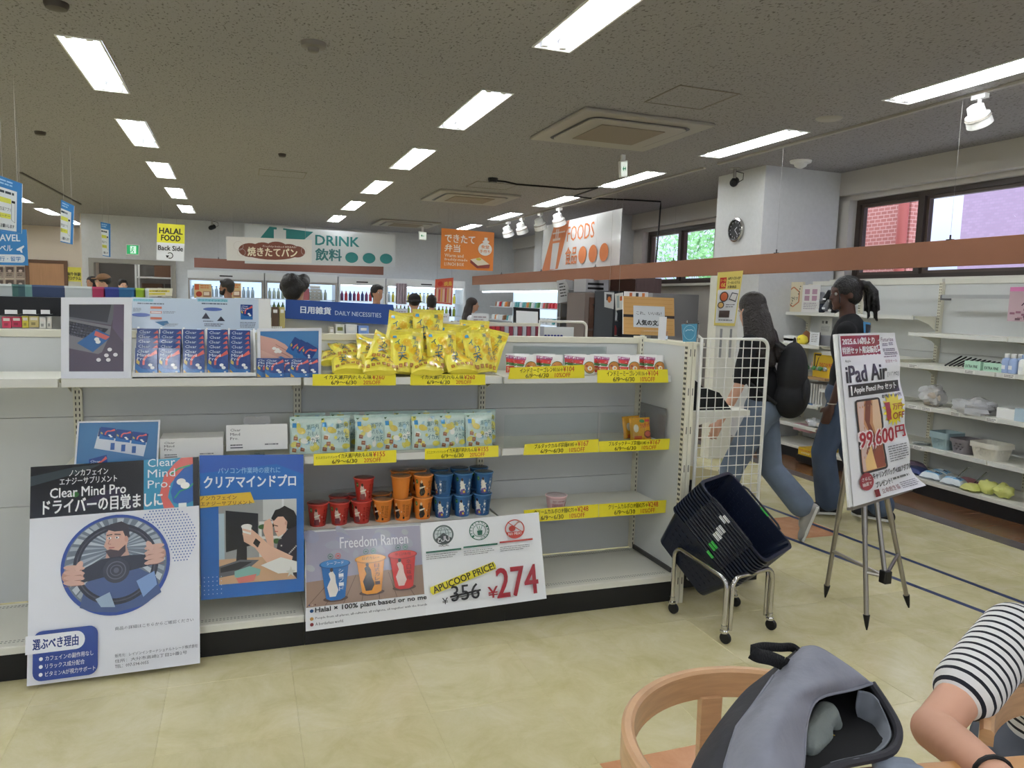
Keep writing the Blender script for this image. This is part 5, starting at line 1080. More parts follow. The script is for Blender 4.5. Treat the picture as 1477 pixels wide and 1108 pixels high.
# ---------------------------------------------------------------- shelving along the right wall
XR, XL, XK = 5.74, 5.29, 5.25
def wbay(ya, yb, lips, lab):
    """ya far, yb near"""
    t = thing('cream_shelf_bay', lab, 'shelving unit', (XR, (ya+yb)/2, 0), 'cream shelving bays along the right wall'); ya -= .001; yb += .001
    MB().box(XK, XK+.02, yb, ya, 0, .10).build('kickboard', M_dark, t); MB().box(XK-.004, XR-.03, yb, ya, .10, .13).build('base_deck', M_shelf, t, bevel=.003)
    for a, b in ((.13, .62), (.623, 1.15), (1.153, 1.74)): MB().box(XR-.012, XR+.012, yb+.012, ya-.012, a, b).build('back_panel', M_panel, t)
    MB().box(XR-.02, XR+.02, yb+.012, ya-.012, 1.742, 1.79).build('top_rail', M_shelf, t, bevel=.003)
    up = MB().box(XR-.045, XR+.03, ya-.017, ya+.017, .13, 1.76).build('upright', M_post, t, bevel=.002)
    m = MB(); slots(m, XR-.045, ya, .16, 1.74, axis='x'); o = m.build('slot_row', M_slot, up); o['kind'] = 'stuff'
    for z, x in lips:
        sh = MB().box(x, XR-.046, yb+.004, ya-.004, z+.026, z+.033).box(x-.012, x, yb+.004, ya-.004, z, z+.033).build('shelf', M_shelf, t, bevel=.002)
        MB().box(x-.016, x-.013, yb+.006, ya-.006, z+.002, z+.034).build('price_rail', MATS['rail_grey_clear'], sh)
        for y in (ya-.02, yb+.02): MB().prism([(XR-.046, y-.0015, z+.026), (x+.04, y-.0015, z+.026), (x+.04, y-.0015, z+.012), (XR-.12, y-.0015, z-.04), (XR-.046, y-.0015, z-.09)], (0, .003, 0)).build('bracket', M_post, sh)
    return t
wbay(6.55, 5.84, [(1.43, 5.42), (1.11, 5.25), (.80, 5.29), (.52, 5.29), (.30, 5.29)], 'far wall shelving bay beside the column, behind the two shoppers')
wbay(5.84, 4.94, [(1.43, 5.42), (1.06, 5.29), (.70, 5.29), (.36, 5.29)], 'wall shelving bay behind the ponytailed shopper')
wbay(4.94, 4.04, [(1.29, 5.38), (1.03, 5.29), (.69, 5.29), (.36, 5.29)], 'wall shelving bay right of the easel with baskets and wipes')
wbay(4.04, 3.14, [(1.29, 5.38), (1.03, 5.29), (.69, 5.29), (.36, 5.29)], 'wall shelving bay at the right edge of the frame with blue bottles')
wbay(3.14, 2.24, [(1.29, 5.38), (1.03, 5.29), (.69, 5.29), (.36, 5.29)], 'wall shelving bay just beyond the right edge of the frame')
def bx(x0, y0, x1, y1, X, dep, name, m, lab, cat, group=None, zb=None, art=None, bev=.002):
    a, b, z0, z1 = extX(x0, y0, x1, y1, X)
    if zb is not None: z0 = zb
    o = tag(MB().box(X, X+dep, b, a, z0, z1).build(name, m, bevel=bev), lab, cat, group)
    if art: art.build('print', o, bil(rectcx(a, b, z0, z1, X-.0005)), .00015)
    return o
def sh(z): return z+.034
# hanging rail and pink packs
ya, yb = PX(1358, 428, 5.6).y, 2.6; z = PX(1400, 428, 5.6).z
t = thing('hanging_rail', 'grey flat metal hanging rail near the top of the wall shelving', 'rail', (5.6, (ya+yb)/2, z)); MB().box(5.59, 5.6, yb, ya, z-.015, z+.015).build('bar', mat('rail_grey', (176, 178, 180), .4), t); MB().box(5.585, 5.70, ya-.012, ya, z-.03, z+.015).build('rail_hook', mat('rail_hook_grey', (120, 120, 122), .4), t)
cv = Canvas(24, 48); cv.rect(0, 0, 24, 48, (196, 168, 176)); cv.rect(0, 0, 24, 6, (208, 120, 170)); cv.text('A5', 10, 20, 20, 26, (70, 40, 60), .02, 1); q = random.Random(5)
for k in range(16): cv.rect(*(lambda x, y: (x, y, x+4, y+3))(q.uniform(1, 19), q.uniform(28, 44)), q.choice([(150, 100, 120), (170, 130, 140), (110, 80, 90)]))
bx(1455, 414, 1500, 464, 5.55, .02, 'hanging_pack', mat('pack_pink', (196, 160, 172), .4), 'pink and white pack hanging at the right edge of the frame', 'hanging pack', None, None, cv)
# fan of dark pens
M_stick = mat('pen_black_gloss', (22, 22, 24), .3); M_mint = mat('carton_mint', (176, 214, 190), .5)
for k in range(13):
    x = 1363+k*6.3; p = PX(x, 524, 5.36-.0*k); p.z = sh(1.03)+.006+.002*k; d = Vector((.03, -.075-.003*k, .058-.0030*k)).normalized()
    o = MB().tube([p, p+d*.14, p+d*.15], [.0065, .0065, .002], 8).build('pen', M_stick, smooth=True); tag(o, 'black pen in the fanned row, number %s from the left' % ('one two three four five six seven eight nine ten eleven twelve thirteen'.split()[k]), 'pen', 'black pens fanned out on the wall shelf')
for k, (a, lab) in enumerate((((1391, 521, 1414, 532), 'left mint carton in front of the black pens'), ((1418, 524, 1445, 536), 'right mint carton in front of the black pens'))):
    cv = Canvas(24, 11); cv.rect(0, 0, 24, 11, (176, 214, 190)); cv.text('GLASS HANDLE' if 0 else 'EXTRA FINE', 2, 5, 20, 8.5, (30, 40, 36), .03, 1); bx(*a, 5.30, .04, 'carton', M_mint, lab, 'box', 'mint cartons', sh(1.03), cv)
def bottle(p, m, cap, lab, s=1, group='pump bottles'):
    t = thing('bottle', lab, 'bottle', p, group); MB().lathe([(.026*s, 0), (.029*s, .004), (.029*s, .075*s), (.024*s, .09*s), (.012*s, .098*s)], p, 18).build('body', m, t, smooth=True); MB().lathe([(.013*s, .097*s), (.015*s, .1*s), (.015*s, .122*s), (.012*s, .125*s)], p, 14).build('cap', cap, t, smooth=True)
    MB().box(p[0]-.0295*s, p[0]-.029*s, p[1]-.012*s, p[1]+.012*s, p[2]+.025*s, p[2]+.05*s).build('label', MATS['label_white'], t)
M_bb = mat('bottle_pale_blue', (158, 178, 214), .25)
for k, (x, m, X) in enumerate(((1451, M_bb, 5.33), (1461, M_bb, 5.33), (1470, M_bb, 5.40), (1476, M_white, 5.33))):
    p = PX(x, 535, X); p.z = sh(1.03); bottle(p, m, M_white if k < 3 else M_bb, ('pale blue bottle at the left of the row', 'pale blue bottle second in the row', 'pale blue bottle behind the row', 'white bottle at the right edge of the frame')[k], 1.15)
# price strips on lips
q = random.Random(9); n_ = 0
for (x, y) in ((1317, 527), (1398, 538), (1455, 545), (1316, 587), (1336, 590), (1378, 598), (1312, 647), (1324, 649), (1309, 690), (1345, 698), (1398, 709), (1308, 553) if 0 else (1430, 607)):
    zz = .0
    p = PX(x, y, 5.27); L_ = .09; n_ += 1; z0 = min(sh(v) for v in (1.03, .69, .36, .1) if sh(v) > p.z-.035)-.03
    cv = Canvas(30, 8); cv.rect(0, 0, 30, 8, (228, 226, 220)); cv.bars(2, 1.4, 27, 7, 2, (90, 88, 86), .5, n_)
    c = rectcx(p.y+L_/2, p.y-L_/2, z0-.004, z0+.026, 5.27); sheet('shelf_label', 'small white shelf label on the %s lip, %s' % ({0: 'second'}.get(0) if z0 > .9 else ('third' if z0 > .6 else ('fourth' if z0 > .3 else 'lowest')), ['under the shelf edge left of the pens', 'below the mint cartons', 'below the blue bottles', 'left of the wrapped toy', 'below the wrapped toy', 'below the crumpled plastic bag', 'left of the glass lids', 'below the glass lids', 'below the dark packs', 'below the white wipe packs', 'below the yellow bags', 'below the white tub'][n_-1]), 'shelf label', c, cv, .001, group='white shelf labels on the wall shelving')
# wrapped toys, crumpled bag, tub
def lump(name, lab, cat, c, r, m, seed, amp=.25, group=None, seg=18, flat=0):
    q = random.Random(seed); ks = [(Vector((q.uniform(-1, 1), q.uniform(-1, 1), q.uniform(-1, 1)))*q.uniform(3, 9), q.uniform(0, 6.3)) for _ in range(7)]; c = Vector(c)
    def f(u, v):
        a = 2*pi*u; b = pi*v; d = Vector((cos(a)*sin(b), sin(a)*sin(b), -cos(b))); k = 1+amp*sum(sin(w.dot(d)+s) for w, s in ks)/4
        p = Vector((d.x*r[0], d.y*r[1], d.z*r[2]))*k; p.z = max(p.z, -r[2]*(1-flat)); return c+p
    o = MB().grid(f, seg, seg//2+3).build(name, m, smooth=True); return tag(o, lab, cat, group)
M_clear = mat('crinkled_film', (225, 226, 228), .12, alpha=.5, bump=.6, bscale=60, coat=.6); M_beigefur = mat('plush_beige', (196, 184, 168), .9, bump=.6, bscale=200)
def onshelf(x, y, X, z): p = PX(x, y, X); p.z = z; return p
p = onshelf(1346, 570, 5.38, sh(.69)); lump('wrapped_toy', 'beige soft toy wrapped in clear film on the third shelf', 'toy', p+Vector((0, 0, .075)), (.07, .075, .075), M_beigefur, 4, .3, flat=.05)
lump('film_wrap', 'crinkled clear film around the beige soft toy', 'wrapping', p+Vector((0, 0, .088)), (.085, .09, .088), M_clear, 14, .35, flat=.02)
p = onshelf(1408, 590, 5.36, sh(.69)); lump('plastic_bag', 'crumpled clear plastic bag hanging over the third shelf lip', 'bag', p+Vector((-.02, 0, .05)), (.10, .16, .075), M_clear, 21, .5); lump('packed_pouch', 'dark grey pouch inside the crumpled plastic bag', 'pouch', p+Vector((.03, -.03, .045)), (.05, .11, .045), mat('pouch_grey', (96, 92, 96), .5), 8, .2)
bx(1437, 590, 1472, 604, 5.33, .09, 'tub', M_white, 'white lidded tub on the third shelf', 'tub', None, sh(.69)); bx(1463, 590, 1480, 606, 5.31, .05, 'small_box', mat('box_paleblue', (176, 196, 210), .5), 'pale blue small box at the right edge of the third shelf', 'box', None, sh(.69))
# plastic storage baskets
def sbasket(c, w, d, h, m, lab, group, bottom=True):
    t = thing('storage_basket', lab, 'basket', c, group); c = Vector(c)
    def rr(f, z, n=4):
        a, b, r = w/2*f, d/2*f, .03; out = []
        for cx, cy, a0 in ((a-r, b-r, 0), (-a+r, b-r, pi/2), (-a+r, -b+r, pi), (a-r, -b+r, 3*pi/2)): out += [c+Vector((cx+r*cos(a0+pi/2*i/n), cy+r*sin(a0+pi/2*i/n), z)) for i in range(n+1)]
        return out
    A, B = rr(1, h), rr(.82, 0); n = len(A); wl = MB(); C_ = rr(1.06, h+.002); D_ = rr(1.06, h-.012)
    for i in range(n):
        a0, a1, b0, b1 = A[i], A[(i+1) % n], B[i], B[(i+1) % n]; k = max(1, int((a1-a0).length/.017)); rows = 5
        P = lambda u, v: (a0*(1-u)+a1*u)*(1-v)+(b0*(1-u)+b1*u)*v
        for r_ in range(rows):
            for cc in range(k):
                if k > 3 and 0 < r_ < rows-1 and (r_+cc) % 2 == 0: continue
                wl.add([P(cc/k, r_/rows), P((cc+1)/k, r_/rows), P((cc+1)/k, (r_+1)/rows), P(cc/k, (r_+1)/rows)], [(0, 1, 2, 3)])
    wl.add(B, [tuple(range(n))]); wl.build('lattice_wall', m, t, solid=.0018)
    MB().add(A+C_+D_, [(i, (i+1) % n, n+(i+1) % n, n+i) for i in range(n)]+[(n+i, n+(i+1) % n, 2*n+(i+1) % n, 2*n+i) for i in range(n)]).build('rim', m, t, solid=.002)
M_b1, M_b2, M_b3 = mat('basket_blue_grey', (150, 172, 176), .5), mat('basket_warm_grey', (128, 122, 126), .5), mat('basket_cream', (216, 212, 198), .5)
for x, m, nm, cnt, w in ((1358, M_b1, 'blue-grey', 4, .17), (1388, M_b2, 'warm grey', 2, .16), (1424, M_b3, 'cream', 3, .22)):
    p = onshelf(x, 645, 5.36 if nm != 'cream' else 5.34, sh(.36))
    for k in range(cnt): sbasket(p+Vector((.05, 0, .012*k)), .2, w, .10, m, '%s plastic storage basket, %s' % (nm, ('bottom of its stack', 'second from the bottom', 'third from the bottom', 'top of its stack')[k if k < cnt-1 else 3]), nm+' storage baskets')
for k in range(2):
    p = onshelf(1330, 634, 5.36, sh(.36)+.001+.011*k); tag(MB().lathe([(.06, 0), (.072, .003), (.05, .008), (.012, .01)], p, 24).build('glass_lid', mat('lid_glass_grey', (170, 176, 176), .1, alpha=.6, coat=.5), smooth=True), ('lower' if k == 0 else 'upper')+' round glass lid beside the blue-grey baskets', 'lid', 'glass lids')
# bottom deck packs
def pack(x, y, X, z, w, d, h, m, lab, art=None, group='soft packs on the lowest wall shelf', rz=0, seed=1):
    c = onshelf(x, y, X, z); q = random.Random(seed)
    def f(u, v):
        a, b = 2*u-1, 2*v-1; e = (1-abs(a)**3)*(1-abs(b)**3); return Vector((a*d/2, -b*w/2, .012+h*max(0, e)**.45*.9+.003*sin(a*9+seed)*sin(b*7)))
    m_ = MB().grid(f, 12, 12).grid(lambda u, v: Vector((1-2*u, (1-2*v), 0)) if 0 else Vector(((1-2*u)*d/2, -(2*v-1)*w/2, .002)), 1, 1)
    k = 13; R_ = Matrix.Rotation(rz, 3, 'Z'); m_.v = [c+R_@v for v in m_.v]
    o = tag(m_.build('soft_pack', m, smooth=True), lab, 'pack', group)
    if art: art.build('print', o, lambda u, v, e: c+R_@(f(v, u)+Vector((0, 0, e))), .0003, .12, FOIL)
def wipes():
    cv = Canvas(40, 20); cv.rect(4, 3, 36, 17, (120, 180, 220)); cv.ell(20, 10, 9, 5, (224, 234, 240), 16); cv.rect(26, 5, 34, 9, (40, 60, 100)); return cv
M_wipe = mat('wipes_white', (222, 230, 234), .3); M_yp = mat('pack_yellow_green', (206, 208, 120), .3)
pack(1322, 678, 5.40, .133, .20, .15, .05, mat('pack_navy', (64, 76, 130), .3), 'dark blue soft pack on the lowest shelf beside the wipes', seed=2)
pack(1318, 668, 5.5, .133, .2, .12, .07, mat('pack_mauve', (120, 100, 120), .3), 'mauve soft pack behind the dark blue one', seed=6)
pack(1346, 688, 5.36, .133, .17, .13, .06, M_wipe, 'white wipes pack with blue label, left of two', wipes(), rz=.2, seed=3)
pack(1358, 679, 5.48, .133, .17, .12, .06, M_wipe, 'white wipes pack lying behind the front two', wipes(), rz=.2, seed=9)
pack(1376, 697, 5.34, .133, .17, .12, .06, M_wipe, 'white wipes pack with blue label, right of two', wipes(), rz=.2, seed=4)
pack(1396, 688, 5.46, .133, .14, .12, .05, mat('pack_rose', (176, 120, 130), .3), 'rose soft pack between the wipes and yellow bags', seed=7)
pack(1402, 705, 5.31, .133, .13, .12, .05, M_yp, 'flat yellow soft pack at the front of the lowest shelf', seed=5)
for x, y, X, s, lab in ((1424, 700, 5.33, 5, 'crumpled yellow-green bag on the lowest shelf, left'), (1446, 704, 5.33, 8, 'crumpled yellow-green bag on the lowest shelf, right')):
    p = onshelf(x, y, X, .133); lump('snack_packet', lab, 'bag', p+Vector((.02, 0, .05)), (.05, .075, .055), M_yp, s, .3, 'crumpled yellow-green bags', flat=.1)
for k in range(2):
    p = onshelf(1375+k*27, 678, 5.45, .133); tag(MB().frame_box(p, (.02, 0, 0), (0, -.02, 0), (.0, -.12, .14)).build('shelf_divider', M_acryl), ('left' if k == 0 else 'right')+' clear slanted divider on the lowest wall shelf', 'divider', 'clear dividers')
# far bay stock
cv = Canvas(34, 60); cv.rect(0, 0, 34, 60, (214, 204, 176)); h = [(17+13*cos(pi/3*k+pi/6), 30+20*sin(pi/3*k+pi/6)) for k in range(7)]; cv.path(h, 2.4, (190, 120, 84)); cv.text('ミツミツ', 9, 30, 26, 36, (60, 60, 60), .02, 1)
for k in range(9): cv.ell(4+(k*13 % 27), 4+(k*29 % 53), 1.3, 1.5, (90, 100, 90), 6)
bx(1132, 407, 1157, 449, 5.50, .03, 'cracker_box', mat('box_cream', (216, 206, 180), .5), 'cream flat box with an orange hexagon on the top shelf', 'box', None, sh(1.43), cv)
cv = Canvas(28, 38); cv.rect(0, 0, 28, 38, (220, 218, 216))
for k in range(4): cv.rect(4+(k % 2)*12, 6+(k//2)*9, 12+(k % 2)*12, 13+(k//2)*9, (176, 140, 160))
cv.bars(3, 25, 25, 35, 4, (150, 140, 150), .4, 2)
bx(1157, 411, 1182, 450, 5.46, .004, 'notice_sheet', M_paper, 'white notice sheet with four small pictures on the top shelf', 'notice', None, sh(1.43), cv, 0)
M_cloth = [mat('cloth_dark', (50, 54, 66), .8, bump=.3, bscale=40), mat('cloth_grey', (128, 130, 136), .8, bump=.3, bscale=40), mat('cloth_black', (30, 30, 34), .8)]
for k in range(7):
    p = onshelf(1184+(k % 4)*9, 450, 5.5, sh(1.43)+.035+(k//4)*.09+.02*(k % 2)); tag(MB().lathe([(.02, -.06), (.034, -.05), (.036, .05), (.02, .06)], p+Vector((0, 0, .02)), 12, (.2, .5*(-1)**k, .9)).build('rolled_towel', M_cloth[k % 3], smooth=True), '%s rolled cloth, %s, in the bundle behind the ponytailed head' % (('dark', 'grey', 'black')[k % 3], ('far left', 'left', 'centre', 'right', 'upper left', 'upper centre', 'upper right')[k]), 'cloth', 'rolled cloths with white tags')
    tag(MB().box(p.x-.05, p.x-.047, p.y-.02, p.y+.02, p.z-.02, p.z-.002).build('swing_tag', M_wt), 'small white tag hanging from the %s rolled cloth of the bundle' % ('far left', 'left', 'centre', 'right', 'upper left', 'upper centre', 'upper right')[k], 'tag', 'white swing tags')
cv = Canvas(28, 38); cv.rect(0, 0, 28, 38, (206, 206, 202)); cv.rect(5, 6, 10, 12, (120, 120, 120)); cv.rect(13, 6, 18, 12, (60, 60, 60)); cv.bars(4, 18, 24, 30, 5, (150, 150, 150), .4, 4)
bx(1182, 459, 1200, 484, 5.62, .003, 'notice_sheet', M_paper, 'grey-white notice hanging under the top shelf', 'notice', None, None, cv, 0)
M_lem = mat('plush_yellow', (226, 206, 70), .8); p = onshelf(1157, 497, 5.32, sh(1.11)+.042)
o = tag(MB().lathe([(.004, -.06), (.03, -.05), (.05, -.02), (.05, .02), (.03, .05), (.004, .06)], p, 20, (0, 1, .35)).build('lemon_plush', M_lem, smooth=True), 'yellow lemon-shaped soft toy with a drawn face', 'toy')
MB().box(p.x-.052, p.x-.049, p.y-.018, p.y-.012, p.z+.005, p.z+.013).build('eye', M_dark, o); MB().box(p.x-.052, p.x-.049, p.y+.012, p.y+.018, p.z+.005, p.z+.013).build('eye', M_dark, o)
tag(MB().lathe([(.06, -.006), (.065, 0), (.06, .006)], onshelf(1163, 490, 5.45, sh(1.11)+.065), 24, (1, 0, 0)).build('cork_plate', mat('cork_brown', (130, 86, 54), .7)), 'round brown board standing behind the lemon toy', 'board')
cv = Canvas(14, 18); cv.rect(0, 0, 14, 18, (210, 212, 214)); cv.bars(2, 3, 12, 15, 5, (130, 130, 130), .4, 4)
bx(1168, 479, 1182, 499, 5.30, .01, 'framed_card', M_dark, 'small black-framed card on the far wall shelf', 'card', None, sh(1.11), cv)
bx(1183, 484, 1202, 500, 5.34, .012, 'laptop_sleeve', mat('panel_grey', (120, 120, 124), .5), 'grey upright sleeve beside the framed card', 'sleeve', None, sh(1.11))
for k, (a, z) in enumerate((((1130, 488, 1147, 494), 1.11), ((1130, 484, 1147, 488), 1.13))): bx(*a, 5.30, .1, 'paper_stack', M_paper, ('lower' if k == 0 else 'upper')+' stack of paper beside the lemon toy', 'paper', 'paper stacks', sh(z))
cv = Canvas(50, 46); cv.rect(0, 0, 50, 46, (216, 178, 40)); cv.poly([(2, 2), (20, 2), (14, 8), (8, 30), (2, 30)], (40, 34, 30)); cv.poly([(5, 5), (17, 5), (12, 9), (7, 26), (5, 26)], (216, 178, 40)); cv.text('DISCOUNT', 16, 18, 48, 26, (196, 70, 40), .03, 1)
bx(1173, 510, 1203, 540, 5.34, .02, 'discount_sign', mat('sign_yellow', (214, 176, 40), .5), 'yellow discount sign on the far wall shelf behind the arm', 'sign', None, sh(.80), cv)
bx(1160, 548, 1190, 560, 5.27, .2, 'cardboard_tray', mat('cardboard', (150, 120, 84), .8), 'shallow cardboard tray of small goods on the far wall shelf', 'tray', None, sh(.80))
q = random.Random(31)
for k in range(9):
    p = onshelf(1163+k*3.2, 550, 5.32+.02*(k % 3), sh(.80)+.045); a = PX(1163+k*3.2, 548, 5.30)
    lump('small_packet', 'small shiny packet in the cardboard tray, %s' % ('first second third fourth fifth sixth seventh eighth ninth'.split()[k]+' from the left'), 'packet', (a.x+.03*(k % 3), a.y, sh(.80)+.085), (.02, .025, .02), mat(('packet_green', 'packet_silver', 'packet_white')[k % 3], ((70, 130, 70), (170, 175, 175), (220, 220, 220))[k % 3], .3), k, .4, 'small packets in the cardboard tray', 10)
for k in range(8):
    a = PX(1155+k*3.8, 600, 5.32); tag(MB().box(5.32, 5.6, a.y-.022, a.y, sh(.52), sh(.52)+.21).build('file_box', mat('file_box_grey', (190, 188, 184), .6)), 'slim grey-white file box standing in a row, %s from the left' % 'first second third fourth fifth sixth seventh eighth'.split()[k], 'file box', 'file boxes in a row')
for k, (c, x) in enumerate((((206, 186, 60), 1150), ((60, 90, 130), 1164), ((200, 200, 196), 1176))): 
    a = onshelf(x, 610, 5.30, sh(.52) if 0 else sh(.52)+.0); tag(MB().box(5.275, 5.30, a.y-.06, a.y+.06, sh(.30)+.17, sh(.30)+.20).build('magazine', mat('magazine_%d' % k, c, .4)), ('yellow', 'blue', 'white')[k]+' magazine edge on the lower far wall shelf', 'magazine', 'magazines') if 0 else tag(MB().box(5.30, 5.5, a.y-.055, a.y+.055, sh(.52)+.0, sh(.52)+.012).build('magazine', mat('magazine_%d' % k, c, .4)), ('yellow', 'blue', 'white')[k]+' magazine lying on the lower far wall shelf', 'magazine', 'magazines')
bx(1143, 622, 1168, 636, 5.31, .1, 'pink_box', mat('box_pink', (206, 160, 168), .6), 'pink box on the lowest far wall shelf', 'box', None, sh(.30))
p = onshelf(1166, 645, 5.36, sh(.30)); lump('foil_bag', 'crumpled silver foil bag next to the pink box', 'bag', p+Vector((0, -.06, .04)), (.06, .10, .045), mat('foil_silver', (200, 202, 206), .2, .6), 17, .35)
cv = Canvas(24, 18); cv.rect(0, 0, 24, 18, (214, 176, 36)); cv.text('DISCOUNT', 2, 4, 22, 8, (190, 60, 40), .03, 1); cv.text('corner', 5, 10, 19, 14, (236, 230, 200), .02, 1)
bx(1151, 647, 1173, 664, 5.10, .3, 'discount_crate', mat('crate_yellow', (210, 172, 36), .5), 'yellow discount crate under the far wall shelving', 'crate', None, .09, cv); a, b, _, _ = extX(1150, 655, 1174, 665, 5.10)
tag(MB().box(5.08, 5.42, b, a, .02, .088).build('crate_dolly', M_dark, bevel=.004), 'black dolly under the yellow discount crate', 'dolly')
# ---------------------------------------------------------------- middle and back of the shop
def sgn(name, lab, cat, px, Y, cv, th=.01, wires=None, eps=.0004, base=None, group=None):
    c = planar(pyc(Y, *px)); t = thing(name, lab, cat, (c[2]+c[3])/2, group)
    p = MB().slab(c, th).build('board', base or M_paper, t); cv.build('print', p, bil(c), eps)
    for w in wires or []:
        a = c[0]*(1-w)+c[1]*w; MB().tube([a+Vector((0, .002, 0)), (a.x, a.y, H)], .0015, 4).build('wire', MATS['wire_grey'], t)
    return t
cv = Canvas(39, 52); cv.rect(0, 0, 39, 52, (232, 234, 236)); cv.rect(0, 0, 39, 27, (222, 216, 46)); cv.text('HALAL', 3, 6, 36, 14, INK, .05, 2); cv.text('FOOD', 6, 16, 33, 24, INK, .05, 2); cv.text('Back Side', 2, 31, 37, 38, INK, .03, 2); cv.ring(19, 45, 4.5, 4.5, 1.1, INK, 24, -2.4, 2.2); cv.poly([(13, 45), (18, 45), (15, 49)], INK)
sgn('hanging_sign', 'yellow and white hanging sign reading halal food with a curved arrow', 'sign', [(227, 322), (266.5, 324.5), (265.5, 377), (225.5, 374.5)], 11.5, cv, wires=[.2, .7])
cv = Canvas(124, 37); cv.rect(0, 0, 124, 37, (222, 218, 212)); BR = (120, 66, 48)
for x, y, rx, ry in ((34, 20, 17, 11), (52, 17, 15, 10), (72, 15, 16, 10), (90, 18, 15, 10), (102, 20, 12, 9), (64, 22, 42, 12)): cv.ell(x, y, rx, ry, BR, 22)
cv.text('焼きたてパン', 30, 15, 102, 29, (236, 226, 196), .03); cv.text('Freshly-baked BREAD', 52, 11.5, 101, 15, (230, 214, 200), 0, 1); cv.ring(17, 14, 7, 7, .4, (200, 190, 184), 18); cv.ring(21, 24, 6, 6, .4, (200, 190, 184), 18); cv.ring(112, 18, 4, 6, .4, (200, 190, 184), 18)
sgn('hanging_sign', 'long white hanging sign with a brown loaf shape for baked bread', 'sign', [(326, 341), (450, 346), (449.5, 379.5), (327, 375.5)], 12.0, cv, wires=[.08, .92])
cv = Canvas(218, 62); TL_ = (36, 122, 122); cv.rect(0, 0, 218, 62, (206, 210, 212)); cv.poly([(34, 1), (96, 5), (80, 22), (20, 22)], TL_); cv.rect(40, 5, 57, 24, (206, 210, 212)); cv.rect(44, 1.5, 53, 6, (206, 210, 212)); cv.text('DRINK', 99, 10, 163, 27, TL_, .03, 2); cv.text('飲料', 99, 33, 137, 54, (44, 112, 114), .03, 2)
for k in range(3): cv.ell(152+k*26, 47, 9.6, 9.6, TL_, 30)
sgn('hanging_sign', 'large white drink sign with a teal bottle and three teal dots', 'sign', [(353, 323.5), (570, 338.5), (570, 385), (353, 380)], 14.6, cv, wires=[.05, .95])
cv = Canvas(76, 60); OR = (216, 124, 40); cv.rect(0, 0, 76, 60, OR); cv.text('できたて', 5, 8, 48, 20, (240, 232, 222), .03); cv.text('弁当', 5, 23, 27, 34, (240, 232, 222), .03); cv.text('Warm and', 5, 37, 32, 42, (240, 226, 206), .02, 1); cv.text('freshly-made', 5, 43.5, 38, 48.5, (240, 226, 206), .02, 1); cv.text('LUNCH BOX', 5, 50, 33, 55, (240, 226, 206), .02, 1)
cv.ell(63, 27, 10, 10, (236, 234, 226), 26); cv.ell(64, 15.5, 5, 2.6, (236, 234, 226), 16); cv.rect(61.5, 9, 66, 14, (236, 234, 226)); cv.text('食堂', 57, 21, 69, 26, OR, .02, 1); cv.text('手作り', 55, 28, 71, 33, OR, .02, 1)
cv.poly([(42, 45), (56, 41), (71, 51), (70, 56), (52, 57), (42, 49)], (130, 50, 40)); cv.poly([(42, 44), (56, 40), (70, 50), (53, 53)], (228, 216, 190)); cv.ell(54, 43, 4, 2, (206, 190, 60), 10)
sgn('hanging_sign', 'orange hanging lunch box sign in the middle of the shop', 'sign', [(637, 329), (713, 335.5), (711, 391), (635.5, 387.5)], 11.8, cv, wires=[.12, .88], base=mat('sign_orange_board', OR, .5))
# foods banner, parallel to the right wall
c = planar([PX(785, 326, 4.75), PX(897, 300.5, 4.75), PX(893, 382, 4.75), PX(780.5, 392, 4.75)]); cv = Canvas(220, 62); OF = (204, 122, 78); cv.rect(0, 0, 220, 62, (212, 212, 212)); cv.poly([(36, 0), (84, 0), (56, 60), (2, 62)], OF); cv.poly([(34, 26), (56, 26), (48, 60), (30, 60)], (212, 212, 212)); cv.rect(34, 20, 58, 23, (214, 190, 174)); cv.rect(32, 12, 72, 14, (214, 190, 174))
for k in range(3): cv.line(44+k*4, 8, 43+k*4, 20, 1.6, (226, 216, 210))
cv.text('FOODS', 80, 8, 156, 27, OF, .012, 2); cv.text('食品', 78, 34, 112, 56, OF, .02, 2)
for k in range(3): cv.ell(128+k*28, 46, 11, 10.5, OF, 30)
t = thing('hanging_sign', 'large white and orange foods banner above the right-hand cooler', 'sign', (c[2]+c[3])/2); p = MB().slab(c, .006).build('board', M_paper, t); cv.build('print', p, bil(c), .0006, m=GLOSS)
for w in (.06, .94):
    a = c[0]*(1-w)+c[1]*w; MB().tube([a, (a.x, a.y, H)], .002, 4).build('wire', MATS['wire_grey'], t)
# blue banners on the left
BLU = (46, 118, 180)
def banner(px, Y, lab, n):
    cv = Canvas(34, 86); cv.rect(0, 0, 34, 86, BLU); cv.bars(3, 4, 22, 14, 2, (150, 190, 224), .5, n); cv.rect(0, 17, 27, 84, (222, 226, 228)); cv.bars(1, 21, 24, 26, 1, (50, 60, 70), .8, n); cv.rect(1, 32, 19, 40, (206, 206, 80)); cv.text('学生証アプリ', 1, 47, 19, 53, (40, 46, 56), .01, 1); cv.rect(1, 57, 19, 65, (206, 206, 80)); cv.text('コーナー', 2, 59, 18, 63, (40, 46, 56), .01, 1); cv.text('お願いします', 5, 74, 24, 80, (40, 46, 56), .02, 1)
    cv.rect(20, 34, 25, 38, (20, 20, 24)); cv.path([(20, 38), (20, 66), (25, 70), (25, 38)], .5, (90, 100, 110))
    return sgn('banner', lab, 'banner', px, Y, cv, wires=[.2, .8], group='blue and white hanging banners')
banner([(-4, 252), (32, 265), (31, 337), (-4, 332)], 6.2, 'blue and white hanging banner at the left edge, largest of three', 1)
banner([(88, 288), (107, 297), (105, 353), (87, 349)], 8.6, 'blue and white hanging banner, middle one of the three', 2)
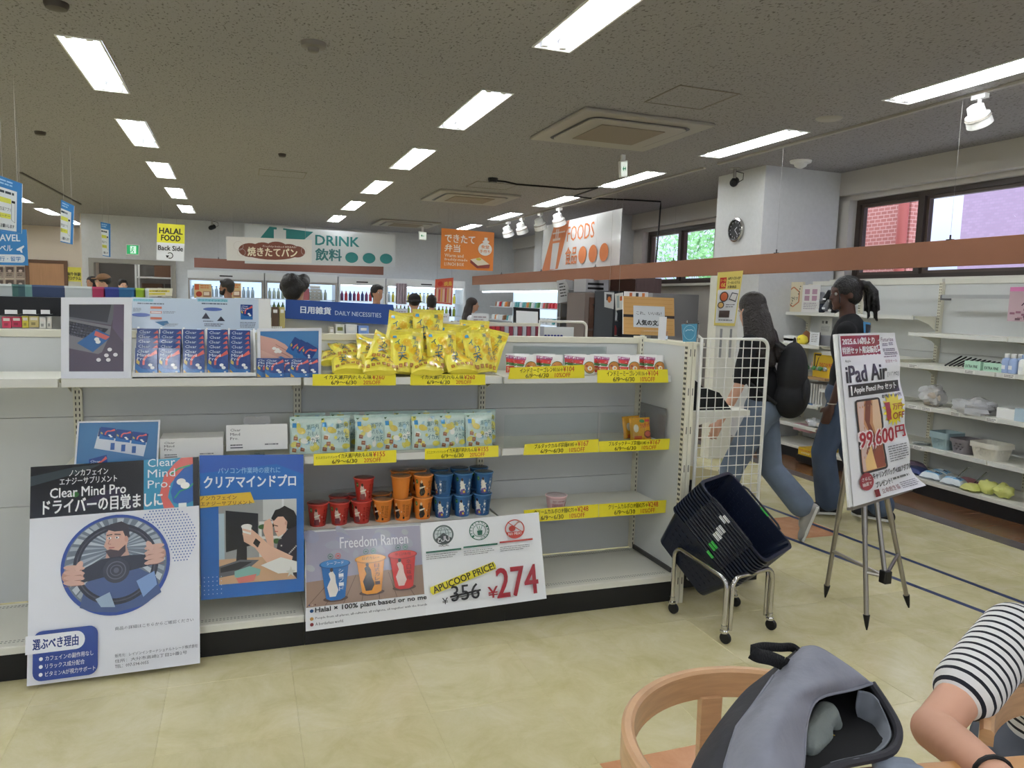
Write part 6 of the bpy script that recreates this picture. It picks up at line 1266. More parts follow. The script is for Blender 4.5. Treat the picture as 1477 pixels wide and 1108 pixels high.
banner([(145, 320), (159.5, 323), (159.5, 371), (148, 369)], 12.5, 'blue and white hanging banner, smallest and farthest of the three', 3)
cv = Canvas(52, 54); cv.rect(0, 0, 52, 54, (50, 126, 190)); cv.text('TRAVEL', -4, 8, 42, 18, (226, 232, 238), .03); cv.text('トラベル', -4, 24, 30, 33, (226, 232, 238), .03); cv.poly([(36, 30), (47, 24), (48, 26), (44, 30), (45, 35), (43, 35), (41, 32), (37, 32)], (226, 232, 238)); cv.rrect(0, 38, 48, 50, 5, (220, 228, 236)); cv.text('旅行・留学', 4, 41, 42, 48, (60, 120, 180), .02, 1)
sgn('hanging_sign', 'square blue travel sign at the left edge below the banner', 'sign', [(-12, 330), (38, 331), (40.5, 383), (-12, 382)], 7.4, cv, wires=[.3, .85], base=mat('sign_blue_board', BLU, .5))
# exit signs
M_ex = bpy.data.materials.new('exit_sign_face'); M_ex.use_nodes = True; _b = M_ex.node_tree.nodes['Principled BSDF']; _a = M_ex.node_tree.nodes.new('ShaderNodeAttribute'); _a.attribute_name = 'Col'
M_ex.node_tree.links.new(_a.outputs['Color'], _b.inputs['Base Color']); M_ex.node_tree.links.new(_a.outputs['Color'], _b.inputs['Emission Color']); _b.inputs['Emission Strength'].default_value = .75
def exit_sign(c, lab, arrow=0, stem=True):
    c = planar(c); t = thing('exit_sign', lab, 'exit sign', (c[2]+c[3])/2, 'lit exit signs'); b = MB().slab(c, .05).build('housing', M_white, t, bevel=.004)
    cv = Canvas(20, 16); 
    if arrow == 0:
        cv.rect(0, 0, 20, 16, (40, 150, 90)); cv.poly([(6, 1.5), (16, 1.5), (16, 14.5), (6, 14.5)], (200, 240, 216)); cv.ell(10.5, 4, 1.3, 1.3, (30, 120, 70), 10); cv.path([(10, 6), (9, 9), (12, 11), (11, 14)], 1.2, (30, 120, 70)); cv.path([(9, 9), (7, 12), (5, 12)], 1.2, (30, 120, 70)); cv.path([(10, 6), (13, 8)], .9, (30, 120, 70)); cv.path([(10, 6), (7, 7)], .9, (30, 120, 70))
    else:
        cv.rect(0, 0, 20, 16, (206, 216, 204)); cv.line(6, 8, 15, 8, 1.3, (40, 110, 80)); cv.poly([(4, 8), (8.5, 4.5), (8.5, 11.5)], (40, 110, 80))
        if arrow == 2: cv.poly([(16, 8), (12.5, 4.5), (12.5, 11.5)], (40, 110, 80))
    cv.build('print', b, bil([bil(c)(.06, .08), bil(c)(.94, .08), bil(c)(.94, .92), bil(c)(.06, .92)]), .0006, m=M_ex)
    if stem:
        m_ = (c[0]+c[1])/2; MB().box(m_.x-.02, m_.x+.02, m_.y+.01, m_.y+.04, m_.z, H).build('stem', M_white, t)
exit_sign(pyc(16.94, (181.5, 352), (201, 353), (200.5, 368.5), (182, 367.5)), 'green running-man exit sign on the back wall above the opening', 0, False)
exit_sign(pyc(15.0, (604, 333.5), (615.5, 335), (615, 346.5), (604.5, 345.5)), 'small white exit sign with one green arrow left of the lunch box sign', 1)
exit_sign(pyc(6.8, (895, 232), (905.5, 231), (905, 255), (896, 255.5)), 'narrow white exit sign with a double green arrow near the cassette', 2)
# clock and cameras
cl = PX(1063.5, 332, 5.08); t = thing('wall_clock', 'round black-faced chrome wall clock on the column', 'clock', (5.08, cl.y, cl.z-.125), None)
MB().lathe([(.125, 0), (.13, .01), (.128, .03), (.112, .035), (.11, .02), (.0, .02)], (5.08, cl.y, cl.z), 36, (-1, 0, 0), capt=False).build('rim', M_chrome, t, smooth=True)
f_ = MB().lathe([(.111, .021), (.0, .0212)], (5.08, cl.y, cl.z), 36, (-1, 0, 0), capb=False, capt=False).build('face', mat('clock_face_black', (16, 16, 18), .25), t)
cv = Canvas(20, 20)
for k in range(12): a = k*pi/6; cv.text(str(k or 12), 10+7.6*sin(a)-.7, 10-7.6*cos(a)-.8, 10+7.6*sin(a)+.7, 10-7.6*cos(a)+.8, (200, 200, 200), .01, 1)
cv.line(10, 10, 13.5, 7.6, .5, (230, 230, 230)); cv.line(10, 10, 14.8, 15, .4, (230, 230, 230)); cv.build('hands_and_numerals', t, bil(rectcx(cl.y+.11, cl.y-.11, cl.z-.11, cl.z+.11, 5.056)), .0004)
def cctv(p, lab, s=1):
    t = thing('security_camera', lab, 'camera', p, 'ceiling cameras'); p = Vector(p)
    MB().lathe([(.045*s, -.008), (.05*s, -.004), (.05*s, 0)], p, 16).tube([p, p-Vector((0, 0, .09*s))], .014*s).build('mount', M_steel, t)
    MB().lathe([(.03*s, -.05*s), (.036*s, -.045*s), (.036*s, .03*s), (.028*s, .05*s), (.02*s, .05*s), (.018*s, .04*s)], p-Vector((0, 0, .12*s)), 16, (-.6, -.6, -.35)).build('body', M_dark, t, smooth=True)
    MB().tube([p-Vector((0, 0, .03)), p+Vector((.08*s, -.02, -.04*s)), p+Vector((.09*s, 0, -.09*s)), p+Vector((.04*s, 0, -.12*s))], .004).build('cable', M_black, t)
cctv((4.92, 6.9, H), 'small black security camera on the ceiling beside the column', 1.2); p = PZ(306, 317, H); cctv((p.x, 16.6, H), 'tiny black security camera on the ceiling near the back wall', 1.3)
# black cable
pts = [PZ(x, y, H-.01) for x, y in ((709, 257), (716, 261), (728, 262), (745, 266), (770, 268), (795, 270), (830, 273), (862, 271))]+[PZ(845, 277, H-.01), PZ(829, 283, H-.01), PZ(850, 286, H-.01), PZ(900, 288, H-.01), PZ(953, 291, H-.01)]; e = pts[-1]
pts += [Vector((e.x, e.y, H-.1)), Vector((e.x-.02, e.y, 2.3)), Vector((e.x-.06, e.y, 1.4))]
t = thing('black_cable', 'black cable strung under the ceiling and dropping down behind the counter', 'cable', (e.x-.06, e.y, 1.4)); MB().tube(pts, .011, 6).build('cable', M_black, t, smooth=True); MB().lathe([(.05, -.05), (.06, -.02), (.06, 0)], PZ(711, 257, H), 12).build('ceiling_box', M_dark, t)
# ---------------------------------------------------------------- second row: marker rack (left), daily goods row
ym = 4.7
X0, X1, Z0, Z1 = ext(-12, 427, 205, 474, ym); X0 = -1.55
t = thing('marker_rack', 'shelving row behind the front shelves with a black rack of coloured markers', 'shelving unit', ((X0+X1)/2, ym, 0))
zr = PY(60, 429, ym).z
MB().box(X0, X1, ym+.1, ym+.5, 0, zr-.26).build('body', M_shelf, t); MB().box(X0, PY(205, 440, ym).x, ym, ym+.3, zr-.10, zr).build('marker_tray', M_dark, t); MB().box(X0, X1, ym-.02, ym+.4, zr-.28, zr-.26).build('shelf', M_shelf, t, bevel=.003)
MB().box(X0, X1, ym+.18, ym+.2, zr-.26, zr-.1).build('back_panel', M_panel, t)
segs = [(-10, 18, (206, 212, 210), 'white'), (18, 27, (70, 110, 104), 'green'), (27, 37, (60, 94, 98), 'dark green'), (37, 47, (110, 150, 144), 'pale green'), (47, 93, (58, 74, 106), 'slate blue'), (93, 133, (206, 210, 212), 'white'), (133, 150, (176, 52, 88), 'crimson'), (150, 171, (52, 62, 140), 'indigo'), (171, 194, (44, 104, 146), 'blue'), (194, 208, (150, 182, 40), 'lime'), (208, 214, (200, 208, 206), 'clear')]
mp_ = {}
for a, b, c, nm in segs:
    x = a
    while x < b-1:
        p = PY(x+1.5, 428, ym+.05)
        if nm not in mp_:
            m_ = MB().box(p.x-.0062, p.x+.0062, ym+.05, ym+.062, zr+.001, zr+.055).use(mat('marker_cap_'+nm.replace(' ', '_'), [min(255, v+24) for v in c], .3)).box(p.x-.0062, p.x+.0062, ym+.046, ym+.066, zr+.055, zr+.066)
            m_.ms = [mat('marker_'+nm.replace(' ', '_'), c, .4), MATS['marker_cap_'+nm.replace(' ', '_')]]; m_.m = [0]*6+[1]*6
            mp_[nm] = tag(m_.build('marker', None), '%s marker standing in the black rack' % nm, 'marker', '%s markers in the rack' % nm)
        else: o = mp_[nm].copy(); COL.objects.link(o); o.location = (p.x, mp_[nm].location.y, mp_[nm].location.z)
        x += 3.1
for k, (x0, y0, x1, y1, c, nm) in enumerate(((3, 457, 16, 473, (200, 60, 90), 'pink-red'), (17, 457, 31, 472, (190, 50, 84), 'crimson'), (32, 456, 41, 473, (206, 190, 70), 'yellow'), (42, 456, 56, 472, (196, 180, 120), 'red and yellow'), (57, 458, 66, 474, (224, 224, 216), 'white'), (68, 457, 74, 474, (216, 214, 206), 'pale'), (188, 462, 203, 474, (206, 140, 60), 'orange'))):
    X0, X1, Z0, Z1 = ext(x0, y0, x1, y1, ym-.05); cv = Canvas(14, 16); cv.rect(0, 0, 14, 16, c); cv.rect(2, 2, 12, 6, (230, 224, 214)); cv.rect(3, 9, 9, 13, [v*.7 for v in c])
    o = tag(MB().box(X0, X1, ym-.05, ym-.04, Z0, Z1).build('blister_pack', mat('blister_%d' % k, c, .4)), '%s hanging stationery pack below the marker rack' % nm, 'pack', 'hanging stationery packs'); cv.build('print', o, bil(rectc(X0, X1, Z0, Z1, ym-.0505)), .0003)
for k, (x0, x1) in enumerate(((7, 25), (33, 52), (59, 72))):
    X0, X1, Z0, Z1 = ext(x0, 447, x1, 453, ym-.12); t = thing('hook_label', 'white label on a wire hook below the markers, %s' % ('left', 'middle', 'right')[k], 'label', ((X0+X1)/2, ym-.12, Z0), 'hook labels')
    MB().box(X0, X1, ym-.122, ym-.12, Z0, Z1).build('card', M_paper, t); MB().tube([(X1, ym-.12, Z0), (X1, ym+.18, Z0)], .002, 5).tube([(X0, ym-.12, Z0), (X0, ym+.18, Z0)], .002, 5).build('hook_wire', M_chrome, t)
# daily goods row
yd = 4.95
xa, xb = PY(372, 470, yd).x, PY(700, 480, yd).x; zd = PY(500, 474, yd).z
t = thing('gondola_row', 'cream shelving row behind the yellow bags carrying the blue daily necessities sign', 'shelving unit', ((xa+xb)/2, yd+.3, 0))
MB().box(xa, xb, yd+.1, yd+.5, 0, zd-.06).build('body', M_shelf, t); MB().box(xa, xb, yd+.28, yd+.32, zd-.06, zd+.05).build('top_rail', M_post, t, bevel=.004); MB().box(xa, xb, yd+.02, yd+.5, zd-.075, zd-.06).build('shelf', M_shelf, t, bevel=.003)
cv = Canvas(156, 30); cv.rect(0, 0, 156, 30, (28, 70, 142)); cv.text('日用雑貨', 21, 9, 64, 20, (232, 236, 242), .04); cv.text('DAILY NECESSITIES', 70, 13.5, 138, 20, (206, 216, 230), .008, 2)
sgn('aisle_sign', 'long blue sign board standing on the shelving behind the yellow bags', 'sign', [(412, 432), (567, 439.5), (567, 469), (411.5, 459.5)], yd+.2, cv, .012, base=mat('sign_navy_board', (28, 70, 142), .5))
X0, X1, Z0, Z1 = ext(369, 431, 391, 474, yd); tag(MB().box(X0, X1, yd+.02, yd+.04, zd-.05, Z1).build('display_board', M_white), 'plain white panel left of the blue sign board', 'panel')
q = random.Random(41)
for k in range(10):
    X0, X1, Z0, Z1 = ext(379+k*2.8, 455, 381+k*2.8, 471, yd+.06); tag(MB().lathe([(.006, 0), (.006, .05), (.0075, .052), (.0075, .062)], ((X0+X1)/2, yd+.08, zd-.059), 8).build('white_tube', M_white, smooth=True), 'small white tube standing in the cluster left of the blue sign', 'tube', 'white tubes in a cluster')
for k, (a, c, nm) in enumerate((((475, 472, 482, 482), (196, 190, 170), 'beige clip box'), ((484, 468, 497, 481), (206, 206, 196), 'clear tub with olive label'), ((499, 468, 515, 481), (226, 226, 222), 'white clear-lidded tub'), ((517, 470, 532, 480), (120, 150, 206), 'blue box'), ((392, 443, 402, 455), (90, 70, 50), 'dark brown box'), ((403, 443, 411, 455), (190, 176, 110), 'yellowish box'))):
    X0, X1, Z0, Z1 = ext(*a, yd+.12); 
    o = tag(MB().box(X0, X1, yd+.12, yd+.2, zd-.059 if k < 4 else zd-.059, Z1).build('goods_box', mat('goods_%d' % k, c, .4), bevel=.003), nm+' on the shelving behind the front row', 'box', 'goods boxes')
    cv = Canvas(10, 10); cv.rect(2, 3, 8, 7, (236, 234, 226) if k != 1 else (120, 124, 60)); cv.build('print', o, bil(rectc(X0, X1, Z1-(Z1-Z0), Z1, yd+.1195)), .0004)
# third row with red goods, right of the bags
y3 = 6.0; xa, xb = PY(600, 480, y3).x, PY(848, 480, y3).x; z3 = PY(720, 484, y3).z
t = thing('gondola_row', 'cream shelving row in the middle distance with a strip of red goods', 'shelving unit', ((xa+xb)/2, y3+.3, 0))
MB().box(xa, xb, y3+.1, y3+.6, 0, z3-.05).build('body', M_shelf, t); MB().box(xa, xb, y3, y3+.6, z3-.05, z3-.03).build('shelf', M_shelf, t, bevel=.003); MB().box(xa, xb, y3+.3, y3+.33, z3-.03, z3+.07).build('back_panel', M_panel, t)
MB().box(xa, PY(778, 470, y3+.3).x, y3+.27, y3+.34, z3+.07, z3+.10).build('top_rail', M_post, t, bevel=.003)
h0, h1 = PY(778, 470, y3), PY(846, 474, y3); zt3 = PY(810, 464, y3).z
MB().tube([(h0.x, y3, z3-.05), (h0.x, y3, zt3)]+[(h1.x-.05+.05*sin(a*pi/10), y3, zt3-.05+.05*cos(a*pi/10)) for a in range(6)]+[(h1.x, y3, z3-.05)], .011, 8).build('end_rail', MATS['wire_white'], t, smooth=True)
for k in range(22):
    x = 645+k*6.4; X0, X1, Z0, Z1 = ext(x, 471, x+5.4, 481, y3+.15); nm, c = (('red', (176, 40, 50)), ('dark red', (130, 50, 66)), ('grey', (170, 170, 176)))[0 if 4 < k < 12 else (2 if k < 5 else (1, 2)[k % 2])]
    tag(MB().box(X0, X1, y3+.15, y3+.19, z3-.029, Z1).build('goods_carton', mat('carton_'+nm.replace(' ', '_'), c, .4)), nm+' carton standing in the far middle row', 'box', nm+' cartons in the middle row')
for k in range(6):
    p = PY(787+k*4.6, 482, y3+.05); tag(MB().lathe([(.011, 0), (.012, .035), (.008, .04)], (p.x, y3+.05, z3-.029), 10).build('blue_cap_jar', mat('cap_navy', (36, 44, 120), .4), smooth=True), 'navy capped small jar in the row near the end rail', 'jar', 'navy capped jars')
# framed white board on that row, price sheets
cs_ = pyc(y3+.5, (741, 443), (779, 445.5), (779, 483), (741, 483)); t = thing('framed_board', 'white board in a thick black frame standing in the middle distance', 'board', (cs_[2]+cs_[3])/2); MB().slab(cs_, .02).build('frame', M_dark, t, bevel=.004); b_ = bil(cs_); MB().slab([b_(.09, .12, .004), b_(.91, .12, .004), b_(.91, .98, .004), b_(.09, .98, .004)], .003).build('board_face', M_paper, t)
for k, (a, lab) in enumerate((((568, 445, 588, 459), 'left white sign card above the shelving'), ((620, 452, 648, 466), 'white sign card behind the topmost yellow bag'), ((680, 452, 705, 468), 'white sign card below the long-haired shopper'))):
    yc, zc = (y3+.1, z3-.03) if k else (yd+.3, zd+.05); X0, X1, Z0, Z1 = ext(*a, yc); t = thing('sign_card', lab, 'sign', ((X0+X1)/2, yc, zc), 'white sign cards'); cv = Canvas(25, 14); cv.rect(0, 0, 25, 14, (214, 216, 218)); cv.bars(3, 4, 22, 11, 2, (150, 130, 140), .4, k+3); c = rectc(X0, X1, Z0, Z1, yc); p = MB().slab(c, .002).build('card', M_paper, t); cv.build('print', p, bil(c), .0003)
    MB().box((X0+X1)/2-.004, (X0+X1)/2+.004, yc+.001, yc+.005, zc, Z0+.01).build('stem', M_white, t)
q = random.Random(12)
for k in range(7):
    p = PY(652+k*4.2, 467, y3+.4); tag(MB().lathe([(.014, 0), (.016, .03), (.014, .05), (.010, .055)], (p.x, y3+.4, z3+.05), 10).build('snack_jar', mat('jar_%d' % (k % 2), ((120, 96, 60), (150, 150, 110))[k % 2], .4), smooth=True), 'small brown and olive jar in a row behind the price cards', 'jar', 'small jars behind the cards')
# wooden stationery board
cv = Canvas(73, 55); cv.rect(0, 0, 73, 55, (196, 152, 92)); cv.rect(0, 0, 73, 55, (196, 152, 92))
for k in range(9): cv.rect(2, 3+k*6, 71, 4+k*6, (188, 142, 82)); cv.l -= 1
cv.l += 1; cv.rect(0, 26, 73, 30, (46, 32, 28)); cv.rect(14, 13, 59, 44, (206, 210, 214)); cv.text('これ、いいね！', 18, 21, 54, 26, (60, 60, 66), .01, 1); cv.text('人気の文具', 18, 33, 56, 41, (26, 26, 30), .04, 2)
sgn('popular_goods_sign', 'wood-grain sign board with a white paper about popular stationery', 'sign', [(899, 427), (972, 430), (973, 485), (899, 482)], 5.0, cv, .012)
X0, X1, Z0, Z1 = ext(930, 484, 963, 492, 4.6); tag(MB().box(X0, X1, 4.6, 4.66, Z0-.1, Z1+.03).build('acrylic_tray', M_acryl), 'clear acrylic tray in front of the wood-grain sign', 'tray'); X0, X1, Z0, Z1 = ext(950, 457, 961, 492, 4.55); tag(MB().box(X0, X1, 4.55, 4.553, Z0-.1, Z1).build('white_card', M_paper), 'narrow white card standing in front of the wood-grain sign', 'card')
xa, xb = PY(870, 488, 4.9).x, PY(975, 490, 4.9).x; zz = PY(930, 490, 4.9).z
t = thing('gondola_row', 'cream shelving row end under the wood-grain sign', 'shelving unit', ((xa+xb)/2, 5.0, 0)); MB().box(xa, xb, 4.54, 5.1, 0, zz-.02).build('body', M_shelf, t); MB().box(xa, xb, 4.52, 5.1, zz-.02, zz).build('top_shelf', M_post, t, bevel=.003); MB().tube([(xb+.02, 4.6, zz-.1), (xb+.02, 4.6, zz+.03), (xb-.01, 4.6, zz+.05)], .01, 8).build('end_rail', MATS['wire_white'], t)
cv = Canvas(60, 10); cv.rect(0, 0, 60, 10, (214, 210, 206)); 
for k in range(3): cv.rect(12+k*16, 2, 19+k*16, 9, ((190, 100, 60), (60, 60, 60), (206, 120, 60))[k])
X0, X1, Z0, Z1 = ext(901, 421, 935, 429, 5.02); c = rectc(X0, X1, Z0, Z1, 5.02); o = sheet('picture_strip', 'strip of small food pictures peeking over the wood-grain sign', 'poster', c, cv, .01, eps=.0004)
# yellow meal-system poster on a white post
t = thing('display_post', 'white slotted display post beside the column with the yellow poster', 'display post', (PY(1044, 500, 6.2).x, 6.2, 0))
X0, X1, Z0, Z1 = ext(1029, 470, 1060, 600, 6.2); MB().box(X0, X1, 6.2, 6.34, 0, PY(1045, 398, 6.2).z).build('post', M_shelf, t, bevel=.004); m = MB()
for xx in (.25, .7): m.box(X0+(X1-X0)*xx-.012, X0+(X1-X0)*xx+.012, 6.196, 6.2, 1.0, 1.28)
o = m.build('recess_strip', mat('strip_grey', (150, 150, 148), .5), t); o['kind'] = 'stuff'
cv = Canvas(38, 78); cv.rect(0, 0, 38, 78, (224, 206, 110)); cv.rect(2, 26, 36, 74, (230, 230, 226)); cv.rect(4, 8, 14, 24, (196, 50, 40)); cv.text('ミール', 5, 10, 13, 14, (236, 200, 80), .02, 1); cv.text('OK', 6, 16, 13, 22, (236, 200, 80), .03, 1); cv.text('APU CO-OP', 16, 8, 35, 12, (60, 50, 40), .02, 1); cv.text('ミールシステム', 16, 14, 35, 18, (60, 50, 40), .02, 1); cv.text('対象商品', 16, 20, 30, 24, (60, 50, 40), .02, 1)
cv.ell(12, 36, 7, 7.5, (40, 36, 32), 20); cv.ell(12, 36, 5.4, 6, (190, 96, 50), 16); cv.ell(8, 48, 5.5, 5, (60, 50, 40), 16); cv.ell(8, 48, 4, 3.6, (200, 160, 90), 14); cv.poly([(24, 30), (34, 32), (32, 44), (20, 40)], (60, 60, 64)); cv.poly([(25, 31.5), (33, 33), (31, 42), (21.5, 39)], (226, 222, 214)); cv.rect(6, 56, 24, 66, (70, 56, 48)); cv.bars(16, 47, 32, 53, 2, (120, 120, 120), .4, 2); cv.bars(6, 69, 32, 72, 1, (120, 120, 120), .5, 3)
sgn('meal_poster', 'tall yellow and white meal poster with food photographs left of the column', 'poster', [(1035.5, 393), (1072, 390.5), (1060, 470.5), (1029.5, 469.5)], 6.19, cv, .004)
# grey partition and cabinets
def cab(px, Y, dep, name, m, lab, cat, z0=0, **k):
    X0, X1, Z0, Z1 = ext(*px, Y); return tag(MB().box(X0, X1, Y, Y+dep, z0, Z1).build(name, m, bevel=.004), lab, cat)
cab((940, 424, 1007, 480), 8.2, .5, 'grey_partition', mat('partition_grey', (132, 130, 132), .6), 'plain mid-grey partition box behind the wood-grain sign', 'partition')
M_br = mat('cabinet_dark_brown', (84, 58, 46), .5, var=.1, vscale=6); M_pl = mat('cabinet_plum_brown', (104, 84, 84), .5, var=.1, vscale=8, stretch=(8, 8, .6))
t = thing('brown_cabinet', 'tall dark brown cabinet with two pairs of doors at the end of the coolers', 'cabinet', (PY(868, 450, 9.4).x, 9.4, 0))
X0, X1, Z0, Z1 = ext(843, 423, 890, 485, 9.4); MB().box(X0, X1, 9.4, 10.0, 0, Z1).build('body', mat('cabinet_taupe', (112, 100, 94), .5), t, bevel=.004)
for a, b in ((.08, 1.12), (1.15, Z1-.06)): d_ = MB().box(X0+.06, X1-.05, 9.38, 9.4, a, b).build('door', M_br, t, bevel=.003); MB().lathe([(.012, 0), (.016, .02)], (X0+.12, 9.38, b-.1), 10, (0, -1, 0)).build('handle', M_chrome, d_)
cab((880, 402, 928, 425), 9.9, .4, 'tall_cabinet', M_br, 'dark brown cabinet top right of the vented unit', 'cabinet', 0); cab((918, 401, 954, 430), 9.2, .04, 'plum_panel', M_pl, 'plum-brown upright panel below the hanging beam', 'panel', 0)
t = thing('vented_unit', 'white unit with two dark air vents on top of the brown cabinets', 'ventilation unit', (PY(862, 408, 9.7).x, 9.7, 1.72)); X0, X1, Z0, Z1 = ext(845, 403, 878, 422, 9.5); MB().box(X0, X1, 9.5, 9.9, Z0, Z1).build('housing', mat('unit_grey', (160, 160, 164), .5), t, bevel=.004)
for k in range(2): MB().box(X0+.03, X1-.08, 9.495, 9.5, Z0+.04+k*.06, Z0+.07+k*.06).build('vent', M_dark, t)
t = thing('drinks_fridge', 'narrow lit drinks fridge left of the wood-grain sign', 'fridge', (PY(895, 450, 7.8).x, 7.8, 0)); X0, X1, Z0, Z1 = ext(884, 425, 902, 485, 7.8); M_lit = mat('cooler_lit_back', (.72, .86, 1.0), .5, emit=.85)
MB().box(X0, X0+.03, 7.8, 8.3, 0, Z1).box(X1-.03, X1+.2, 7.8, 8.3, 0, Z1).box(X0, X1+.2, 7.8, 8.3, Z1, Z1+.04).box(X0, X1+.2, 8.28, 8.3, 0, Z1).build('body', mat('fridge_black', (30, 32, 38), .4), t); MB().box(X0+.03, X1-.03, 8.26, 8.28, .3, Z1-.05).build('lit_back', M_lit, t)
for k in range(4): MB().box(X0+.03, X1-.03, 7.86, 8.26, .95+k*.17, .96+k*.17).build('shelf', M_chrome, t)
for k in range(8):
    p = (X0+.055+(k % 2)*.05, 7.93, .961+(k//2)*.17); tag(MB().lathe([(.018, 0), (.02, .08), (.008, .1), (.008, .11)], p, 8).build('drink_bottle', mat('drink_%d' % (k % 3), ((150, 50, 50), (60, 120, 170), (220, 226, 230))[k % 3], .3), smooth=True), 'small bottle inside the narrow drinks fridge', 'bottle', 'bottles in the narrow fridge')
# magazine rack end with posters
t = thing('magazine_rack', 'steel wire rack with leaflets at the end of the right-hand cooler', 'rack', (PY(826, 450, 10.4).x, 10.4, 0)); X0, X1, Z0, Z1 = ext(808, 418, 843, 485, 10.4); MB().box(X0, X0+.03, 10.4, 10.43, 0, Z1).box(X1-.03, X1, 10.4, 10.43, 0, Z1).build('upright', M_steel, t)
MB().box(X0, X1, 10.5, 10.52, .5, Z1).build('back_panel', mat('rack_grey', (146, 146, 148), .5), t)
for k in range(5): MB().box(X0, X1, 10.38, 10.5, .6+k*.22, .615+k*.22).build('shelf', M_steel, t)
for k, (px, c, lab) in enumerate((([(803, 405), (815, 403), (824, 434), (806, 437)], (196, 198, 198), 'white slanted paper notice hanging at the end of the cooler'), ([(815, 403), (836, 406), (842, 419), (822, 417)], (170, 172, 176), 'grey curled plastic sheet beside the slanted notice'), ([(826, 431), (838, 432), (837, 452), (825, 450)], (214, 206, 196), 'small white and orange leaflet on the steel rack'))):
    cv = Canvas(20, 34); cv.rect(0, 0, 20, 34, c); 
    if k != 1: cv.bars(4, 5, 16, 28, 5, (70, 70, 70) if k == 0 else (206, 120, 60), .4, k+2)
    if k == 2: cv.ring(6, 18, 4, 8, 1.4, (60, 60, 60), 18)
    sheet('notice', lab, 'notice', planar(pyc(10.2, *px)), cv, .004, eps=.0005)
cv = Canvas(16, 30); cv.rect(0, 0, 16, 30, (196, 196, 196)); cv.rect(3, 4, 12, 16, (70, 60, 60)); cv.ell(8, 14, 3, 6, (206, 120, 60), 12); sgn('notice', 'small photo notice right of the dark brown doors', 'notice', [(872, 421), (886, 422), (885, 446), (872, 443)], 7.7, cv, .004, [.5])
cv = Canvas(16, 30); cv.rect(0, 0, 16, 30, (206, 206, 200)); cv.rect(3, 4, 8, 26, (150, 160, 160)); cv.rect(9, 6, 14, 14, (206, 110, 60)); sgn('notice', 'small leaflet with an orange patch left of the wood-grain sign', 'notice', [(887, 424), (899, 422), (899, 446), (888, 448)], 7.7, cv, .004, [.5])
# ---------------------------------------------------------------- coolers at the back wall and along the right wall
M_cool = mat('cooler_white', (214, 216, 218), .35); M_cl = mat('cooler_light_strip', (.86, .93, 1.0), .4, emit=5.0); M_litp = mat('cooler_lit_panel', (.66, .80, .95), .5, emit=.9)
DR = {}
def drink(nm, c, p, lab, group, cap=(220, 220, 220), s=1):
    if nm not in DR:
        m_ = MB().lathe([(.03*s, 0), (.034*s, .01*s), (.034*s, .13*s), (.014*s, .17*s), (.014*s, .19*s)], p, 8); n0 = len(m_.f); m_.box(p[0]-.016*s, p[0]+.016*s, p[1]-.016*s, p[1]+.016*s, p[2]+.19*s, p[2]+.21*s)
        m_.ms = [mat('drink_body_'+nm, c, .3), mat('drink_cap_'+nm, cap, .4)]; m_.m = [0]*n0+[1]*6; DR[nm] = m_.build('drink_bottle', None, smooth=True)
        o = DR[nm]
    else: o = DR[nm].copy(); COL.objects.link(o); o.location = p
    o.location = p; return tag(o, lab, 'bottle', group)
def cooler(X0, X1, Y, z1, lab, doors, stock):
    t = thing('wall_cooler', lab, 'cooler', ((X0+X1)/2, Y, 0), 'lit coolers along the back wall')
    MB().box(X0, X1, Y, Y+.75, 0, .35).box(X0, X0+.04, Y, Y+.75, .35, z1).box(X1-.04, X1, Y, Y+.75, .35, z1).build('cabinet', M_cool, t); MB().box(X0, X1, Y, Y+.75, z1, z1+.16).build('canopy', M_cool, t, bevel=.01); MB().box(X0+.04, X1-.04, Y+.70, Y+.75, .35, z1).build('lit_back', M_litp, t); MB().box(X0+.06, X1-.06, Y+.06, Y+.09, z1-.02, z1-.002).build('light_strip', M_cl, t)
    MB().box((X0+X1)/2-.12, (X0+X1)/2+.12, Y-.004, Y, z1+.05, z1+.075).build('display', M_dark, t)
    for k in range(4): MB().box(X0+.05, X1-.05, Y+.12, Y+.68, .55+k*.28, .565+k*.28).build('shelf', M_cool, t)
    for d in range(doors):
        a = X0+.02+(X1-X0-.04)*d/doors; b = X0+.02+(X1-X0-.04)*(d+1)/doors; f = MB().box(a, a+.03, Y-.03, Y, .3, z1).box(b-.03, b, Y-.03, Y, .3, z1).box(a+.03, b-.03, Y-.03, Y, .3, .34).box(a+.03, b-.03, Y-.03, Y, z1-.04, z1).build('door', M_steel, t)
        MB().box(a+.03, b-.03, Y-.017, Y-.013, .34, z1-.04).build('glass', M_glass, f)
    for si, row in enumerate(stock):
        if not row: continue
        n = int((X1-X0-.16)/.085)
        for k in range(n):
            nm, c, cap = row[k % len(row)]; drink(nm, c, (X0+.1+k*.085, Y+.2, .566+(3-si)*.28), nm.replace('_', ' ')+' bottle in a back wall cooler', nm.replace('_', ' ')+' bottles in the coolers', cap)
ycl = 16.05
def xat(px, y=420): return PY(px, y, ycl).x
ztop = PY(300, 402, ycl).z
cooler(xat(270), xat(381), ycl, ztop, 'glass-door cooler at the left end of the back wall behind the bearded man', 2, [[('clear_water', (190, 206, 216), (90, 130, 190))], [('green_tea', (120, 150, 90), (230, 230, 220)), ('clear_water', 0, 0)]])
cooler(xat(382), xat(487), ycl, ztop, 'glass-door cooler behind the shopper in black', 2, [[('pale_juice', (196, 206, 190), (200, 200, 206))], [('green_tea', 0, 0)]])
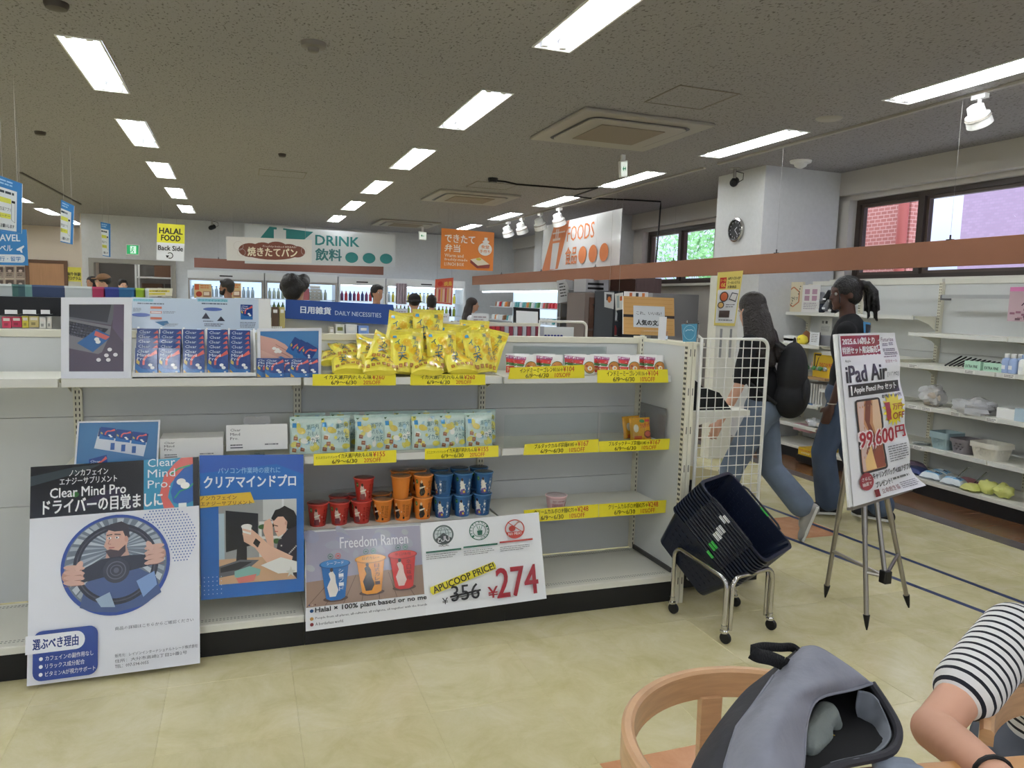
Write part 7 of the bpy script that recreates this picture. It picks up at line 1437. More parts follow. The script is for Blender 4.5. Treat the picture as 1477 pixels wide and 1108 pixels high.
cooler(xat(488), xat(556), ycl, ztop-.02, 'open cooler with dark and pink bottles behind the blue sign', 0, [[('violet_drink', (110, 60, 100), (230, 220, 225)), ('red_drink', (170, 50, 60), (230, 230, 230)), ('navy_drink', (50, 60, 110), (220, 226, 230))], [('dark_cola', (50, 36, 36), (220, 220, 220))]])
cooler(xat(557), xat(671), ycl, ztop-.02, 'open cooler with yellow and green bottles left of the corner', 0, [[('clear_water', 0, 0), ('yellow_drink', (206, 196, 70), (30, 40, 60)), ('yellow_drink', 0, 0)], [('lime_drink', (140, 160, 60), (200, 60, 60)), ('dark_cola', 0, 0), ('lime_drink', 0, 0)]])
# bags and folded packs inside the second cooler, curtain in the fourth
for k in range(6):
    X0, X1, Z0, Z1 = ext(448, 412+k*4.5, 462, 416+k*4.5, ycl+.1); tag(MB().box(X0, X1, ycl+.1, ycl+.4, Z0, Z1).build('folded_pack', mat('pack_offwhite', (206, 206, 200), .5), bevel=.005), 'white folded pack in the stack inside the second cooler', 'pack', 'folded packs in the cooler')
X0, X1, Z0, Z1 = ext(429, 416, 446, 433, ycl+.08); tag(MB().grid(lambda u, v: Vector((X0+(X1-X0)*u, ycl+.08-.03*sin(pi*u)*sin(pi*v), Z0+(Z1-Z0)*v)), 6, 6).build('pink_packet', mat('packet_pink_white', (206, 120, 130), .4), solid=.01), 'pink and white packet inside the second cooler', 'packet')
X0, X1, Z0, Z1 = ext(571, 409, 587, 439, ycl-.06); tag(MB().grid(lambda u, v: Vector((X0+(X1-X0)*u, ycl-.06+.02*sin(u*26), Z0+(Z1-Z0)*v)), 24, 2).build('curtain', mat('curtain_pinkgrey', (176, 162, 172), .7), solid=.004), 'narrow pinkish pleated curtain hanging in front of the cooler', 'curtain')
# two orange lunch boards on the first cooler, red hanging poster
for k, px in enumerate(([(280, 409), (305, 410), (305, 430), (280, 430)], [(324, 408), (348, 408.5), (348, 430), (324, 430)])):
    cv = Canvas(25, 21); cv.rect(0, 0, 25, 21, (206, 178, 130)); cv.rect(1, 1, 7, 9, (200, 90, 50)); cv.bars(9, 2, 23, 8, 2, (200, 110, 60), .5, k); cv.ell(7, 15, 4.5, 4, (170, 60, 40), 14); cv.rect(13, 11, 24, 19, (150, 110, 90)); cv.rect(14, 12, 22, 17, (220, 206, 190))
    sgn('lunch_board', ('left' if k == 0 else 'right')+' tan board with food pictures beside the bearded man', 'sign', px, 12.6, cv, .01, group='tan food boards')
    X0, X1, Z0, Z1 = ext(px[0][0], px[0][1], px[2][0], px[2][1], 12.6); tag(MB().box((X0+X1)/2-.02, (X0+X1)/2+.02, 12.62, 12.66, 0, Z1-.05).build('sign_stand', M_steel), 'steel stand behind the %s tan food board' % ('left' if k == 0 else 'right'), 'stand')
cv = Canvas(28, 40); cv.rect(0, 0, 28, 40, (200, 90, 66)); cv.rect(2, 14, 26, 38, (206, 150, 140)); cv.ell(8, 8, 4, 4, (190, 50, 40), 14); cv.text('焼鳥', 14, 5, 26, 12, (226, 190, 80), .03, 1)
for k in range(7): cv.rect(3+k*3.3, 15+2*(k % 2), 5+k*3.3, 37, ((226, 200, 170), (190, 60, 60), (216, 170, 90))[k % 3])
sgn('hanging_poster', 'red and yellow hanging food poster in front of the back coolers', 'poster', [(628, 403), (654, 400.5), (652, 440), (626, 437)], 12.2, cv, .006, wires=[.1, .9])
# right wall multideck
xm_ = 4.95; ya, yb = 16.0, PX(805, 420, xm_).y; zt_ = PX(740, 412, xm_).z
t = thing('multideck_cooler', 'long open lit cooler along the right wall under the foods banner', 'cooler', (xm_, (ya+yb)/2, 0)); MB().box(xm_, xm_+.85, yb, ya, 0, .55).box(xm_, xm_+.85, yb-.04, yb, 0, zt_).build('cabinet', M_cool, t); MB().box(xm_, xm_+.85, yb, ya, zt_-.1, zt_+.08).build('canopy', M_cool, t, bevel=.02); MB().box(xm_+.8, xm_+.85, yb, ya, .55, zt_-.1).build('lit_back', M_litp, t); MB().box(xm_+.05, xm_+.09, yb+.05, ya-.05, zt_-.125, zt_-.101).build('light_strip', M_cl, t)
for k in range(3): MB().box(xm_+.15+.05*k, xm_+.78, yb+.02, ya-.02, .80+k*.28, .815+k*.28).build('shelf', M_cool, t)
q = random.Random(77); pal = [('white', (220, 222, 222)), ('red', (200, 50, 60)), ('orange', (214, 130, 60)), ('green', (90, 140, 80)), ('teal', (80, 150, 150)), ('brown', (140, 96, 66))]
pr_ = {}
for s_ in range(3):
    y = yb+.1; k = 0
    while y < ya-.15:
        nm, c = pal[1 if (s_ == 2 and y < yb+1.1) else q.choice([0, 0, 2, 3, 4, 5, 0, 1])]; x = xm_+.2+.05*s_+q.random()*.05; z = .816+s_*.28
        if nm not in pr_: pr_[nm] = MB().prism([(x-.04, y-.045, z), (x-.04, y+.045, z), (x-.03, y+.035, z+.10), (x-.03, y-.035, z+.10)], (.07, 0, .012)).build('food_pack', mat('food_'+nm, c, .4), bevel=.01); o = pr_[nm]
        else: o = pr_[nm].copy(); COL.objects.link(o); o.location = (x, y, z)
        tag(o, nm+' food pack on a shelf of the right-hand lit cooler', 'food pack', nm+' food packs in the lit cooler'); y += .11+q.random()*.05
t['label'] = t['label']
# ---------------------------------------------------------------- far left: door, notices, back room
Yl = 20.98
X0, X1, Z0, Z1 = ext(43, 380, 93, 430, Yl); t = thing('door_1', None, None, ((X0+X1)/2, Yl, 0)); t['kind'] = 'structure'
MB().box(X0-.08, X0, Yl-.04, Yl, 0, Z1+.08).box(X1, X1+.08, Yl-.04, Yl, 0, Z1+.08).box(X0, X1, Yl-.04, Yl, Z1, Z1+.08).build('door_frame', mat('door_frame_brown', (104, 76, 56), .5), t)
d_ = MB().box(X0, X1, Yl-.02, Yl, 0, Z1).build('door_leaf', mat('door_wood_tan', (176, 134, 98), .5, var=.08, vscale=3, stretch=(10, 1, .6)), t); MB().box(X1-.14, X1-.10, Yl-.06, Yl-.02, .95, 1.1).build('handle', M_chrome, d_)
for r_ in range(2):
    for k in range(4):
        x = -8+k*15.5; y = 384+r_*19; cv = Canvas(14, 18); cv.rect(0, 0, 14, 18, (168, 150, 136)); cv.rect(1, 1, 13, 9, (90, 76, 70)); cv.ell(7, 7, 3, 2, (206, 190, 180), 10); cv.bars(2, 11, 12, 16, 2, (90, 80, 76), .5, k+r_)
        sheet('leaflet', 'small printed leaflet on the far left wall, %s row, %s' % (('upper', 'lower')[r_], ('leftmost', 'second', 'third', 'rightmost')[k]), 'leaflet', planar(pyc(20.97, (x, y), (x+13, y+.3), (x+13, y+17), (x, y+17))), cv, .005, eps=.0008, group='leaflets on the far left wall')
cv = Canvas(24, 30); cv.rect(0, 0, 24, 30, (214, 206, 80)); cv.text('海外体験', 1, 7, 22, 12, (40, 40, 36), .03, 1); cv.text('プログラム', 1, 13, 22, 18, (40, 40, 36), .03, 1); cv.rect(2, 20, 22, 27, (206, 206, 190)); sheet('program_poster', 'yellow poster with black lettering at the left beside the wall corner', 'poster', planar(pyc(20.97, (95.5, 385), (118, 386), (119, 417), (95.5, 416))), cv, .01, eps=.0008)
t = thing('door_2', None, None, ((ox0+ox1)/2, 17.1, 0)); t['kind'] = 'structure'; MB().box(ox0-.04, ox0+.05, 16.95, 17.2, 0, oz+.05).box(ox1-.05, ox1+.04, 16.95, 17.2, 0, oz+.05).box(ox0+.05, ox1-.05, 16.95, 17.2, oz-.04, oz+.05).build('door_frame', mat('opening_frame_grey', (150, 146, 138), .5), t)
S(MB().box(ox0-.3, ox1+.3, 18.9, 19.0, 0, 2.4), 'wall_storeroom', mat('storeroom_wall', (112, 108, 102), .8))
t = thing('storeroom_rack', 'pale metal storage rack seen through the opening in the back wall', 'rack', ((ox0+ox1)/2+.2, 18.0, 0)); xr0, xr1 = ox0+.7, ox1-.1
for x in (xr0, xr1): 
    for y in (17.8, 18.3): MB().box(x-.02, x+.02, y-.02, y+.02, 0, 2.05).build('post', M_white, t)
for z in (.9, 1.35, 1.75): MB().box(xr0, xr1, 17.8, 18.3, z, z+.03).build('shelf', M_white, t)
t = thing('storeroom_fill_lamp', 'added unseen tube lamp brightening the storeroom behind the opening', 'lamp', (-2.0, 17.6, 2.55)); MB().box(-2.6, -1.4, 17.57, 17.63, 2.6, 2.64).build('housing', M_white, t); MB().tube([(-2.55, 17.6, 2.575), (-1.45, 17.6, 2.575)], .014, 8).build('tube', M_tube, t); MB().tube([(-2, 17.6, 2.64), (-2, 17.6, H)], .004, 5).build('cord', M_black, t)  # added out-of-sight fill lamp, there only to lift the dark storeroom opening
for k, (a, b, z, c, nm) in enumerate(((.1, .5, 1.38, (90, 66, 50), 'brown'), (.55, .85, 1.38, (60, 56, 54), 'dark'), (.35, .8, 1.78, (110, 80, 60), 'tan'), (.0, .3, .93, (150, 130, 100), 'pale brown'))):
    tag(MB().box(xr0+a, xr0+b, 17.85, 18.2, z, z+.26).build('storage_box', mat('storebox_%d' % k, c, .7), bevel=.004), nm+' storage box on the rack behind the opening', 'box', 'storeroom boxes')
cv = Canvas(38, 12); cv.rect(0, 0, 38, 12, (214, 210, 190)); cv.rect(4, 3, 34, 6, (206, 190, 60)); cv.text('レジ袋の利用', 5, 3.3, 30, 5.7, (60, 50, 40), .02, 1); cv.rect(4, 7.5, 28, 10, (206, 190, 60)); sgn('notice_board', 'low white notice with yellow lines below the opening in the back wall', 'notice', [(211, 415.5), (249, 416), (248, 427), (211, 427)], 9.0, cv, .006)
X0, X1, Z0, Z1 = ext(211, 415, 249, 427, 9.0); tag(MB().box((X0+X1)/2-.02, (X0+X1)/2+.02, 9.01, 9.03, 0, Z1).box((X0+X1)/2-.15, (X0+X1)/2+.15, 8.9, 9.14, 0, .02).build('notice_stand', M_steel), 'steel stand carrying the low white notice', 'stand')
# ---------------------------------------------------------------- people
def solid_blob(prims, vox=.012, sm=4, name='b'):
    m = MB()
    for p in prims:
        if p[0] == 'c':
            _, a, ra, b, rb = p; a, b = Vector(a), Vector(b); ax = (b-a)
            L_ = ax.length or 1e-4; n = 7; prof = [(max(1e-4, ra*sin(pi/2*i/n)), -ra*cos(pi/2*i/n)) for i in range(n+1)]+[(max(1e-4, rb*cos(pi/2*i/n)), L_+rb*sin(pi/2*i/n)) for i in range(n+1)]
            m.lathe(prof, a, 14, ax)
        else:
            _, c, r, R_ = (list(p)+[None])[:4]; c = Vector(c); R_ = R_ or Matrix.Identity(3); nu, nv = 18, 12
            vs = [c+R_@Vector((r[0]*cos(2*pi*i/nu)*sin(pi*j/nv), r[1]*sin(2*pi*i/nu)*sin(pi*j/nv), -r[2]*cos(pi*j/nv))) for j in range(1, nv) for i in range(nu)]
            k = len(vs); vs += [c+R_@Vector((0, 0, -r[2])), c+R_@Vector((0, 0, r[2]))]
            fs = [(j*nu+i, j*nu+(i+1) % nu, (j+1)*nu+(i+1) % nu, (j+1)*nu+i) for j in range(nv-2) for i in range(nu)]+[(k, (i+1) % nu, i) for i in range(nu)]+[(k+1, (nv-2)*nu+i, (nv-2)*nu+(i+1) % nu) for i in range(nu)]
            m.add(vs, fs)
    me = bpy.data.meshes.new('t'); me.from_pydata(m.v, [], m.f); o = bpy.data.objects.new('t', me); COL.objects.link(o)
    q = o.modifiers.new('r', 'REMESH'); q.mode = 'VOXEL'; q.voxel_size = vox; q.use_smooth_shade = True
    if sm: q = o.modifiers.new('s', 'SMOOTH'); q.iterations = sm; q.factor = .5
    dg = bpy.context.evaluated_depsgraph_get(); out = bpy.data.meshes.new_from_object(o.evaluated_get(dg)); bpy.data.objects.remove(o); bpy.data.meshes.remove(me); return out
def put(me, name, m, parent, disp=None):
    vs = [v.co.copy() for v in me.vertices]; lo = Vector([min(v[i] for v in vs) for i in range(3)]); hi = Vector([max(v[i] for v in vs) for i in range(3)]); c = Vector(((lo.x+hi.x)/2, (lo.y+hi.y)/2, lo.z))
    if disp:
        for v in me.vertices: v.co = v.co+disp(v.co)
    me.transform(Matrix.Translation(-c)); me.materials.clear(); me.materials.append(m); me.polygons.foreach_set('use_smooth', [True]*len(me.polygons)); me.name = name
    o = bpy.data.objects.new(name, me); reg(o, parent, c); return o
def frame(f, up=(0, 0, 1)):
    f = Vector(f).normalized(); up = Vector(up); r = f.cross(up).normalized(); u = r.cross(f); return r, f, u
def stand(pos, head, h, **kw):
    r, f, u = frame((*head, 0)); P = Vector((*pos, 0)); g = lambda x, y, z: P+r*x*h+f*y*h+u*z*h
    J_ = dict(head=g(0, .015, .935), neck=g(0, -.005, .845), chest=g(0, 0, .72), waist=g(0, 0, .60), hip=g(0, 0, .53))
    for s, n in ((-1, 'l'), (1, 'r')):
        J_.update({'sh'+n: g(.105*s, 0, .81), 'el'+n: g(.13*s, -.01, .63), 'wr'+n: g(.135*s, .03, .485), 'hi'+n: g(.05*s, 0, .51), 'kn'+n: g(.055*s, .01, .28), 'an'+n: g(.055*s, -.01, .045)})
    J_['r'], J_['f'], J_['u'], J_['h'] = r, f, u, h; J_['hf'] = Vector((*head, 0)).normalized(); J_.update(kw); return J_
def hand_prims(w, d, side, pal, s=1.0, curl=.5):
    """five fingers; d along the hand, side across the knuckles toward the thumb, pal palm normal"""
    d, side, pal = Vector(d).normalized(), Vector(side).normalized(), Vector(pal).normalized(); out = [('c', w, .021*s, w+d*.04*s, .024*s), ('c', w+side*.016*s+d*.03*s, .016*s, w+side*.02*s+d*.07*s, .016*s), ('c', w-side*.016*s+d*.03*s, .015*s, w-side*.02*s+d*.065*s, .015*s), ('c', w+d*.03*s, .018*s, w+d*.07*s, .018*s)]
    for k, L_ in enumerate((.068, .076, .07, .056)):
        b = w+d*.075*s+side*(.026-.0175*k)*s; d1 = (d+pal*curl*.5).normalized(); p1 = b+d1*L_*.5*s; d2 = (d+pal*curl*1.3).normalized(); p2 = p1+d2*L_*.3*s; d3 = (d+pal*curl*2).normalized()
        out += [('c', b, .0092*s, p1, .0085*s), ('c', p1, .0085*s, p2, .0078*s), ('c', p2, .0078*s, p2+d3*L_*.22*s, .0068*s)]
    b = w+d*.025*s+side*.02*s; p1 = b+(d*.6+side*.8+pal*.3).normalized()*.036*s; out += [('c', b, .012*s, p1, .010*s), ('c', p1, .010*s, p1+(d+side*.25+pal*.4).normalized()*.03*s, .0085*s)]
    return out
def build_person(J_, lab, skin, top, bottom, shoes, hair, vox=.014, group=None, flare=.0, sleeve=.75, hairm=(26, 22, 20), extra=None, fem=False, beard=False, glasses=False, legs=True, nm='person'):
    h = J_['h']; k = h/1.7; r, f, u = J_['r'], J_['f'], J_['u']; hr, hf, hu = frame(J_['hf']); root = thing(nm, lab, 'person', (J_['hip'].x, J_['hip'].y, min(J_['anl'].z, J_['anr'].z)-.045*h if legs else J_['hip'].z-.1), group)
    Hd = J_['head']; hm = Matrix((hr, hf, hu)).transposed(); bm_ = Matrix((r, f, u)).transposed(); H3 = lambda x, y, z: Hd+hr*x*k+hf*y*k+hu*z*k
    P = [('e', H3(0, -.005, .03), (.072*k, .092*k, .085*k), hm), ('e', H3(0, .035, -.035), (.052*k, .055*k, .065*k), hm), ('c', H3(0, .085, .012), .008*k, H3(0, .103, -.018), .012*k), ('e', H3(0, .082, -.05), (.024*k, .012*k, .010*k), hm), ('e', H3(0, .075, -.085), (.02*k, .016*k, .018*k), hm),
         ('e', H3(.073, -.008, -.005), (.010*k, .018*k, .030*k), hm), ('e', H3(-.073, -.008, -.005), (.010*k, .018*k, .030*k), hm), ('e', H3(0, .075, .035), (.05*k, .016*k, .014*k), hm),
         ('c', J_['neck']-u*.05*k, .058*k, H3(0, -.01, -.05), .05*k)]
    ch, wa, hp = J_['chest'], J_['waist'], J_['hip']; wsh = (.15 if fem else .165)*k
    T = [('e', ch+u*.03*k, (wsh, .105*k, .19*k), bm_), ('e', wa, (.125*k, .095*k, .15*k), bm_), ('e', hp, (.15*k if fem else .14*k, .11*k, .12*k), bm_), ('c', J_['shl']-u*.012, .052*k, J_['shr']-u*.012, .052*k), ('c', J_['neck']-u*.02*k, .055*k, ch+u*.1*k, .09*k)]
    P += T; A = []
    for n, s in (('l', -1), ('r', 1)):
        S_, E_, W_ = J_['sh'+n], J_['el'+n], J_['wr'+n]; A.append((S_, E_, W_)); ka = k*J_.get('arm', 1); P += [('c', S_, .044*ka, E_, .034*ka), ('c', E_, .036*ka, E_*.6+W_*.4, .034*ka), ('c', E_*.6+W_*.4, .034*ka, W_, .024*ka)]
        d = (W_-E_).normalized(); pal = J_.get('pal'+n, -r*s); pal = (pal-d*pal.dot(d)).normalized(); side = J_.get('side'+n, f); side = (side-d*side.dot(d)-pal*side.dot(pal)).normalized(); P += hand_prims(W_, d, side, pal, k, J_.get('curl'+n, .45))
        if legs: P += [('c', J_['hi'+n], .08*k, J_['kn'+n], .054*k), ('c', J_['kn'+n], .054*k, J_['kn'+n]*.65+J_['an'+n]*.35, .053*k), ('c', J_['kn'+n]*.65+J_['an'+n]*.35, .053*k, J_['an'+n], .036*k)]
    put(solid_blob(P, vox, 3), 'body', mat('skin_%d_%d' % (skin[0], skin[2]), skin, .5), root)
    g = .014*k; Q = [('e', p[1], tuple(a+g for a in p[2]), p[3]) if p[0] == 'e' else ('c', p[1], p[2]+g, p[3], p[4]+g) for p in T[:4]]
    for S_, E_, W_ in A:
        e = S_+(E_-S_)*min(1, sleeve); Q.append(('c', S_, .056*k*J_.get('arm', 1), e, (.056*k if sleeve < 1 else .048*k)*J_.get('arm', 1)))
        if sleeve > 1: Q.append(('c', E_, .048*k, E_+(W_-E_)*.9, .038*k))
    put(solid_blob(Q, vox, 5), 'shirt', top, root)
    if legs:
        Q = [('e', hp-u*.005*k, (.17*k, .13*k, .125*k), bm_)]
        for n in 'lr': kn, an = J_['kn'+n], J_['an'+n]; Q += [('c', J_['hi'+n]-u*.004, .096*k, kn, .068*k+flare*.4), ('c', kn, .068*k+flare*.4, an+(kn-an).normalized()*.05, .056*k+flare)]
        put(solid_blob(Q, vox, 4), 'trousers', bottom, root)
        for n in 'lr':
            a = J_['an'+n]; ff = J_.get('ft'+n, f); uu = J_.get('fu'+n, u); rr = Vector(ff).cross(uu).normalized(); R_ = Matrix((rr, ff, uu)).transposed(); o_ = a-uu*.045*h*.45
            me = solid_blob([('e', o_-uu*.005+ff*.14*k, (.046*k, .075*k, .032*k), R_), ('e', o_+ff*.05*k+uu*.012, (.043*k, .085*k, .045*k), R_), ('e', o_-ff*.03*k, (.038*k, .045*k, .045*k), R_)], .009, 3); sh_o = put(me, 'shoe', shoes, root)
            sp = [o_-uu*(.032*k)+ff*y*k+rr*x*k for x, y in ((.03, -.06), (.04, -.02), (.036, .06), (.046, .13), (.04, .19), (.012, .218), (-.03, .20), (-.044, .13), (-.036, .06), (-.04, -.02), (-.03, -.06))]; MB().prism(sp, uu*.018*k).build('sole', mat('sole_offwhite', (206, 204, 198), .6), sh_o, bevel=.003)
    hmt = mat('hair_%d_%d' % (hairm[0], hairm[2]), hairm, .45, bump=.8, bscale=90)
    hp_ = [('e', H3(0, -.018, .045), (.086*k, .10*k, .088*k), hm)] if hair != 'none' else []
    if hair == 'short': hp_ += [('e', H3(0, -.05, -.0), (.074*k, .06*k, .075*k), hm), ('e', H3(0, .055, .085), (.06*k, .035*k, .03*k), hm)]
    if hair == 'curly': hp_ += [('e', H3(.05*cos(a)*1.4, .07*sin(a)-.01, .06+.03*sin(a*3)), (.05*k, .05*k, .055*k), hm) for a in [x*.7 for x in range(9)]]+[('e', H3(0, -.06, 0), (.08*k, .055*k, .08*k), hm)]
    if hair == 'long': hp_ += [('e', H3(0, -.05, -.02), (.085*k, .075*k, .11*k), hm), ('c', H3(0, -.065, -.06), .082*k, H3(0, -.10, -.22), .085*k), ('c', H3(.05, -.09, -.18), .065*k, H3(.085, -.13, -.33), .04*k), ('c', H3(-.03, -.08, -.2), .06*k, H3(-.06, -.11, -.31), .04*k), ('c', H3(.0, -.1, -.2), .06*k, H3(.02, -.14, -.37), .03*k), ('c', H3(.10, -.08, -.22), .035*k, H3(.14, -.12, -.40), .014*k), ('c', H3(.07, -.02, -.02), .025*k, H3(.085, -.04, -.2), .025*k), ('c', H3(-.07, -.02, -.02), .025*k, H3(-.085, -.04, -.2), .025*k)]
    if hair == 'bob': hp_ += [('e', H3(0, -.04, -.01), (.084*k, .075*k, .1*k), hm), ('c', H3(.06, -.01, 0), .03*k, H3(.06, 0, -.07), .025*k), ('c', H3(-.06, -.01, 0), .03*k, H3(-.06, 0, -.07), .025*k)]
    if hair == 'locs':
        hp_ += [('e', H3(0, -.04, .0), (.078*k, .075*k, .08*k), hm), ('e', H3(0, -.115, .06), (.036*k, .036*k, .034*k), hm)]; q = random.Random(5)
        for i in range(26):
            x = q.uniform(-.045, .045); y = q.uniform(-.03, .03); L_ = q.uniform(.16, .27); a = H3(x*.6, -.14+y*.5, .075); b = H3(x*1.1, -.175+y, .01); c = H3(x*1.3+q.uniform(-.01, .01), -.18+y*1.2, .075-L_); hp_ += [('c', a, .010*k, b, .010*k), ('c', b, .010*k, c, .006*k)]
        for i in range(3): hp_.append(('c', H3(.05-.02*i, .07, .06), .007, H3(.07-.015*i, .085, -.07), .005))
        hp_.append(('c', H3(-.055, .06, .06), .007, H3(-.07, .065, -.09), .005))
    if hp_: put(solid_blob(hp_, .008 if vox < .012 else .011, 1), 'hair', hmt, root)
    if hair == 'cap': put(solid_blob([('e', H3(0, -.01, .065), (.088*k, .10*k, .07*k), hm), ('e', H3(0, .10, .055), (.06*k, .06*k, .010*k), hm)], .008, 1), 'cap', mat('cap_brown', (126, 94, 66), .8), root)
    if hair == 'hat': put(solid_blob([('e', H3(0, -.01, .07), (.092*k, .105*k, .08*k), hm), ('e', H3(0, 0, .03), (.13*k, .14*k, .012*k), hm)], .008, 1), 'hat', mat('hat_black', (20, 20, 22), .8), root)
    for s in (-1, 1):
        MB().lathe([(.0005, -.011*k), (.009*k, -.006*k), (.0115*k, 0), (.009*k, .006*k), (.0005, .011*k)], H3(.03*s, .074, .012), 10, hf).build('eye', mat('eye_white', (170, 165, 160), .4), root, smooth=True); MB().lathe([(.005*k, 0), (.0055*k, .002)], H3(.03*s, .0845, .012), 8, hf).build('iris', mat('iris_dark', (24, 18, 16), .2), root)
    if glasses:
        for s in (-1, 1): MB().tube([H3(.03*s+.022*cos(a), .098, .012+.018*sin(a)) for a in [x*pi/6 for x in range(12)]], .002, 5, closed=True).tube([H3(.052*s, .096, .014), H3(.076*s, 0, .01)], .0018, 5).build('glasses', M_dark if 0 else mat('glasses_metal', (190, 170, 140), .3, .8), root)
    if beard: put(solid_blob([('e', H3(0, .04, -.068), (.055*k, .056*k, .042*k), hm), ('e', H3(0, .082, -.035), (.03*k, .012*k, .008*k), hm), ('c', H3(.06, .0, -.02), .016*k, H3(.05, .03, -.06), .018*k), ('c', H3(-.06, .0, -.02), .016*k, H3(-.05, .03, -.06), .018*k)], .008, 1), 'beard', mat('beard_black', (28, 22, 20), .8), root)
    return root
M_blk = mat('cloth_black_tee', (20, 20, 23), .9, bump=.25, bscale=14); M_jean = mat('denim_blue', (98, 110, 126), .85, bump=.3, bscale=10, var=.22, vscale=5); M_jean2 = mat('denim_deep_blue', (68, 82, 104), .85, bump=.3, bscale=10, var=.22, vscale=4); M_shoe = mat('shoe_grey', (150, 148, 144), .6); M_shoeb = mat('shoe_black', (26, 26, 28), .6)
# long-haired shopper with the backpack, walking left and away
f = Vector((-.70, .71, 0)).normalized(); r = f.cross(Vector((0, 0, 1)))
P = Vector((3.18, 4.0, 0)); Wj = stand((P.x, P.y), (f.x, f.y), 1.60)
Wj['hf'] = Vector((-.12, .98, -.16)).normalized()
V = Vector
Wj['head'] = P+V((-.075, .09, 1.465)); Wj['neck'] = P+V((-.06, .07, 1.33)); Wj['chest'] = P+f*.06+V((0, 0, 1.13))
Wj['shl'] = P-r*.16+f*.09+V((0, 0, 1.27)); Wj['shr'] = P+r*.16+f*.09+V((0, 0, 1.27))
Wj['ell'] = P-r*.22+f*.13+V((0, 0, .99)); Wj['wrl'] = P-r*.22+f*.23+V((0, 0, .76)); Wj['pall'] = r; Wj['sidel'] = f+V((0, 0, .3))
Wj['knl'] = P-r*.08+f*.16+V((0, 0, .45)); Wj['anl'] = P-r*.07+f*.26+V((0, 0, .075))
Wj['knr'] = P+r*.075-f*.06+V((0, 0, .44)); Wj['anr'] = P+r*.02-f*.30+V((-.0, 0, .20)); fr_ = (f*.30-V((0, 0, .95))).normalized(); Wj['ftr'] = fr_; Wj['fur'] = (V((0, 0, 1))-fr_*fr_.z).normalized()
w1 = build_person(Wj, 'long dark-haired shopper in black tee and jeans with a black backpack, seen from behind', (196, 150, 126), M_blk, M_jean, M_shoe, 'long', .011, None, .03, .8, (34, 26, 22), fem=True)
b0 = P-f*.16+V((0, 0, 1.03)); bmx = Matrix((r, f, V((0, 0, 1)))).transposed()
t = thing('backpack', 'black backpack with a small tan patch worn by the long-haired shopper', 'backpack', (b0.x, b0.y, .8))
put(solid_blob([('e', b0+V((0, 0, .05)), (.155, .095, .20), bmx), ('e', b0-V((0, 0, .11)), (.165, .11, .13), bmx), ('e', b0-f*.045-V((0, 0, .08)), (.12, .06, .12), bmx)], .01, 4), 'pack_body', mat('backpack_black', (17, 17, 20), .75, bump=.3, bscale=18), t)
put(solid_blob([('e', b0-f*.085-V((0, 0, .07)), (.11, .03, .10), bmx)], .008, 3), 'front_pocket', mat('backpack_black2', (21, 21, 24), .7, bump=.2, bscale=18), t)
MB().frame_box(b0-f*.108+r*.05+V((0, 0, .10)), -r*.06-V((0, 0, .008)), -f*.004, V((0, 0, .03))).build('patch', mat('patch_tan', (168, 130, 104), .6), t)
MB().tube([b0+V((0, 0, .24))-r*.03, b0+V((0, 0, .27)), b0+V((0, 0, .24))+r*.03], .008, 6).build('carry_loop', M_black, t); 
for s in (-1, 1): MB().tube([b0+f*.05+r*.08*s+V((0, 0, .20)), b0+f*.19+r*.09*s+V((0, 0, .29)), b0+f*.31+r*.10*s+V((0, 0, .18)), b0+f*.30+r*.11*s+V((0, 0, .02)), b0+f*.07+r*.13*s-V((0, 0, .14))], .013, 6).build('strap', M_black, t, smooth=True)
# ponytailed shopper facing left
P = V((3.99, 4.16, 0)); f = V((-.62, .78, 0)).normalized(); r = f.cross(V((0, 0, 1))); Qj = stand((P.x, P.y), (f.x, f.y), 1.72)
Qj['hf'] = V((-.93, .36, -.10)).normalized(); Qj['head'] = P+V((-.035, .03, 1.595)); Qj['neck'] = P+V((.0, .02, 1.44))
Qj['shl'] = P-r*.165+V((0, 0, 1.36)); Qj['shr'] = P+r*.165+V((0, 0, 1.36)); Qj['ell'] = P-r*.20-f*.02+V((0, 0, 1.08)); Qj['wrl'] = P-r*.20+f*.05+V((0, 0, .84)); Qj['pall'] = r; Qj['sidel'] = f; Qj['curll'] = .3
Qj['knl'] = P-r*.08+f*.10+V((0, 0, .49)); Qj['anl'] = V((4.02, 4.26, .08)); Qj['ftl'] = V((-.93, .36, 0)).normalized(); Qj['ful'] = V((0, 0, 1)); Qj['knr'] = P+r*.09-f*.06+V((0, 0, .48)); Qj['anr'] = V((4.26, 3.99, .09)); Qj['ftr'] = V((-.5, .8, -.0)).normalized()*1; Qj['fur'] = V((0, 0, 1))
w2 = build_person(Qj, 'shopper with a ponytail of dark locs, black tee with blue back print, turned left', (78, 50, 40), M_blk, M_jean2, M_shoeb, 'locs', .011, None, .035, .72, (17, 15, 15), fem=True)
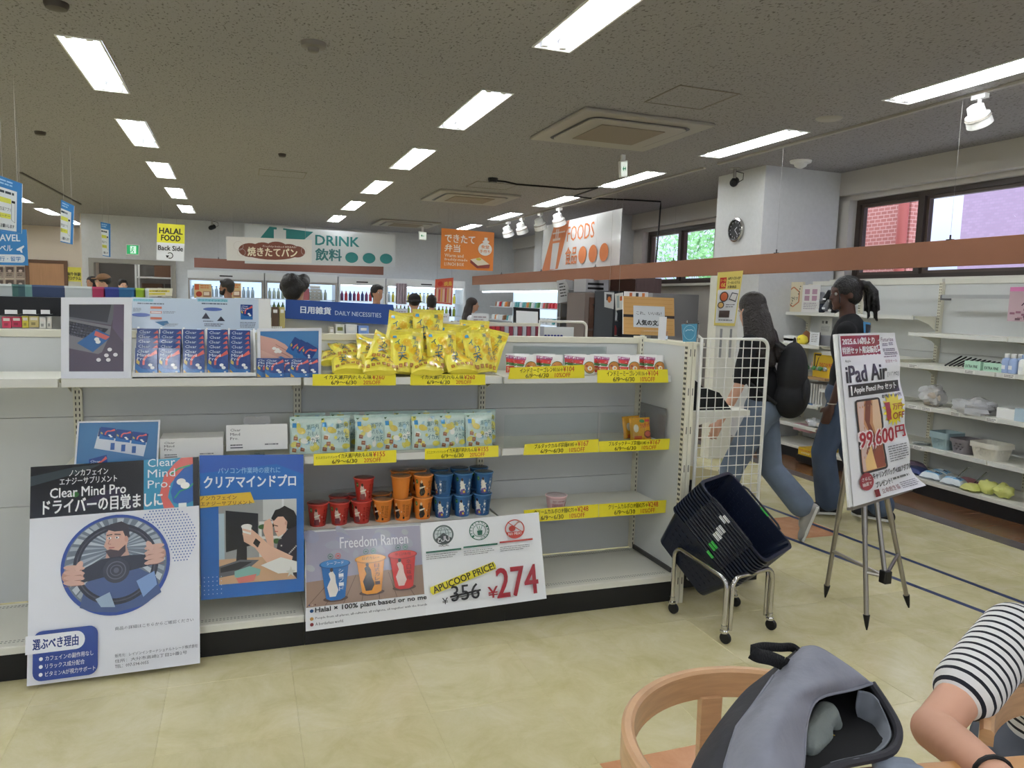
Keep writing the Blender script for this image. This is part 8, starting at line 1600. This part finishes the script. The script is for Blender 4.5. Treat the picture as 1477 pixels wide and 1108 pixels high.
# back print on the tee, following the back
cv = Canvas(60, 60); cv.poly([(0, 0), (60, 4), (54, 60), (8, 60)], (72, 140, 190)); cv.poly([(6, 4), (56, 8), (50, 60), (12, 60)], (20, 28, 44)); cv.ring(32, 34, 20, 20, 1.6, (86, 150, 196), 26)
for k, (x, y, a) in enumerate(((24, 22, .3), (36, 24, 1.2), (30, 34, 2), (40, 38, .7), (24, 42, 1.6), (34, 48, .2), (22, 32, 2.4), (42, 28, 2.9))): cv.ring(x, y, 5, 4, 1.4, (110, 176, 216), 12, a, a+4.4)
bt = P+V((0, 0, 1.385)); c = [bt-f*.128-r*.10+V((0, 0, .03)), bt-f*.128+r*.10+V((0, 0, .03)), bt-f*.132+r*.085-V((0, 0, .20)), bt-f*.132-r*.085-V((0, 0, .20))]
cv.build('back_print', w2, lambda u, v, e: bil([c[0], c[1], c[2], c[3]])(u, v, e)+f*.035*(2*u-1)**2, .0004, .12)
MB().tube([Qj['wrl']+V((.028*cos(a), .028*sin(a), .01)) for a in [x*pi/5 for x in range(10)]], .0035, 5, closed=True).build('bracelet', mat('bracelet_pale', (214, 206, 196), .3, .6), w2)
t = thing('handbag', 'small dark green shoulder bag at the hip of the ponytailed shopper', 'bag', P-r*.22-f*.10+V((0, 0, .82))); q0 = P-r*.10-f*.14+V((0, 0, .92)); put(solid_blob([('e', q0, (.05, .10, .12), bmx)], .009, 3), 'bag_body', mat('bag_dark_green', (26, 36, 30), .4, bump=.3, bscale=30), t)
MB().tube([q0+V((0, 0, .1)), q0+f*.03+V((0, 0, .30)), P+r*.10-f*.09+V((0, 0, 1.40))], .006, 5).build('strap', M_black, t)
# background shoppers
def bgp(px, ytop, d, hd, lab, skin, topc, hair, hh=None, **k):
    q = CAM+ray(px, ytop)*d; h = hh or q.z/1.005; nmx = 'tee_%d_%d_%d' % topc
    return build_person(stand((q.x, q.y), hd, h), lab, skin, mat(nmx, topc, .85, bump=.2, bscale=14), mat('trousers_dark', (50, 54, 64), .9), M_shoeb, hair, .02, 'shoppers in the background', **k)
bgp(329, 403, 10.4, (-.95, .25), 'bearded man in profile facing left in front of the coolers', (136, 96, 74), (196, 194, 196), 'short', beard=True)
bgp(424, 398, 5.6, (.5, .86), 'shopper in black with thick dark hair just behind the blue sign, seen from behind', (186, 140, 116), (22, 24, 28), 'curly')
bgp(543, 411, 10.2, (.45, -.9), 'dark-haired man looking down with a white top and dark strap near the coolers', (170, 126, 102), (220, 220, 222), 'short')
bgp(598, 426, 9.6, (.1, 1), 'person in a black hat behind the white sign card', (180, 136, 112), (34, 32, 36), 'hat')
bgp(623, 426, 12.0, (0, 1), 'dark-haired shopper in a white top with dark straps behind the red poster', (180, 136, 112), (212, 212, 214), 'bob')
bgp(680, 430, 11.2, (.95, -.3), 'long-haired shopper in white facing right near the open cooler', (190, 146, 122), (222, 222, 224), 'long', fem=True, hairm=(36, 26, 24))
bgp(151, 396, 11.0, (-.95, -.3), 'person in a brown cap and glasses behind the marker rack', (196, 150, 126), (60, 62, 70), 'cap', glasses=True)
bgp(133, 399, 14.4, (-.6, -.8), 'person with dark hair just left of the brown cap', (176, 130, 104), (70, 66, 66), 'bob')
bgp(177, 403, 13.6, (.3, -1), 'person with short black hair right of the brown cap', (190, 146, 120), (80, 80, 88), 'short')
# ---------------------------------------------------------------- foreground: chairs, bag, seated person, table
M_beech = mat('beech_wood', (198, 156, 116), .38, var=.10, vscale=4, stretch=(3, 3, 30), coat=.25); M_seatw = mat('beech_wood_seat', (190, 142, 96), .4, var=.1, vscale=3)
def chair(c, face, lab, zt_=.70, R_=.285, a0=-1.0, a1=pi+1.0, hh=.062):
    """round-backed wooden chair: c centre on the floor, face = direction the sitter looks"""
    c = V((*c, 0)); fx = V((*face, 0)).normalized(); rx = fx.cross(V((0, 0, 1))); t = thing('round_back_chair', lab, 'chair', c, 'round-backed wooden chairs')
    n = 44; th = .024
    def ring(a, rr, z): return c+rx*rr*cos(a)-fx*rr*sin(a)+V((0, 0, z))
    vs = []; 
    for i in range(n+1):
        a = a0+(a1-a0)*i/n; e = min(i, n-i)/n; q = 1 if e > .04 else .55+.45*e/.04; hz = hh*q; zz = zt_-hh/2-.02*max(0, -sin(a))
        vs += [ring(a, R_, zz-hz/2), ring(a, R_, zz+hz/2-.006), ring(a, R_-.006, zz+hz/2), ring(a, R_-th+.006, zz+hz/2), ring(a, R_-th, zz+hz/2-.006), ring(a, R_-th, zz-hz/2)]
    fs = [(i*6+j, i*6+(j+1) % 6, (i+1)*6+(j+1) % 6, (i+1)*6+j) for i in range(n) for j in range(6)]+[(5, 4, 3, 2, 1, 0), tuple(n*6+j for j in range(6))]
    MB().add(vs, fs).build('back_rail', M_beech, t, smooth=True)
    b = ring(pi/2, R_-th*1.0, 0); MB().hexa([b-rx*.022+fx*.012+V((0, 0, .43)), b-rx*.022-fx*.004+V((0, 0, .43)), b+rx*.022-fx*.004+V((0, 0, .43)), b+rx*.022+fx*.012+V((0, 0, .43))][::-1], [b-rx*.024+fx*.012+V((0, 0, zt_-hh+.005)), b-rx*.024-fx*.008+V((0, 0, zt_-hh+.005)), b+rx*.024-fx*.008+V((0, 0, zt_-hh+.005)), b+rx*.024+fx*.012+V((0, 0, zt_-hh+.005))][::-1]).build('back_slat', M_beech, t)
    MB().lathe([(.20, .415), (.215, .42), (.215, .44), (.20, .447)], c+fx*.03, 32).build('seat', M_seatw, t, smooth=True)
    for s, y, lean in ((-1, .17, .02), (1, .17, .02), (-1, -.15, -.03), (1, -.15, -.03)):
        top = c+rx*s*.17+fx*y; z1 = zt_-hh-.0 if 0 else .42
        MB().tube([top+rx*s*.03+fx*lean, top+V((0, 0, z1))], [.013, .017], 12).build('leg', M_beech, t, smooth=True)
    for s in (-1, 1):
        a = ring(.5 if s > 0 else pi-.7, R_-th/2, zt_-hh+.005); MB().tube([c+rx*s*.17-fx*.08+V((0, 0, .43)), a], [.014, .013], 10).build('arm_post', M_beech, t, smooth=True)
    for a_, b_ in (((-.17, .17), (-.17, -.15)), ((.17, .17), (.17, -.15))): MB().tube([c+rx*a_[0]+fx*a_[1]+V((0, 0, .22)), c+rx*b_[0]+fx*b_[1]+V((0, 0, .22))], .009, 8).build('stretcher', M_beech, t)
    return t
chair((.915, 1.045), (-.12, -.99), 'round-backed beech chair in the foreground carrying the grey backpack', a1=pi-.6)
e2 = PZ(1416, 1040, .71)
chair((e2.x+.19, e2.y-.21), (-.98, -.19), 'round-backed beech chair at the right edge behind the striped sleeve', a0=-.55, a1=pi+.1, hh=.058, zt_=.72)
# ---- grey backpack
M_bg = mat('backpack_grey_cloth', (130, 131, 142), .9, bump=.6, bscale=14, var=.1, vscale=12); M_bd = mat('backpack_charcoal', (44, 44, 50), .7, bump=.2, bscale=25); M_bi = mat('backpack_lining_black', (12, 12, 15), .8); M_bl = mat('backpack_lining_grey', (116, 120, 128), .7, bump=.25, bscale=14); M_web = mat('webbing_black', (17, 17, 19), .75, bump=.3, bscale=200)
t = thing('grey_backpack', 'open grey backpack with black carry strap slumped on the foreground chair', 'backpack', PZ(1150, 1130, .47))
def net(rows, nu=18, nv=30, bulge=0, seed=0, fold=.004):
    k = len(rows)-1
    def cat(ps, x):
        x = min(max(x, 0), .99999)*(len(ps)-1); i = int(x); u = x-i; p0, p1, p2, p3 = ps[max(i-1, 0)], ps[i], ps[min(i+1, len(ps)-1)], ps[min(i+2, len(ps)-1)]
        return .5*((2*p1)+(p2-p0)*u+(2*p0-5*p1+4*p2-p3)*u*u+(3*p1-p0-3*p2+p3)*u**3)
    R_ = [[PF(*p) for p in r_] for r_ in rows]
    def fn(u, v):
        p = cat([cat(r_, u) for r_ in R_], v); tow = (CAM-p).normalized(); return p+tow*(bulge*sin(pi*u)*(.4+.6*sin(pi*min(1, v*1.1)))+fold*sin(u*9+v*14+seed)*sin(v*7-u*5+seed))
    return fn
rows = [[(1158, 934, 1.40), (1180, 934, 1.38), (1218, 957, 1.36), (1257, 985, 1.36)], [(1117, 974, 1.36), (1150, 965, 1.33), (1195, 975, 1.32), (1229, 994, 1.34)], [(1086, 1018, 1.30), (1112, 1008, 1.26), (1148, 1003, 1.26), (1180, 1007, 1.29)], [(1063, 1048, 1.25), (1095, 1042, 1.20), (1132, 1038, 1.20), (1163, 1040, 1.24)], [(1046, 1103, 1.18), (1080, 1100, 1.13), (1122, 1098, 1.13), (1158, 1098, 1.18)], [(1040, 1150, 1.12), (1078, 1152, 1.08), (1118, 1152, 1.08), (1150, 1150, 1.12)]]
MB().grid(lambda u, v: net(rows, bulge=.022, fold=.006)(u, v), 26, 36).build('front_panel', M_bg, t, smooth=True, solid=.004)
rows = [[(1150, 938, 1.42), (1154, 937, 1.41), (1158, 934, 1.40)], [(1106, 973, 1.40), (1112, 973, 1.38), (1117, 974, 1.36)], [(1070, 1003, 1.37), (1080, 1008, 1.335), (1086, 1018, 1.30)], [(1022, 1066, 1.31), (1044, 1054, 1.27), (1063, 1048, 1.25)], [(1000, 1105, 1.25), (1024, 1102, 1.20), (1046, 1103, 1.18)], [(985, 1150, 1.2), (1012, 1150, 1.15), (1040, 1150, 1.12)]]
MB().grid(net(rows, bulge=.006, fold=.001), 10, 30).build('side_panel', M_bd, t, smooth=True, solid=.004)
MB().tube([PF(1116, 975, 1.352), PF(1086, 1018, 1.292), PF(1063, 1048, 1.242), PF(1046, 1103, 1.172), PF(1040, 1150, 1.112)], .003, 6).build('seam_piping', M_bg, t, smooth=True)
fe = [(1257, 985, 1.36), (1229, 994, 1.34), (1180, 1007, 1.29), (1163, 1040, 1.24), (1158, 1098, 1.18), (1152, 1130, 1.15)]; ro = [(1257, 986, 1.37), (1279, 1019, 1.34), (1295, 1050, 1.30), (1293, 1073, 1.27), (1274, 1090, 1.24), (1205, 1106, 1.20), (1160, 1132, 1.17)]
A_, B_ = [PF(*p) for p in fe], [PF(*p) for p in ro]
def crv(ps, x):
    x = min(max(x, 0), .9999)*(len(ps)-1); i = int(x); u = x-i; p0, p1, p2, p3 = ps[max(i-1, 0)], ps[i], ps[i+1], ps[min(i+2, len(ps)-1)]; return .5*((2*p1)+(p2-p0)*u+(2*p0-5*p1+4*p2-p3)*u*u+(3*p1-p0-3*p2+p3)*u**3)
MB().grid(lambda u, v: (lambda a, b: (a*(1-u)+b*u)+CF*(.17*sin(pi*u)**.6*sin(pi*min(1, v*1.02+.02))**.5))(crv(A_, v), crv(B_, v)), 20, 26).build('inner_lining', M_bi, t, smooth=True)
MB().tube([crv(B_, i/24) for i in range(25)], .0075, 8).build('rim_binding', M_bd, t, smooth=True); MB().tube([crv(A_, i/20)-CF*.002 for i in range(21)], .003, 6).build('flap_binding', M_bg, t, smooth=True)
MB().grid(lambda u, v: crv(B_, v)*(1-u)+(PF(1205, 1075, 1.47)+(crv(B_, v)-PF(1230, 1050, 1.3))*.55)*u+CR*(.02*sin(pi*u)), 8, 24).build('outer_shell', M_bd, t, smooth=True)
lr = [[(1238, 996, 1.36), (1256, 1000, 1.35), (1268, 1012, 1.33)], [(1234, 1022, 1.36), (1260, 1026, 1.34), (1283, 1046, 1.305)], [(1240, 1054, 1.35), (1262, 1056, 1.32), (1284, 1066, 1.28)], [(1208, 1080, 1.31), (1242, 1080, 1.28), (1266, 1085, 1.25)], [(1176, 1104, 1.23), (1206, 1100, 1.21), (1240, 1095, 1.215)]]
MB().grid(net(lr, bulge=.0, fold=.003, seed=2), 12, 20).build('lining_flap', M_bl, t, smooth=True, solid=.003)
put(solid_blob([('c', PF(1170, 1062, 1.27), .018, PF(1192, 1030, 1.32), .022), ('c', PF(1192, 1030, 1.32), .022, PF(1203, 1044, 1.33), .015), ('c', PF(1168, 1080, 1.25), .016, PF(1186, 1058, 1.29), .018)], .006, 2), 'x', mat('cloth_grey_green', (116, 122, 118), .9, bump=.6, bscale=30), None); o = [q for q in bpy.data.objects if q.name == 'x'][0]; WL['folded_cloth'] = WL['x']; o.name = 'folded_cloth'; tag(o, 'grey cloth stuffed in the mouth of the grey backpack', 'cloth')
o = MB().tube([PF(1200+9*cos(a), 1076+16*sin(a), 1.30) for a in [x*pi/8 for x in range(16)]], .0016, 6, closed=True).build('key_ring', mat('brass', (190, 160, 90), .25, 1), smooth=True); tag(o, 'thin brass ring glinting inside the grey backpack', 'ring')
put(solid_blob([('e', PF(1216, 1072, 1.34), (.02, .03, .012))], .004, 1), 'y', mat('wrapper_dark_red', (70, 14, 18), .15, coat=1), None); o = [q for q in bpy.data.objects if q.name == 'y'][0]; o.name = 'dark_pouch'; tag(o, 'shiny dark red pouch inside the grey backpack', 'pouch')
def ribbon(pts, w, m, name, parent, wd=None):
    ps = [PF(*p) for p in pts]; n = 30; mb = MB()
    def fn(u, v):
        p = crv(ps, u); d = (crv(ps, min(1, u+.02))-crv(ps, max(0, u-.02))).normalized(); s = (wd if wd is not None else CD); s = (s-d*s.dot(d)).normalized(); return p+s*w*(v-.5)
    return mb.grid(fn, n, 2).build(name, m, parent, smooth=True, solid=.0025)
ribbon([(1129, 957, 1.36), (1112, 950, 1.34), (1094, 946, 1.32), (1084, 941, 1.32)], .024, M_web, 'carry_strap', t); ribbon([(1083, 937, 1.325), (1100, 933, 1.36), (1125, 934, 1.40), (1142, 934, 1.42), (1152, 941, 1.42)], .016, M_web, 'carry_strap', t); 
ribbon([(1129, 957, 1.36), (1134, 960, 1.36)], .026, M_web, 'strap_buckle', t, CD+CR*.8); ribbon([(1149, 939, 1.405), (1154, 943, 1.40)], .02, M_web, 'strap_buckle', t, CD+CR*.8)
# ---- table
pa, pb_ = PZ(1238, 1106, .72), PZ(1440, 1091, .72); dv = (pb_-pa); nv_ = V((dv.y, -dv.x, 0)).normalized()*.7
t = thing('table', 'wooden table edge at the bottom of the frame in front of the striped person', 'table', ((pa+pb_)/2+nv_/2)*1-V((0, 0, .72)))
MB().hexa([pa+V((0, 0, -.03)), pa+nv_+V((0, 0, -.03)), pb_+dv*.5+nv_+V((0, 0, -.03)), pb_+dv*.5+V((0, 0, -.03))], [pa, pa+nv_, pb_+dv*.5+nv_, pb_+dv*.5]).build('table_top', mat('table_wood', (190, 138, 84), .35, var=.1, vscale=4, stretch=(1, 8, 1)), t, bevel=.004)
for a in (.12, 1.3): 
    for b in (.1, .9): p = pa+dv*a+nv_*b; MB().tube([(p.x, p.y, 0), (p.x, p.y, .69)], .02, 12).build('leg', M_beech, t, smooth=True)
put(solid_blob([('c', PZ(1272, 1104, .735), .016, PZ(1310, 1106, .735), .014), ('c', PZ(1290, 1112, .735), .016, PZ(1325, 1116, .735), .014)], .005, 2), 'z', mat('cloth_blue_grey', (120, 128, 142), .8), None); o = [q for q in bpy.data.objects if q.name == 'z'][0]; o.name = 'glasses_cloth'; tag(o, 'small blue-grey cloth lying on the table edge', 'cloth')
# ---- seated person in the striped tee
def stripemat():
    m = bpy.data.materials.new('striped_jersey'); m.use_nodes = True; q = m.node_tree; N = q.nodes; L = q.links; b = N['Principled BSDF']; a = N.new('ShaderNodeAttribute'); a.attribute_name = 'st'
    mu = N.new('ShaderNodeMath'); mu.operation = 'FRACT'; L.new(a.outputs['Fac'], mu.inputs[0]); gt = N.new('ShaderNodeMath'); gt.operation = 'GREATER_THAN'; gt.inputs[1].default_value = .66; L.new(mu.outputs[0], gt.inputs[0])
    mx = N.new('ShaderNodeMix'); mx.data_type = 'RGBA'; L.new(gt.outputs[0], mx.inputs[0]); mx.inputs[6].default_value = (*lin((226, 224, 222)), 1); mx.inputs[7].default_value = (*lin((22, 24, 34)), 1); L.new(mx.outputs[2], b.inputs['Base Color']); b.inputs['Roughness'].default_value = .85
    return m
M_str = stripemat()
S_, E_, Wr = PF(1462, 912, 1.60), PF(1346, 1052, 1.43), PF(1446, 1128, 1.20)
up = V((0, 0, 1)); fz = V((-.62, -.78, 0)).normalized(); rz = fz.cross(up); ch = S_-rz*.15
J5 = stand((ch.x, ch.y), (fz.x, fz.y), 1.62); J5.update(arm=1.18, hip=V((ch.x, ch.y, .50))-fz*.12, waist=V((ch.x, ch.y, .62))-fz*.06, chest=V((ch.x, ch.y, S_.z-.10))-fz*.02, neck=V((ch.x, ch.y, S_.z+.05))+fz*.02, head=V((ch.x, ch.y, S_.z+.185))+fz*.06, hf=(fz-up*.35).normalized())
sgn_ = 1 if (S_-ch).dot(rz) > 0 else -1; nr, nl = ('r', 'l') if sgn_ > 0 else ('l', 'r')
J5['sh'+nr], J5['el'+nr], J5['wr'+nr] = S_, E_, Wr; J5['pal'+nr] = -up; J5['side'+nr] = -CR
o_ = 2*V((ch.x, ch.y, S_.z))-S_; J5['sh'+nl] = o_; J5['el'+nl] = o_-up*.23-rz*.05; J5['wr'+nl] = o_-up*.24+fz*.22-rz*.02; J5['pal'+nl] = -up; J5['side'+nl] = rz
for n, s in (('l', -1), ('r', 1)): hpn = J5['hip']+rz*s*.09; J5['hi'+n] = hpn; J5['kn'+n] = hpn+fz*.40-up*.02; J5['an'+n] = V((*(hpn+fz*.42)[:2], .08)); J5['ft'+n] = fz; J5['fu'+n] = up
p5 = build_person(J5, 'seated person in a black and white striped tee, forearm on the table', (206, 156, 130), M_str, mat('trousers_grey', (84, 88, 98), .9), M_shoe, 'bob', .0085, None, .01, .60, (40, 30, 26), fem=True)
shirt = [c for c in p5.children if c.name.startswith('shirt')][0]; me = shirt.data; at_ = me.attributes.new('st', 'FLOAT', 'POINT'); off = WL[shirt.name]; ax = (E_-S_).normalized(); L_ = (E_-S_).length; vals = []
for v in me.vertices:
    p = v.co+off; s_ = (p-S_).dot(ax); dist = (p-S_-ax*s_).length
    vals.append(s_/.0205+20 if (dist < .075 and s_ > -.05) else (1.2-p.z)/.0205+20)
at_.data.foreach_set('value', vals)
MB().tube([E_*.12+Wr*.88+(V((0, 0, 1))*cos(a)+(Wr-E_).normalized().cross(V((0, 0, 1)))*sin(a))*.031 for a in [x*pi/8 for x in range(16)]], .004, 6, closed=True).build('hair_tie', M_black, p5, smooth=True)
